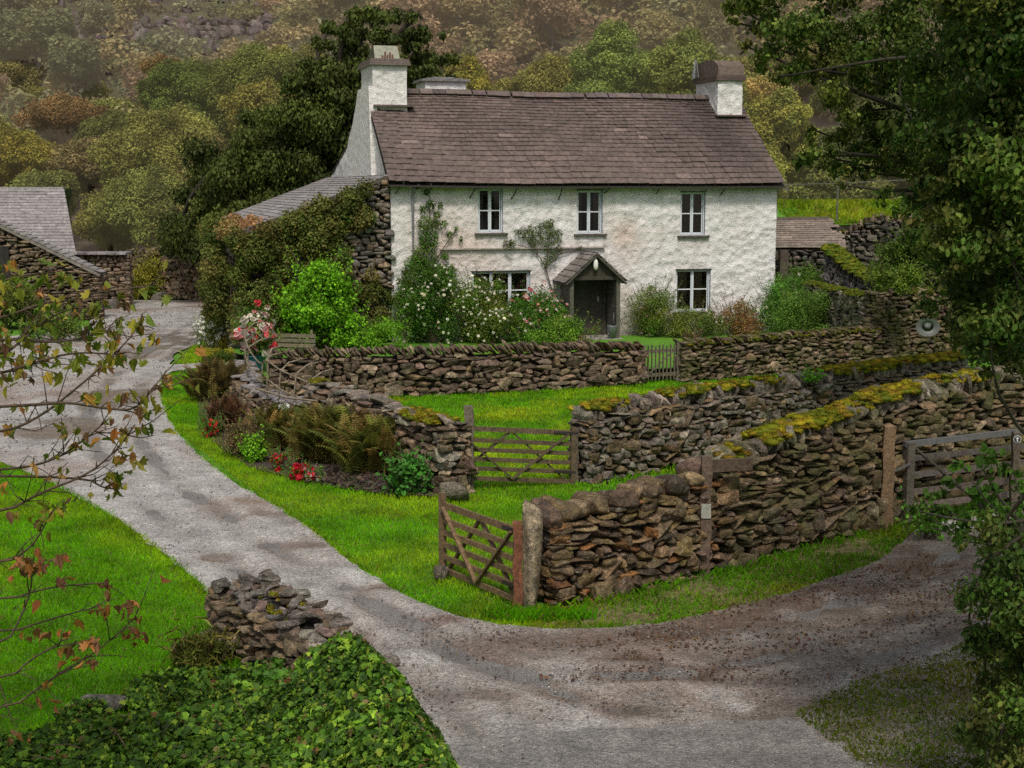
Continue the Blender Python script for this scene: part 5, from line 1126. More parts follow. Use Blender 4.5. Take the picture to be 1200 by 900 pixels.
# loose stones and fallen leaves on the drive
ST_PEB = stones(4, 2, 3., .1, 2, 300)
def pebble_cols(n): return pal([(.36, .34, .33), (.26, .245, .235), (.48, .46, .45), (.30, .22, .18), (.2, .185, .18)], n, .3)
a = Acc(); lo, hi = DRW.min(0), DRW.max(0)
for poly, n, s0, s1 in ((GP([(470, 720), (1180, 640), (1180, 900), (540, 900), (440, 780)]), 15000, .010, .036), (GP([(190, 440), (60, 560), (245, 698), (480, 800), (640, 735), (350, 610), (240, 540)]), 9000, .012, .034), (GP([(100, 370), (262, 355), (200, 435), (190, 445), (60, 560), (-50, 520), (-50, 400)]), 9000, .02, .06)):
    p = sample_poly(poly, n / np.prod(poly[:, :2].max(0) - poly[:, :2].min(0))); p = p[in_poly(p, DRW)]; f = fbm(np.c_[p * 1.1, np.zeros(len(p))], 23, 4); p = p[f + rng.uniform(-.12, .12, len(p)) > .47]
    n = len(p); sz = (s0 + (s1 - s0) * rng.random(n) ** 3); yaw = rng.uniform(0, 6.28, n); X = np.stack([np.cos(yaw), np.sin(yaw), 0 * yaw], 1); Y = np.stack([-np.sin(yaw), np.cos(yaw), 0 * yaw], 1); Z = np.tile(ZU, (n, 1))
    j = rng.integers(0, 4, n)
    for t in range(4):
        k = j == t; a.inst(ST_PEB[t], np.c_[p[k], .016 + sz[k] * .2], np.stack([X * sz[:, None], Y * (sz * rng.uniform(.6, 1, n))[:, None], Z * (sz * .6)[:, None]], 1)[k], pebble_cols(k.sum()))
solo('gravel', a, M['stone'], kind='stuff', smooth=True)
a = Acc()
for poly, n, thr in ((GP([(700, 750), (1080, 650), (1180, 680), (1180, 790), (900, 800), (640, 800), (520, 770)]), 9000, .47), (GP([(640, 740), (840, 690), (1060, 615), (1060, 650), (900, 705), (760, 735)]), 700, .2), (GP([(420, 740), (640, 740), (640, 800), (450, 800)]), 160, .5), (LAWN_L, 70, .2), (GP([(120, 790), (300, 740), (260, 800), (80, 860)]), 160, .4)):
    p = sample_poly(poly, n / np.prod(poly[:, :2].max(0) - poly[:, :2].min(0))); f = fbm(np.c_[p * A([.8, 1.6]), np.zeros(len(p))], 29, 4); p = p[f + rng.uniform(-.1, .1, len(p)) > thr]; n = len(p)
    put_leaves(a, np.c_[p, np.full(n, .022) + rng.uniform(0, .012, n)], rng.normal(size=(n, 3)) * .35 + ZU, rng.uniform(.018, .05, n), pal([(.13, .06, .035), (.10, .05, .03), (.18, .095, .04), (.085, .045, .032), (.22, .15, .05)], n, .3, [.3, .3, .15, .2, .05]), LEAF_O)
solo('fallen_leaves', a, M['petal'], kind='stuff')

# ------------------------------------------------------------------ garden bed along the curved wall
a = Acc(); BED = wobble(GP([(236, 436), (232, 480), (250, 517), (290, 547), (340, 560), (400, 573), (455, 580), (512, 582), (540, 578), (500, 560), (440, 535), (380, 512), (330, 498), (292, 470), (282, 440)]), .05, .15, 3)
poly_sheet('soil_bed', BED, .012, m_plain('soil', (.055, .035, .03), .9, 0, .6, 25))
a = Acc(); p = sample_poly(GP([(400, 573), (455, 580), (490, 580), (450, 560), (380, 552), (340, 550), (350, 560)]), 500); n = len(p); put_leaves(a, np.c_[p, rng.uniform(.02, .10, n)], rng.normal(size=(n, 3)) + ZU, rng.uniform(.05, .10, n), pal([(.06, .04, .045), (.09, .06, .05), (.05, .055, .03)], n), LEAF_O); solo('dark_ground_cover', a, M['leaf'], kind='stuff')
def bracken(label, px, py, wpx, hpx, cols, n=120, z=0., group='bracken clumps in the wall bed'):
    g = G(px, py, z); s = F_PX / g[1]; w, h = wpx / s, hpx / s; th = Thing('bracken', g, label, 'fern', group)
    a = Acc(); c = np.stack([g[0] + rng.normal(0, w * .17, n), g[1] + rng.normal(0, w * .08, n), np.full(n, g[2])], 1); yaw = rng.uniform(0, 2 * pi, n); L = h * rng.uniform(.6, 1.25, n); pit = rng.uniform(.35, 1.35, n)
    ex = np.stack([np.cos(yaw) * np.cos(pit), np.sin(yaw) * np.cos(pit), np.sin(pit)], 1); ey = np.stack([-np.sin(yaw), np.cos(yaw), 0 * yaw], 1); ez = np.cross(ex, ey)
    a.inst(FROND, c, np.stack([ex, ey, ez], 1) * L[:, None, None], pal(cols, n, .3)); th.part('frond', a, M['leaf'], kind='stuff'); b = Acc()
    for k in range(10): b.tube([c[k] - ZU * .03, c[k] + ex[k] * L[k] * .4], [.012, .006], 5, (.1, .06, .03))
    th.part('stem', b, M['bark'])
BR1 = [(.07, .05, .018), (.10, .075, .022), (.05, .045, .018), (.12, .10, .03)]; BR2 = [(.11, .115, .02), (.14, .12, .03), (.08, .08, .02), (.16, .11, .035), (.07, .09, .018)]
bracken('dark brown bracken clump at the top of the wall bed by the clipped box', 256, 470, 66, 50, BR1, 240)
bracken('olive bracken clump under the slate-paved wall', 325, 528, 74, 54, BR2, 220)
bracken('broad golden-olive bracken clump at the middle of the curved wall', 382, 541, 96, 66, BR2, 340)
bracken('tall olive bracken clump beside the leafy shrub of the wall bed', 442, 556, 92, 70, BR2, 340)
bracken('reddish withered bracken between the dark clump and the scarlet flowers', 268, 506, 50, 44, [(.10, .045, .025), (.13, .07, .035), (.08, .06, .03)], 90)
GR = [(.05, .13, .012), (.07, .16, .015), (.035, .09, .01)]; LIME = [(.13, .29, .012), (.17, .34, .016), (.085, .21, .01), (.055, .15, .008)]; DKG = [(.03, .07, .012), (.045, .09, .012), (.025, .055, .01)]; OLV = [(.10, .12, .02), (.075, .09, .015), (.13, .13, .025)]
bush('shrub', 'broad-leaved fresh green shrub at the closed end of the wall bed', 'shrub', 477, 579, 58, 50, [(.045, .15, .02), (.06, .19, .03), (.03, .10, .015)], .09, dens=180, T=LEAF_O, n=12)
bush('flowering_plant', 'red bedding flowers beside the lime leaves in the wall bed', 'flower', 350, 563, 34, 22, GR, .04, n=7, flow=([(.55, .012, .03), (.65, .03, .05)], .07, 60))
bush('flowering_plant', 'crimson bedding flowers below the golden bracken', 'flower', 330, 552, 26, 24, GR, .04, n=6, flow=([(.45, .01, .025), (.6, .02, .04)], .06, 40))
bush('flowering_plant', 'red and white bedding flowers nearest the lawn edge of the bed', 'flower', 366, 566, 26, 18, GR, .04, n=6, flow=([(.6, .02, .05), (.75, .7, .65)], .055, 40))
bush('flowering_plant', 'scarlet flowers below the dark bracken clump', 'flower', 247, 513, 30, 24, GR, .045, n=7, flow=([(.6, .06, .04), (.5, .03, .03)], .06, 36))
bush('shrub', 'lime green seedling clump among the red flowers of the bed', 'shrub', 300, 541, 34, 34, LIME, .06, n=8)
bush('shrub', 'pink tinged low shrub between the red bracken and the slate paving', 'shrub', 280, 535, 44, 46, [(.12, .09, .04), (.08, .10, .025), (.16, .08, .05)], .05, n=10)
bush('shrub', 'yellow-green low tuft below the hoop railing', 'shrub', 262, 498, 40, 34, [(.13, .15, .02), (.09, .12, .018)], .045, n=9)
# clipped box, pot flowers, white and yellow border
g = G(254, 428, 0); a = Acc(); th = Thing('box_bush', g, 'clipped box bush with golden top beside the drive', 'shrub')
for k in range(26):
    c = g + A([random.uniform(-.42, .42), random.uniform(-.3, .3), random.uniform(.1, .42)]); clump_leaves(a, [c], [.16], 1100, .035, [(.035, .06, .008), (.05, .075, .01)] if c[2] < .34 else [(.26, .22, .015), (.32, .25, .02), (.15, .17, .015)], cvar=.1)
th.part('foliage', a, M['leaf']); b = Acc(); b.tube([g, g + ZU * .3], .04, 6, (.1, .08, .06)); th.part('stem', b, M['bark'])
bush('dahlia', 'white and coral dahlias crowding the teal pot', 'flower', 0, 0, 62, 62, GR + OLV, .06, n=12, g=POT_TOP - ZU * .05, flow=([(.75, .70, .64), (.80, .74, .70), (.62, .06, .08), (.72, .25, .25), (.75, .68, .6)], .17, 110))
bush('flowering_plant', 'white daisy bush by the drive next to the clipped box', 'flower', 255, 408, 52, 52, OLV + GR, .05, z=.0, n=14, flow=([(.75, .74, .68), (.8, .78, .72)], .11, 260))
bush('flowering_plant', 'yellow and orange border flowers behind the dahlias', 'flower', 292, 402, 40, 40, OLV + [(.2, .13, .02)], .05, z=.2, n=10, flow=([(.65, .38, .02), (.6, .25, .04), (.7, .5, .1)], .07, 90))
bush('shrub', 'ochre heather-like clump above the clipped box', 'shrub', 262, 414, 40, 26, [(.2, .15, .02), (.14, .11, .02)], .04, n=8)
# cottage garden plants
gz = .30
bush('shrub', 'big lime green shrub in the garden before the creeper', 'shrub', 374, 408, 122, 108, LIME, .095, z=gz, n=120, dens=150, rr=.13, var=.45, depth=.75, T=LEAF_O, spray=60)
bush('shrub', 'low bright green perennial between the lime shrub and the climbing roses', 'shrub', 450, 408, 64, 38, [(.085, .20, .012), (.12, .25, .016)], .06, z=gz, n=12)
bush('rose_bush', 'tall dark rose with scattered white blooms at the cottage corner', 'shrub', 497, 404, 84, 98, GR + DKG, .05, z=gz, n=40, rr=.2, g=H(1.15, -.75, gz), flow=([(.8, .78, .70), (.75, .7, .5)], .08, 130))
bush('rose_bush', 'bushy white rose under the three-light window', 'shrub', 548, 404, 84, 80, GR + OLV, .05, z=gz, n=30, rr=.22, g=H(2.55, -1.0, gz), flow=([(.82, .8, .72), (.8, .76, .6)], .08, 180))
bush('flowering_plant', 'leafy clump topped with pink and red lilies beside the porch roses', 'flower', 608, 404, 96, 62, GR, .05, z=gz, n=24, g=H(4.35, -.9, gz), flow=([(.65, .08, .14), (.75, .25, .3), (.8, .6, .55), (.8, .78, .7)], .09, 120))
bush('shrub', 'low fresh green plants along the wall just before the porch', 'shrub', 655, 408, 104, 40, [(.08, .18, .012), (.11, .23, .016), (.12, .17, .03)], .055, z=gz, n=18, depth=.3)
bush('shrub', 'yellow and russet low plants in front of the porch step', 'shrub', 683, 408, 40, 22, [(.16, .16, .03), (.18, .09, .04), (.08, .14, .02)], .05, z=gz, n=8, depth=.5)
bush('shrub', 'tall seeding shrub on the bright side of the porch', 'shrub', 768, 402, 66, 64, GR + OLV, .045, z=gz, n=24, rr=.22, g=H(8.45, -.6, gz), flow=([(.35, .2, .25), (.4, .3, .25)], .05, 40))
bush('shrub', 'low variegated green shrub under the far ground-floor window', 'shrub', 815, 403, 88, 38, OLV + GR + [(.2, .22, .08)], .045, z=gz, n=14, g=H(9.7, -1.1, gz))
bush('shrub', 'russet sedum clump past the far ground-floor window', 'shrub', 856, 398, 66, 46, [(.18, .07, .03), (.14, .09, .03), (.12, .12, .025)], .045, z=gz, n=14, g=H(11.0, -1.0, gz), flow=([(.4, .2, .2), (.35, .12, .08)], .06, 50))
bush('shrub', 'feathery green shrub with cream flowers at the far corner of the cottage', 'shrub', 905, 396, 92, 70, [(.06, .16, .02), (.09, .2, .025), (.05, .11, .015)], .05, z=gz, n=30, rr=.22, g=H(12.6, -1.5, gz), flow=([(.75, .72, .6)], .08, 26))
bush('shrub', 'spreading soft green bush against the mossy inner wall', 'shrub', 965, 396, 120, 66, [(.07, .13, .02), (.10, .17, .025), (.05, .09, .015)], .05, z=gz, n=34, rr=.22, g=G(952, 402, gz) + A([.3, 1.2, 0]))
bush('shrub', 'arching green bramble below the outhouse', 'shrub', 935, 366, 96, 62, [(.05, .11, .012), (.08, .15, .015)], .06, n=24, rr=.22, g=G(940, 386, gz) + A([.2, 1.5, .2]))
bush('shrub', 'knee-high pale flowering clump between the variegated shrub and the russet sedum', 'shrub', 836, 400, 50, 30, GR + OLV, .045, z=gz, n=14, g=H(10.4, -.7, gz), flow=([(.75, .6, .6), (.8, .78, .7)], .07, 50))
bush('shrub', 'low yellowish clump between the seeding shrub and the variegated shrub', 'shrub', 790, 402, 50, 28, [(.13, .15, .025), (.10, .13, .02)], .045, z=gz, n=14, g=H(9.05, -1.3, gz))
bush('shrub', 'bare reddish heap of cut stems at the foot of the garden wall gap', 'shrub', 812, 405, 30, 18, [(.09, .04, .02), (.06, .04, .02)], .04, z=gz, n=6)
# climber on the cottage: stems, leafy clumps
def climber(name, label, stems, leaves, cols, leaf=.06, dens=500, flow=None, n_open=0, r_stem=.03):
    th = Thing(name, stems[0][0], label, 'climbing plant'); b = Acc()
    for st in stems: b.tube(smooth_line(st), np.linspace(r_stem, r_stem * .3, len(smooth_line(st))), 6, (.13, .10, .07))
    th.part('stem', b, M['bark'], smooth=True); a = Acc(); clump_leaves(a, [c for c, r in leaves], [r for c, r in leaves], dens, leaf, cols, LEAF_O, flat=1.0, up=.2)
    th.part('foliage', a, M['leaf'])
    if flow:
        f = Acc(); fc, fs, fn = flow; i = rng.integers(len(leaves), size=fn); d = unit(rng.normal(size=(fn, 3)) * .7 + A([0, -1, .2])); C = A([c for c, r in leaves])[i] + d * A([r for c, r in leaves])[i][:, None]; blossoms(f, C, d, fs, fc); th.part('blossom', f, M['petal'])
    return th
def wp(px, py, off=.1): u, z = Fr(px, py, -off); return H(u, -off, z)
lv = []
for (x, y, r) in ((497, 300, 16), (490, 325, 20), (508, 335, 18), (478, 345, 16), (502, 280, 13), (498, 262, 10), (515, 322, 14), (488, 310, 14), (500, 350, 22), (478, 370, 18), (512, 365, 18), (466, 352, 10)): lv.append((wp(x, y, .25), r / 38))
for (x, y, r) in ((505, 240, 6), (512, 252, 5), (520, 262, 5), (500, 225, 4), (510, 262, 6), (496, 245, 5), (522, 300, 5), (530, 315, 5), (527, 275, 4), (535, 268, 3), (516, 240, 4), (533, 330, 4), (528, 345, 4), (470, 330, 6), (474, 318, 5), (472, 215, 3), (490, 218, 4), (504, 216, 3), (540, 280, 3)): lv.append((wp(x, y, .1), r / 38))
climber('climbing_rose', 'dense climbing rose on the downpipe at the cottage corner', [[wp(490, 398, .25), wp(492, 340, .2), wp(498, 280, .12), wp(506, 240, .08), wp(500, 218, .06)], [wp(495, 330, .15), wp(520, 290, .1), wp(535, 268, .06)], [wp(492, 350, .2), wp(522, 320, .1), wp(533, 345, .06)]], lv, GR + DKG + OLV[:1], .055, 520, ([(.8, .76, .6)], .07, 26))
lv = [(wp(x, y, .12), r / 37) for x, y, r in ((595, 287, 7), (600, 285, 5), (612, 272, 6), (620, 276, 8), (630, 272, 7), (625, 284, 7), (636, 282, 6), (641, 263, 6), (645, 270, 8), (650, 280, 8), (655, 273, 5), (642, 290, 6), (648, 300, 7), (640, 306, 6), (655, 292, 5), (606, 272, 4), (634, 265, 4), (646, 260, 4), (680, 291, 4), (622, 268, 5))]
climber('climbing_rose', 'thin climbing rose with twisted stem trained over the wall beside the porch', [[wp(661, 398, .15), wp(655, 360, .12), wp(645, 335, .1), (wp(639, 312, .09)), wp(630, 297, .08), wp(615, 288, .08), wp(592, 286, .08)], [wp(640, 314, .1), wp(642, 292, .09), wp(645, 268, .08)], [wp(638, 310, .09), wp(655, 297, .08), wp(680, 292, .06)], [wp(630, 297, .08), wp(622, 278, .08)]], lv, [(.055, .09, .025), (.08, .11, .03), (.10, .09, .05)], .05, 420)
# creeper smothering the lean-to
lv = []
for k in range(150):
    u = random.uniform(-4.9, -.75); topz = min(ltz(u) - .05, 5.0); lo = .5 if u < -2.8 else (.6 if random.random() < .3 else 1.4 + (u + 2.8) * .25)
    zz = random.uniform(lo, topz); 
    if u > -1.5 and zz < 3.9 and zz > 1.9: continue
    lv.append((H(u, -.3 - .25 * random.random() - .25 * (u < -3.5), zz), random.uniform(.26, .46)))
for k in range(26): w_ = random.uniform(-.2, 2.8); zz = random.uniform(1.0, 3.9); lv.append((H(-5.05 - random.uniform(0, .35), w_, zz), random.uniform(.3, .5)))
for k in range(10): lv.append((H(random.uniform(-1.0, -.3), -.25, random.uniform(.8, 2.3)), random.uniform(.2, .35)))
cr = Thing('creeper', H(-3, -.3, 0), 'brown-green creeper smothering the stone front of the lean-to', 'climbing plant'); a = Acc()
clump_leaves(a, [c for c, r in lv], [r for c, r in lv], 260, .085, [(.06, .085, .014), (.085, .10, .02), (.11, .10, .025), (.045, .075, .014), (.12, .09, .03), (.05, .09, .016)], LEAF_O, flat=1.0, up=.2); cr.part('foliage', a, M['leaf'])
a = Acc(); tp = [(H(random.uniform(-5.3, -3.7), random.uniform(-.5, 3.2), 3.75 + random.uniform(-.2, .25)), random.uniform(.25, .4)) for k in range(22)]
clump_leaves(a, [c for c, r in tp], [r for c, r in tp], 260, .08, [(.30, .12, .07), (.26, .15, .08), (.20, .13, .05), (.16, .14, .04)], LEAF_O, flat=.9); cr.part('foliage', a, M['leaf'], label='pinkish autumn leaves along the top of the creeper'); b = Acc()
for k in range(14): u = random.uniform(-4.8, -.6); b.tube(smooth_line([H(u, -.15, .1), H(u + random.uniform(-.3, .3), -.2, 1.6), H(u + random.uniform(-.6, .6), -.2, 2.9)]), .025, 5, (.12, .09, .06))
cr.part('stem', b, M['bark'])
# yard shrubs
bush('shrub', 'yellow-green young bush against the high yard wall', 'shrub', 174, 350, 50, 56, [(.17, .17, .02), (.13, .14, .02), (.2, .17, .03)], .09, n=16, dens=180)
bush('shrub', 'golden shrub in front of the shed verge', 'shrub', 62, 362, 74, 64, [(.16, .14, .02), (.10, .11, .018), (.2, .13, .025)], .1, n=22, dens=160)
bush('shrub', 'dark green bank of shrubs beside the shed door', 'shrub', 8, 384, 90, 60, [(.045, .07, .012), (.07, .09, .015), (.09, .08, .02)], .1, n=22, dens=160)
bush('shrub', 'low green mound on the island at the drive bend', 'shrub', 66, 400, 76, 34, [(.05, .13, .012), (.08, .15, .015), (.09, .09, .02)], .08, n=16, dens=220)
for i, (px, py, r, lab) in enumerate(((108, 368, .42, 'flat-topped boulder at the end of the shed wall'), (128, 362, .34, 'dark boulder between the shed and the yard wall'), (186, 352, .3, 'grey boulder at the foot of the yard wall'))):
    g = G(px, py); V, F = ST_SLAB[i]; a = Acc(); a.add(V * A([r * 2.4, r * 1.6, r * 1.6]) + g + A([0, 0, r * .5]), F, (.17, .15, .13)); solo('boulder', a, M['stone'], lab, 'stone', loc=g, smooth=True)
bush('holly_bush', 'dark holly thicket past the dished wall behind the field wall', 'shrub', 0, 0, 130, 130, [(.02, .045, .01), (.035, .065, .012)], .09, n=60, dens=240, rr=.16, g=A([*G(1185, 440)[:2], 0]))
bush('holly_bush', 'tall dark thicket under the spreading tree by the grass bank', 'shrub', 0, 0, 150, 150, [(.025, .05, .01), (.04, .07, .012), (.06, .07, .015)], .11, n=60, dens=170, rr=.16, g=A([*P(1140, 330, 42)[:2], .2]))
bush('elder_bush', 'leafy elder hanging over the sloping slate wall', 'shrub', 0, 0, 110, 80, [(.05, .09, .012), (.07, .12, .015), (.04, .07, .012)], .09, n=40, dens=200, rr=.18, g=P(1075, 345, 43))
# ferns and moss growth on the slate wall
bush('fern', 'bright fern tuft growing at the foot of the pale slate wall', 'fern', 0, 0, 66, 26, [(.09, .17, .015), (.12, .2, .02)], .09, n=12, g=P(1045, 332, 43.5), tip=A([0, -.5, -.6]))
bush('shrub', 'green scrub along the top of the tall dish wall', 'shrub', 0, 0, 90, 34, [(.06, .10, .012), (.09, .13, .015)], .08, n=18, g=P(1060, 345, 38.5))
bush('weed', 'green weed clump at the foot of the pointed post', 'plant', 1052, 610, 34, 46, [(.04, .14, .015), (.06, .19, .02)], .055, n=10, dens=300)
bush('weed', 'bright nettle patch between the pointed post and the side gate', 'plant', 1085, 632, 62, 40, [(.06, .16, .015), (.10, .2, .02)], .07, n=12, dens=220)
bush('weed', 'small fern in the crest of the field wall', 'fern', 0, 0, 24, 14, [(.08, .22, .015)], .06, n=5, g=A([*W2.at(6.0)[0][:2], 1.2]) + W2.at(6.0)[2] * .28)
bush('grass_tussock', 'straw-coloured grass tussock at the end of the tumbled wall', 'grass', 234, 782, 62, 36, [(.14, .12, .03), (.10, .12, .02), (.07, .09, .015)], .2, n=18, dens=900, T=LEAF_B, tip=A([0, 0, .6]))
g = G(118, 830); V, F = ST_SLAB[7]; a = Acc(); a.add(V * A([.55, .5, .2]) + g + A([0, 0, .04]), F, (.24, .22, .19)); solo('boulder', a, M['stone_pale'], 'flat pale stone in the lawn at the ivy edge', 'stone', loc=g, smooth=True)

# ------------------------------------------------------------------ ivy mound over the tumbled wall
ivy_line = GP([(352, 800), (395, 828), (424, 862), (450, 908), (478, 975), (500, 1060)])
IL = smooth_line(ivy_line[:, :2], 2)
def ivy_h(p):
    d = np.full(len(p), 9.); side = np.zeros(len(p)); prog = np.zeros(len(p))
    for i, (q0, q1) in enumerate(zip(IL[:-1], IL[1:])):
        v = q1 - q0; t = np.clip(((p - q0) @ v) / (v @ v), 0, 1); e = p - (q0 + t[:, None] * v); dd = np.linalg.norm(e, axis=1); m = dd < d
        side[m] = (v[0] * e[m, 1] - v[1] * e[m, 0]); d[m] = dd[m]; prog[m] = (i + t[m]) / len(IL)
    sd = np.where(side > 0, d, -d)        # > 0 towards the drive
    h = np.where(sd > 0, .72 * np.clip(1 - (sd / .52) ** 2, 0, 1), .16 + .50 * np.exp(-(sd / .62) ** 2))
    k = np.clip((prog - .10) / .16, 0, 1); k2 = np.clip(-sd - .25, 0, 1)
    h = h * np.maximum(k, 0) if False else np.where(sd > -.25, h * k, h * np.maximum(k, .45 * k2 + .1))
    return h + .26 * (fbm(np.c_[p * 2.6, np.zeros(len(p))], 44, 4) - .5) * (h > .05)
IVP = GP([(-60, 905), (40, 868), (110, 838), (170, 812), (232, 800), (300, 800), (360, 800), (395, 770), (450, 770), (530, 840), (600, 960), (640, 1100), (-200, 1150), (-200, 940)])
lo, hi = IVP[:, :2].min(0), IVP[:, :2].max(0); nx = ny = 90; X, Y = np.meshgrid(np.linspace(lo[0], hi[0], nx), np.linspace(lo[1], hi[1], ny), indexing='ij'); pp = np.stack([X.ravel(), Y.ravel()], 1); hh = ivy_h(pp); ins = in_poly(pp, IVP)
iv = Thing('ivy', G(300, 860), 'dark ivy blanket spilling over the end of the tumbled wall', 'ivy'); a = Acc(); i, j = np.meshgrid(np.arange(nx - 1), np.arange(ny - 1), indexing='ij'); k = (i * ny + j).ravel(); Fq = np.stack([k, k + ny, k + ny + 1, k + 1], 1); keep = ins[Fq].all(1) & (hh[Fq].min(1) > .04)
a.add(np.c_[pp, np.where(ins, hh - .07, -.1)], Fq[keep], (.012, .02, .006)); iv.part('stem', a, M['dark_leaf'], label='dark mat of stems under the ivy leaves')
a = Acc(); p = sample_poly(IVP, 4600); h = ivy_h(p); k = h > .05; p, h = p[k], h[k]; n = len(p); e = .04
gx = (ivy_h(p + A([e, 0])) - ivy_h(p - A([e, 0]))) / (2 * e); gy = (ivy_h(p + A([0, e])) - ivy_h(p - A([0, e]))) / (2 * e)
N = unit(np.stack([-gx, -gy, np.ones(n)], 1)); f = fbm(np.c_[p * 1.8, np.zeros(n)], 51, 3)
C = pal([(.032, .07, .010), (.045, .10, .012), (.08, .155, .014), (.14, .21, .02), (.024, .048, .012), (.10, .08, .03)], n, .4, [.27, .28, .22, .11, .10, .02]) * (.6 + 1.0 * f)[:, None]; red = (f > .6) & (rng.random(n) < .05); C[red] = A([.13, .07, .03])
put_leaves(a, np.c_[p, h] + N * rng.uniform(-.07, .09, n)[:, None], N + rng.normal(size=(n, 3)) * .62, rng.uniform(.025, .082, n) * (.65 + .7 * f), C, LEAF_I, tip=A([.1, -.6, -.7])); iv.part('leaf', a, M['dark_leaf'], kind='stuff')
st_ = Acc()
for k in range(60):
    q = sample_poly(IVP, .2)[:1]
    if len(q) and ivy_h(q)[0] > .12:
        m = 5; ang = random.uniform(0, 6.28); pts = [A([*(q[0] + A([cos(ang), sin(ang)]) * .12 * i), 0]) for i in range(m)]; pts = [p_ + ZU * (float(ivy_h(p_[None, :2])[0]) + .07 + .05 * math.sin(i * 1.3)) for i, p_ in enumerate(pts)]; st_.tube(pts, .006, 4, (.12, .08, .05))
if st_.n: iv.part('stem', st_, M['bark'])
# runners climbing the stone face
a = Acc(); q = [GP([(330, 790)], .3)[0], GP([(352, 800)], .35)[0], GP([(320, 775)], .3)[0]]
for c in q: clump_leaves(a, [c + A([0, -.2, 0])], [.16], 150, .09, [(.05, .13, .02), (.08, .18, .02)], LEAF_I)
iv.part('leaf', a, M['leaf'], kind='stuff')

# ------------------------------------------------------------------ trees behind
def px_clumps(lst, dist, jitter=1.0):
    return [P(x, y, dist + random.uniform(-jitter, jitter)) for x, y, r in lst], [r * dist / F_PX for x, y, r in lst]
def base_at(px, dist):
    x = (px - 600) / F_PX * dist; return A([x, dist, float(hill_z(A([x]), A([dist]))[0]) if dist > 72 else 0])
# yew
ylst = []
for (cx, cy, hw) in ((428, 17, 16), (452, 24, 40), (410, 36, 32), (470, 44, 52), (395, 52, 26), (440, 60, 60), (505, 70, 34), (400, 78, 50), (470, 86, 50), (515, 96, 30), (375, 96, 40), (430, 104, 60)):
    for k in range(int(hw / 3.2)):
        f_ = random.uniform(-1, 1); ylst.append((cx + f_ * hw, cy - 5 * abs(f_) ** 2 + random.gauss(0, 2.5), random.uniform(6, 11) * (1.25 - .5 * abs(f_))))
for (cx, cy, w, h, n) in ((420, 95, 60, 20, 14), (400, 125, 80, 45, 24), (350, 165, 80, 45, 24), (310, 215, 90, 40, 26), (260, 262, 80, 34, 22), (380, 200, 70, 40, 18), (330, 260, 80, 40, 20), (230, 280, 40, 16, 8), (345, 215, 90, 50, 40), (300, 250, 80, 36, 30), (420, 105, 70, 40, 24)):
    for k in range(n): ylst.append((cx + random.gauss(0, w * .45), cy + random.gauss(0, h * .45), random.uniform(13, 26)))
cs, rs = px_clumps(ylst, 62, 2.2)
tree_from('yew_tree', 'huge dark yew with drooping sprays behind the white gable', (*base_at(400, 62)[:2], 0), cs, rs, .20, 95, [(.034, .052, .010), (.048, .068, .013), (.066, .082, .016), (.035, .045, .012)], .5, P(400, 130, 62), T=LEAF_D, up=.1, tip=A([0, -.2, -1.2]), shell=(.3, 1.15), nl=22, flat=.8, mat='dark_leaf', cvar=.3, bark=(.035, .026, .02))
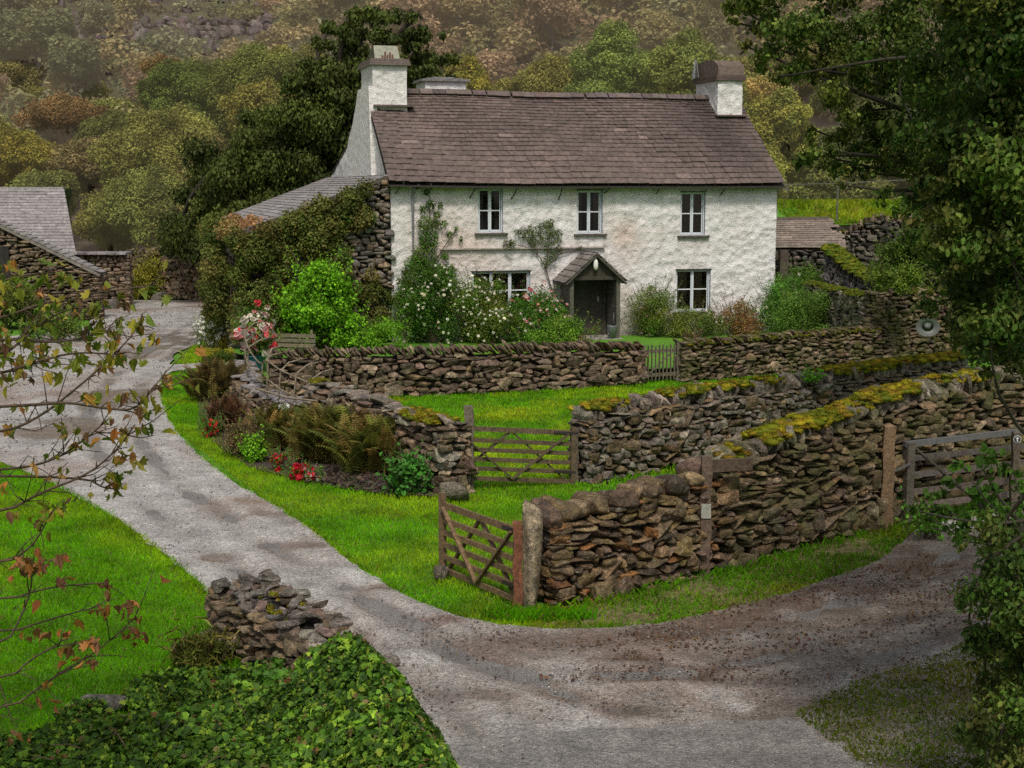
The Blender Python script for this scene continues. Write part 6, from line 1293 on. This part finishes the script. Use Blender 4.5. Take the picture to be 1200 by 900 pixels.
MT = [
 ('oak_tree', 'olive-yellow rounded oak between the barn and the yew', 196, 128, 286, 70, 86, [(.12, .12, .028), (.15, .14, .035), (.095, .105, .025)], 40),
 ('oak_tree', 'lower pale green oak just above the yard wall', 180, 205, 300, 62, 80, [(.12, .135, .03), (.15, .15, .035), (.09, .11, .03)], 30),
 ('oak_tree', 'deep green oak with flat top above the olive oak', 232, 68, 190, 66, 96, [(.06, .085, .016), (.085, .10, .02), (.05, .07, .014)], 32),
 ('oak_tree', 'mossy green oak against the upper yew', 318, 60, 190, 70, 95, [(.07, .085, .018), (.10, .105, .022), (.055, .07, .015)], 32),
 ('birch_tree', 'small golden tree in front of the green oaks', 312, 92, 165, 44, 78, [(.17, .145, .03), (.14, .13, .03), (.11, .11, .025)], 20),
 ('oak_tree', 'russet-topped oak on the skyline of the wood', 212, 62, 140, 40, 104, [(.17, .08, .03), (.13, .085, .03), (.10, .085, .025)], 18),
 ('oak_tree', 'rust-brown tree above the barn roof', 84, 118, 240, 52, 106, [(.13, .075, .03), (.16, .10, .04), (.10, .07, .03)], 24),
 ('beech_tree', 'orange-gold beech at the picture edge behind the barn', 18, 150, 260, 58, 92, [(.17, .125, .02), (.13, .115, .02), (.10, .105, .02)], 28),
 ('oak_tree', 'dull brown half-bare tree between barn and olive oak', 112, 165, 290, 50, 92, [(.12, .09, .04), (.10, .085, .035), (.14, .115, .045)], 22),
 ('oak_tree', 'dark green shoulder tree left of the flat-topped oak', 140, 135, 290, 46, 98, [(.07, .08, .02), (.09, .09, .025)], 20),
 ('oak_tree', 'yellowing round tree behind the squat rear chimney', 548, 62, 170, 38, 76, [(.14, .13, .02), (.10, .105, .018), (.18, .145, .022)], 22),
 ('ash_tree', 'tall fresh green ash rising behind the roof ridge', 712, 30, 190, 52, 84, [(.10, .135, .03), (.13, .155, .035), (.075, .105, .025)], 30),
 ('ash_tree', 'wide pale green ash behind the far chimney', 800, 45, 200, 62, 82, [(.12, .14, .03), (.15, .16, .04), (.08, .105, .025)], 34),
 ('oak_tree', 'gold-green oak beyond the far end of the roof', 906, 92, 250, 48, 74, [(.13, .135, .025), (.17, .15, .028), (.09, .11, .022)], 30),
 ('oak_tree', 'dusky green oak behind the grass bank and wire', 965, 150, 260, 52, 80, [(.065, .085, .025), (.09, .105, .03)], 24),
 ('oak_tree', 'dark green oak behind the pole on the bank', 1045, 120, 260, 60, 84, [(.05, .07, .02), (.07, .09, .022)], 24),
 ('oak_tree', 'orange-tinted treetop peeping over the roof by the far chimney', 880, 78, 200, 36, 90, [(.22, .15, .05), (.16, .14, .04)], 16),
 ('oak_tree', 'olive tree low behind the eave end of the cottage', 880, 160, 260, 40, 70, [(.12, .13, .025), (.15, .145, .03)], 18),
]
for nm, lab, px, ty, by, rp, d, cols, n in MT:
    top = P(px, ty, d)[2]; bot = max(P(px, by, d)[2], base_at(px, d)[2] + 1.0); r = rp * d / F_PX; b = base_at(px, d)
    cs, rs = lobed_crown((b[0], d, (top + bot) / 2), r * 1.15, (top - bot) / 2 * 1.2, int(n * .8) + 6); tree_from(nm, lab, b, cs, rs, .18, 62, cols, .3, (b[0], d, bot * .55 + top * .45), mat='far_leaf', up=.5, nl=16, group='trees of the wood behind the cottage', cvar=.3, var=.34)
FILL = [(-30, 150, 100, 60), (50, 190, 84, 48), (130, 235, 82, 44), (150, 150, 108, 56), (255, 150, 80, 50), (270, 215, 78, 46), (270, 90, 112, 60), (360, 55, 108, 56), (400, 60, 112, 50), (600, 72, 100, 44), (640, 60, 104, 50), (760, 62, 104, 60), (850, 66, 100, 50), (930, 60, 104, 60), (1000, 70, 100, 60), (1010, 170, 74, 40), (940, 175, 72, 36), (1080, 150, 78, 60), (90, 160, 118, 52), (20, 120, 120, 60), (480, 55, 104, 46), (560, 80, 96, 40)]
for px, ty, d, rp in FILL:
    cols = random.choice([[(.10, .10, .025), (.13, .12, .03)], [(.13, .11, .035), (.10, .095, .03)], [(.085, .095, .025), (.11, .115, .03)]]); b = base_at(px, d); r = rp * d / F_PX; top = P(px, ty, d)[2]; bot = b[2] + .4
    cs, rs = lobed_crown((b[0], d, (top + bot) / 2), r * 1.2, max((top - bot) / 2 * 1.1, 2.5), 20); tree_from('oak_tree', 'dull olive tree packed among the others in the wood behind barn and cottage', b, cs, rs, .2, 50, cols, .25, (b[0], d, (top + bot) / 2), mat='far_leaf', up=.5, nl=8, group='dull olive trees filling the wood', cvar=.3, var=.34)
# hillside trees: a few shapes copied many times
HC_ = {'tan': [(.17, .135, .065), (.14, .115, .055), (.20, .16, .08)], 'pinkish brown': [(.17, .115, .07), (.145, .10, .06), (.19, .135, .08)], 'olive': [(.14, .13, .055), (.11, .11, .05), (.17, .15, .06)], 'grey-green': [(.12, .125, .07), (.10, .105, .06), (.14, .14, .08)], 'pale gold': [(.20, .17, .07), (.17, .15, .065), (.15, .14, .06)], 'dark green': [(.07, .08, .04), (.09, .095, .045)]}
HPROTO = {}
for cn, cols in HC_.items():
    for v in range(2):
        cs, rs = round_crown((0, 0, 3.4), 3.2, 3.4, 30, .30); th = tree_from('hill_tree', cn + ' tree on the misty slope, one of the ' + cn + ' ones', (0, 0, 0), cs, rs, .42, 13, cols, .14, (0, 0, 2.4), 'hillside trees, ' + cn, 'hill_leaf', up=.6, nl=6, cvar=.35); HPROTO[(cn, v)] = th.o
used = set()
def hill_tree(x, y, cn, sc):
    v = random.randrange(2); z = float(hill_z(A([x]), A([y]))[0]); key = (cn, v); pr = HPROTO[key]
    if key not in used: used.add(key); pr.location = (x, y, z); pr.rotation_euler = (0, 0, random.uniform(0, 6)); pr.scale = (sc, sc, sc * random.uniform(.85, 1.15))
    else: copy_thing(pr, (x, y, z), random.uniform(0, 6), (sc, sc, sc * random.uniform(.85, 1.15)))
cnt = 0; pts_ = []
for trial in range(6000):
    y = random.uniform(108, 262) ; x = random.uniform(-.39, .39) * y; px = 600 + x / y * F_PX; z = float(hill_z(A([x]), A([y]))[0]); py = 220 - (z + 3 - 5) / y * F_PX
    if py < -70 or py > 190 or any((x - a) ** 2 + (y - b) ** 2 * .35 < 15 for a, b in pts_): continue
    rock = (px < 330 and py < 75 and px > 60 and random.random() < .9) or (640 < px < 730 and abs(px - (740 - py * 1.1)) < 16)
    if rock: continue
    if px < 150: cn = random.choice(['grey-green', 'dark green', 'olive', 'pinkish brown'])
    elif px < 480: cn = random.choice(['olive', 'grey-green', 'tan', 'pale gold', 'pinkish brown'])
    elif px < 720: cn = random.choice(['tan', 'pinkish brown', 'pinkish brown', 'tan', 'olive', 'pale gold'])
    else: cn = random.choice(['olive', 'tan', 'pale gold', 'grey-green', 'pinkish brown'])
    pts_.append((x, y)); hill_tree(x, y, cn, random.uniform(.65, 1.15)); cnt += 1
    if cnt >= 285: break
print('hill trees', cnt)
a = Acc(); k = 0
while k < 2600:
    y = random.uniform(100, 275); px = random.uniform(-40, 1240); x = (px - 600) / F_PX * y; z = float(hill_z(A([x]), A([y]))[0]); py = 220 - (z - 5) / y * F_PX
    if py < -60 or (70 < px < 340 and 0 < py < 80 and random.random() < .93) or (640 < px < 730 and abs(px - (740 - py * 1.1)) < 14): k += .2; continue
    n1 = vnoise(A([[x * .07, y * .05, 3.]]), 4)[0]; base = HC_[random.choice(('tan', 'pinkish brown', 'olive') if px > 450 and px < 740 else ('olive', 'grey-green', 'tan', 'dark green') if px < 450 else ('olive', 'pale gold', 'grey-green'))]
    clump_leaves(a, [A([x, y, z + random.uniform(.3, 2.2)])], [random.uniform(.9, 1.9)], 5.5, .55, base, LEAF_D, (.5, 1.1), .7, .7, cvar=.35); k += 1
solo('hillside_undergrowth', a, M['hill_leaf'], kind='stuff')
# rocks on the bare slope and the pale scree strip
a = Acc(); buf = {}
for k in range(900):
    y = random.uniform(120, 215); px = random.uniform(30, 380); x = (px - 600) / F_PX * y; z = float(hill_z(A([x]), A([y]))[0]); r = random.uniform(.25, 1.1)
    place(buf, random.choice(ST_FAR), A([x, y, z]), (r * 1.6, r * 1.3, r * 1.5), rotm(random.gauss(0, .3), random.gauss(0, .3), random.uniform(0, 6)), tone([(.16, .115, .105), (.12, .09, .085), (.20, .16, .15)], .25))
for k in range(260):
    t = random.random(); px = 735 - t * 70 + random.gauss(0, 6); y = 215 - t * 60; x = (px - 600) / F_PX * y; z = float(hill_z(A([x]), A([y]))[0]); r = random.uniform(.4, 1.0); place(buf, random.choice(ST_FAR), A([x, y, z + .2]), (r * 1.6, r * 1.3, r), rotm(0, 0, random.uniform(0, 6)), tone([(.30, .27, .26)], .2))
flush(a, buf); solo('scree', a, M['hill_rock'] if 'hill_rock' in M else M['stone_pale'], kind='stuff', smooth=True)

# ------------------------------------------------------------------ big tree overhanging at the side
blst = [(870, 15, 24), (900, 10, 34), (890, 48, 22), (915, 62, 26), (935, 30, 40), (912, 92, 16), (945, 85, 26), (980, 40, 44), (975, 85, 28), (1000, 100, 30), (990, 130, 22), (960, 160, 14), (955, 180, 16), (945, 190, 10), (975, 185, 20), (1000, 165, 28), (985, 205, 12), (1020, 190, 26), (1030, 30, 50), (1040, 90, 48), (1030, 140, 36), (1050, 185, 34), (1090, 50, 60), (1095, 120, 56), (1090, 190, 50), (1150, 60, 70), (1150, 150, 66), (1150, 230, 60), (1220, 60, 80), (1220, 180, 80), (1200, 280, 70), (1060, -30, 60), (960, -20, 50), (1150, -40, 80), (885, -15, 30), (1260, -20, 80), (1090, 250, 30), (1110, 290, 40), (1300, 90, 80), (1290, 240, 80), (858, 24, 10), (1020, 205, 12), (1000, 60, 30)]
random.seed(77); b2 = []
for x, y, r in blst:
    for k in range(5): b2.append((x + random.gauss(0, r * .5), y + random.gauss(0, r * .42), r * random.uniform(.35, .62)))
cs, rs = px_clumps(b2, 25, 1.6)
tb = P(1330, 500, 25); tree_from('sycamore_tree', 'large dark spreading tree overhanging the far corner of the cottage', (tb[0], 25, 0), cs, rs, .085, 240, [(.04, .07, .012), (.06, .098, .015), (.08, .115, .017), (.10, .09, .02), (.03, .054, .011)], .16, P(1330, 130, 25), mat='dark_leaf', T=LEAF_O, up=.15, tip=A([0, -.2, -.8]), shell=(.25, 1.1), nl=26, cvar=.35, var=.35, bark=(.03, .025, .02))
# near bush at the side of the frame
nl_ = [(1200, 60, 70), (1140, 80, 50), (1120, 30, 50), (1180, 0, 60), (1075, 150, 30), (1100, 120, 36), (1200, 300, 60), (1180, 260, 50), (1150, 250, 44), (1200, 370, 40), (1165, 350, 30), (1140, 700, 18), (1150, 760, 22), (1185, 690, 40), (1195, 760, 50), (1160, 830, 34), (1140, 870, 26), (1190, 850, 50), (1180, 900, 50), (1260, 150, 120), (1310, 320, 120), (1370, 560, 130), (1290, 750, 120), (1280, -60, 140), (1180, -120, 100), (1400, 100, 160), (1430, 400, 160), (1060, 225, 24), (1075, 265, 22), (1120, 300, 36), (1150, 330, 40), (1140, 405, 22), (1195, 425, 30), (1080, 200, 30), (1185, 120, 60), (1150, 180, 50), (1190, 220, 60), (1130, 240, 40), (1165, 290, 50), (1110, 275, 30), (1130, 330, 40), (1190, 330, 50), (1150, 385, 38), (1195, 400, 40), (1185, 640, 44), (1160, 665, 30), (1200, 700, 50), (1175, 735, 34), (1190, 780, 46), (1160, 790, 24), (1165, 850, 34), (1200, 860, 50), (1190, 915, 50), (1150, 900, 20), (1135, 640, 16), (1070, 250, 20), (1100, 215, 28), (1120, 170, 34)]  # clumps well past the frame edge are added to cast shade
random.seed(9); b2 = []
for x, y, r in nl_:
    for k in range(4): b2.append((x + random.gauss(0, r * .5), y + random.gauss(0, r * .5), r * random.uniform(.4, .7)))
cs, rs = px_clumps(b2, 10.5, .7); b_ = P(1290, 900, 10.5)
track_shade_clumps = [(A([random.uniform(4.2, 8.5), random.uniform(8.5, 13.5), random.uniform(5.6, 9.5)]), random.uniform(.5, .95)) for k in range(46)]; cs += [c for c, r in track_shade_clumps]; rs = list(rs) + [r for c, r in track_shade_clumps]  # unseen high clumps added to shade the track
tree_from('hawthorn_tree', 'shady leafy bush filling the edge of the view beside the track', (b_[0], 10.5, 0), cs, rs, .05, 560, [(.028, .056, .010), (.04, .078, .012), (.06, .105, .014), (.02, .038, .009), (.09, .08, .02)], .05, P(1275, 480, 10.5), mat='dark_leaf', T=LEAF_O, up=.1, tip=A([-.2, -.2, -.7]), shell=(.2, 1.15), nl=26, cvar=.35, var=.35, bark=(.05, .04, .03), limb_ok=lambda c: 600 + c[0] / c[1] * F_PX > 1150)
# paler sapling in front of the metal-topped gate
sl_l = [(1075, 600, 12), (1095, 585, 14), (1120, 560, 16), (1110, 600, 16), (1140, 580, 18), (1150, 545, 14), (1165, 570, 20), (1145, 610, 20), (1170, 610, 20), (1190, 560, 22), (1195, 600, 24), (1165, 530, 10), (1090, 612, 10), (1125, 625, 12), (1160, 640, 18)]
b2 = [(x + random.gauss(0, r * .5), y + random.gauss(0, r * .5), r * random.uniform(.4, .75)) for x, y, r in sl_l for k in range(3)]
cs, rs = px_clumps(b2, 14.5, .6); b_ = P(1200, 700, 14.5)
tree_from('hazel_sapling', 'fresh green hazel sapling in front of the metal-topped gate', (b_[0], 14.5, 0), cs, rs, .10, 130, [(.05, .11, .014), (.07, .15, .018), (.035, .075, .012)], .05, P(1195, 610, 14.5), mat='leaf', T=LEAF_O, up=.4, tip=A([-.3, -.3, -.5]), shell=(.2, 1.1), nl=14, cvar=.3)

# ------------------------------------------------------------------ twigs with autumn leaves at the other side of the frame
random.seed(21)
tw = Thing('sycamore_sapling', (-4.6, 6.6, 0), 'thin autumn sapling with browning leaves reaching in over the drive', 'tree'); wood = Acc(); LC = []; LN = []
trunk = [A([-4.6, 6.6, -.1]), A([-4.5, 6.6, 1.6]), A([-4.42, 6.55, 3.2]), A([-4.4, 6.5, 4.6]), A([-4.45, 6.5, 6.2])]; wood.tube(smooth_line(trunk), np.linspace(.09, .04, len(smooth_line(trunk))), 8, (.10, .075, .055))
BR = [[(0, 510), (50, 487), (100, 447), (140, 410), (165, 380)], [(0, 552), (60, 542), (100, 515), (128, 490)], [(0, 605), (47, 577), (100, 558), (135, 530), (158, 498)], [(50, 474), (78, 471), (125, 479), (158, 481), (175, 460), (192, 448)], [(0, 375), (40, 358), (82, 347), (130, 341), (180, 334)], [(0, 707), (57, 687), (127, 683)], [(0, 840), (60, 795), (110, 767), (160, 723)], [(0, 772), (36, 700), (38, 660)], [(0, 395), (60, 402), (100, 396), (128, 386)], [(100, 558), (120, 572), (140, 573)], [(0, 440), (40, 424), (90, 412), (140, 416)], [(0, 420), (30, 395), (60, 370), (90, 360)], [(0, 665), (40, 640), (60, 600)], [(0, 330), (30, 322), (70, 318)], [(0, 806), (50, 760), (100, 752)], [(0, 745), (60, 725), (110, 712)]]
for bi, pts in enumerate(BR):
    d = 6.2 + random.uniform(-.45, .5); w = [P(x, y, d + .06 * math.sin(i * 2 + bi)) for i, (x, y) in enumerate(pts)]
    root = trunk[2] * .4 + trunk[3] * .6 + A([0, 0, (w[0][2] - 4.2) * .55]) ; st = smooth_line([root, root * .4 + w[0] * .6 + A([0, 0, -.04])] + w, 2); wood.tube(st, np.linspace(.009, .0026, len(st)), 5, (.085, .055, .04))
    cand = []
    for k in range(26 if len(pts) > 3 else 15):
        t = random.uniform(.35, 1); i = int(t * (len(st) - 1)); b = st[i]; dr = unit(st[min(i + 1, len(st) - 1)] - st[max(i - 1, 0)]); L = random.uniform(.04, .22) * (1.1 - .5 * t)
        e = b + dr * L * .7 + A([random.gauss(0, .5), random.gauss(0, .5), random.gauss(.0, .55)]) * L; m = (b + e) / 2 + A([0, 0, random.gauss(0, .15)]) * L; wood.tube([b, m, e], [.003, .0022, .0016], 4, (.085, .055, .04))
        if k % 3: 
            for q in range(random.choice((1, 1, 2, 2, 3))): LC.append(e + A([random.gauss(0, .022), random.gauss(0, .02), -.025 - random.random() * .03]))
    for q in range(3): LC.append(st[-1] + A([random.gauss(0, .02), random.gauss(0, .02), -.02]))
for k in range(110):      # leafier upper twigs
    LC.append(P(random.uniform(-20, 100), random.uniform(325, 450), 6.2 + random.uniform(-.5, .5)) if k % 2 else P(random.uniform(-20, 60), random.uniform(310, 420), 6.2 + random.uniform(-.5, .5)))
n = len(LC); LC = A(LC); py_ = 220 - (LC[:, 2] - 5) / LC[:, 1] * F_PX
C = pal([(.14, .13, .018), (.20, .17, .025), (.22, .12, .03), (.26, .11, .025), (.10, .055, .03), (.09, .11, .02)], n, .3, [.26, .2, .18, .1, .12, .14]); gmask = (py_ < 430) & (rng.random(n) < .5); C[gmask] = pal([(.08, .12, .016), (.12, .14, .02)], gmask.sum()); lowm = py_ > 650; C[lowm] = pal([(.16, .065, .025), (.10, .05, .025), (.22, .09, .03)], lowm.sum())
a = Acc(); h_ = n // 2; NN = rng.normal(size=(n, 3)) + A([0, -.3, .3]); sz_ = rng.uniform(.035, .072, n); perm = rng.permutation(n); LC, C = LC[perm], C[perm]; put_leaves(a, LC[:h_], NN[:h_], sz_[:h_] * 1.1, C[:h_], LEAF_M, tip=A([.1, 0, -1.3]), aspect=.72); put_leaves(a, LC[h_:], NN[h_:], sz_[h_:], C[h_:], LEAF_C, tip=A([.1, 0, -1.2]), aspect=.9); shade_crown = Acc(); oc = [(A([random.uniform(-8.2, -2.4), random.uniform(4.8, 9.6), random.uniform(6.6, 9.2)]), random.uniform(.45, .9)) for k in range(46)]
for c, r in oc[::3]: wood.tube(smooth_line([trunk[4] - ZU * .6, (trunk[4] + c) / 2 + ZU * .3, c]), .022, 5, (.085, .055, .04))
clump_leaves(shade_crown, [c for c, r in oc], [r for c, r in oc], 70, .09, [(.10, .11, .018), (.14, .11, .02), (.08, .10, .016)], LEAF_O, (.2, 1.1)); tw.part('crown', shade_crown, M['leaf'])  # unseen crown above the view, added to shade the ivy and lawn
tw.part('trunk', wood, M['bark'], smooth=True); tw.part('leaf', a, M['leaf'], kind='stuff')
for o in COL.objects:
    if o.parent is None and o.name.startswith('dry_stone_wall'): o['kind'] = 'thing'
# ------------------------------------------------------------------ light, sky, camera
w = bpy.data.worlds.new('World'); SC.world = w; w.use_nodes = True; nt = w.node_tree; nt.nodes.clear()
sky = nt.nodes.new('ShaderNodeTexSky'); sky.sky_type = 'NISHITA'; sky.sun_disc = False; SUN_EL, SUN_AZ = radians(56), radians(176)
sky.sun_elevation = SUN_EL; sky.sun_rotation = SUN_AZ; sky.air_density = 1.0; sky.dust_density = 4.0; sky.ozone_density = 1.0
hs = nt.nodes.new('ShaderNodeHueSaturation'); hs.inputs['Saturation'].default_value = .22
bg = nt.nodes.new('ShaderNodeBackground'); bg.inputs['Strength'].default_value = .097
out = nt.nodes.new('ShaderNodeOutputWorld'); nt.links.new(sky.outputs[0], hs.inputs['Color']); nt.links.new(hs.outputs[0], bg.inputs['Color']); nt.links.new(bg.outputs[0], out.inputs['Surface'])
sl = bpy.data.lights.new('sun', 'SUN'); sl.energy = 2.4; sl.angle = radians(11); sl.color = (1, .91, .77); so = bpy.data.objects.new('sun', sl); COL.objects.link(so)
from mathutils import Vector
sd_ = Vector((sin(SUN_AZ) * cos(SUN_EL), cos(SUN_AZ) * cos(SUN_EL), sin(SUN_EL))); so.rotation_euler = sd_.to_track_quat('Z', 'Y').to_euler(); so.location = (-20, -20, 40)
cd = bpy.data.cameras.new('camera'); cam = bpy.data.objects.new('camera', cd); COL.objects.link(cam); cam.location = (0, 0, CAM_H); cam.rotation_euler = (pi / 2 - PITCH, 0, 0)
cd.sensor_width = 36; cd.lens = 36 * F_PX / 1200; cd.clip_start = .1; cd.clip_end = 3000; SC.camera = cam
SC.view_settings.view_transform = 'Standard'; SC.view_settings.look = 'None'; SC.view_settings.exposure = 0; SC.view_settings.gamma = 1
SC.cycles.use_denoising = False; SC.cycles.use_adaptive_sampling = False; SC.cycles.max_bounces = 6; SC.cycles.diffuse_bounces = 3; SC.cycles.glossy_bounces = 2; SC.cycles.transmission_bounces = 4
SC.cycles.caustics_reflective = False; SC.cycles.caustics_refractive = False
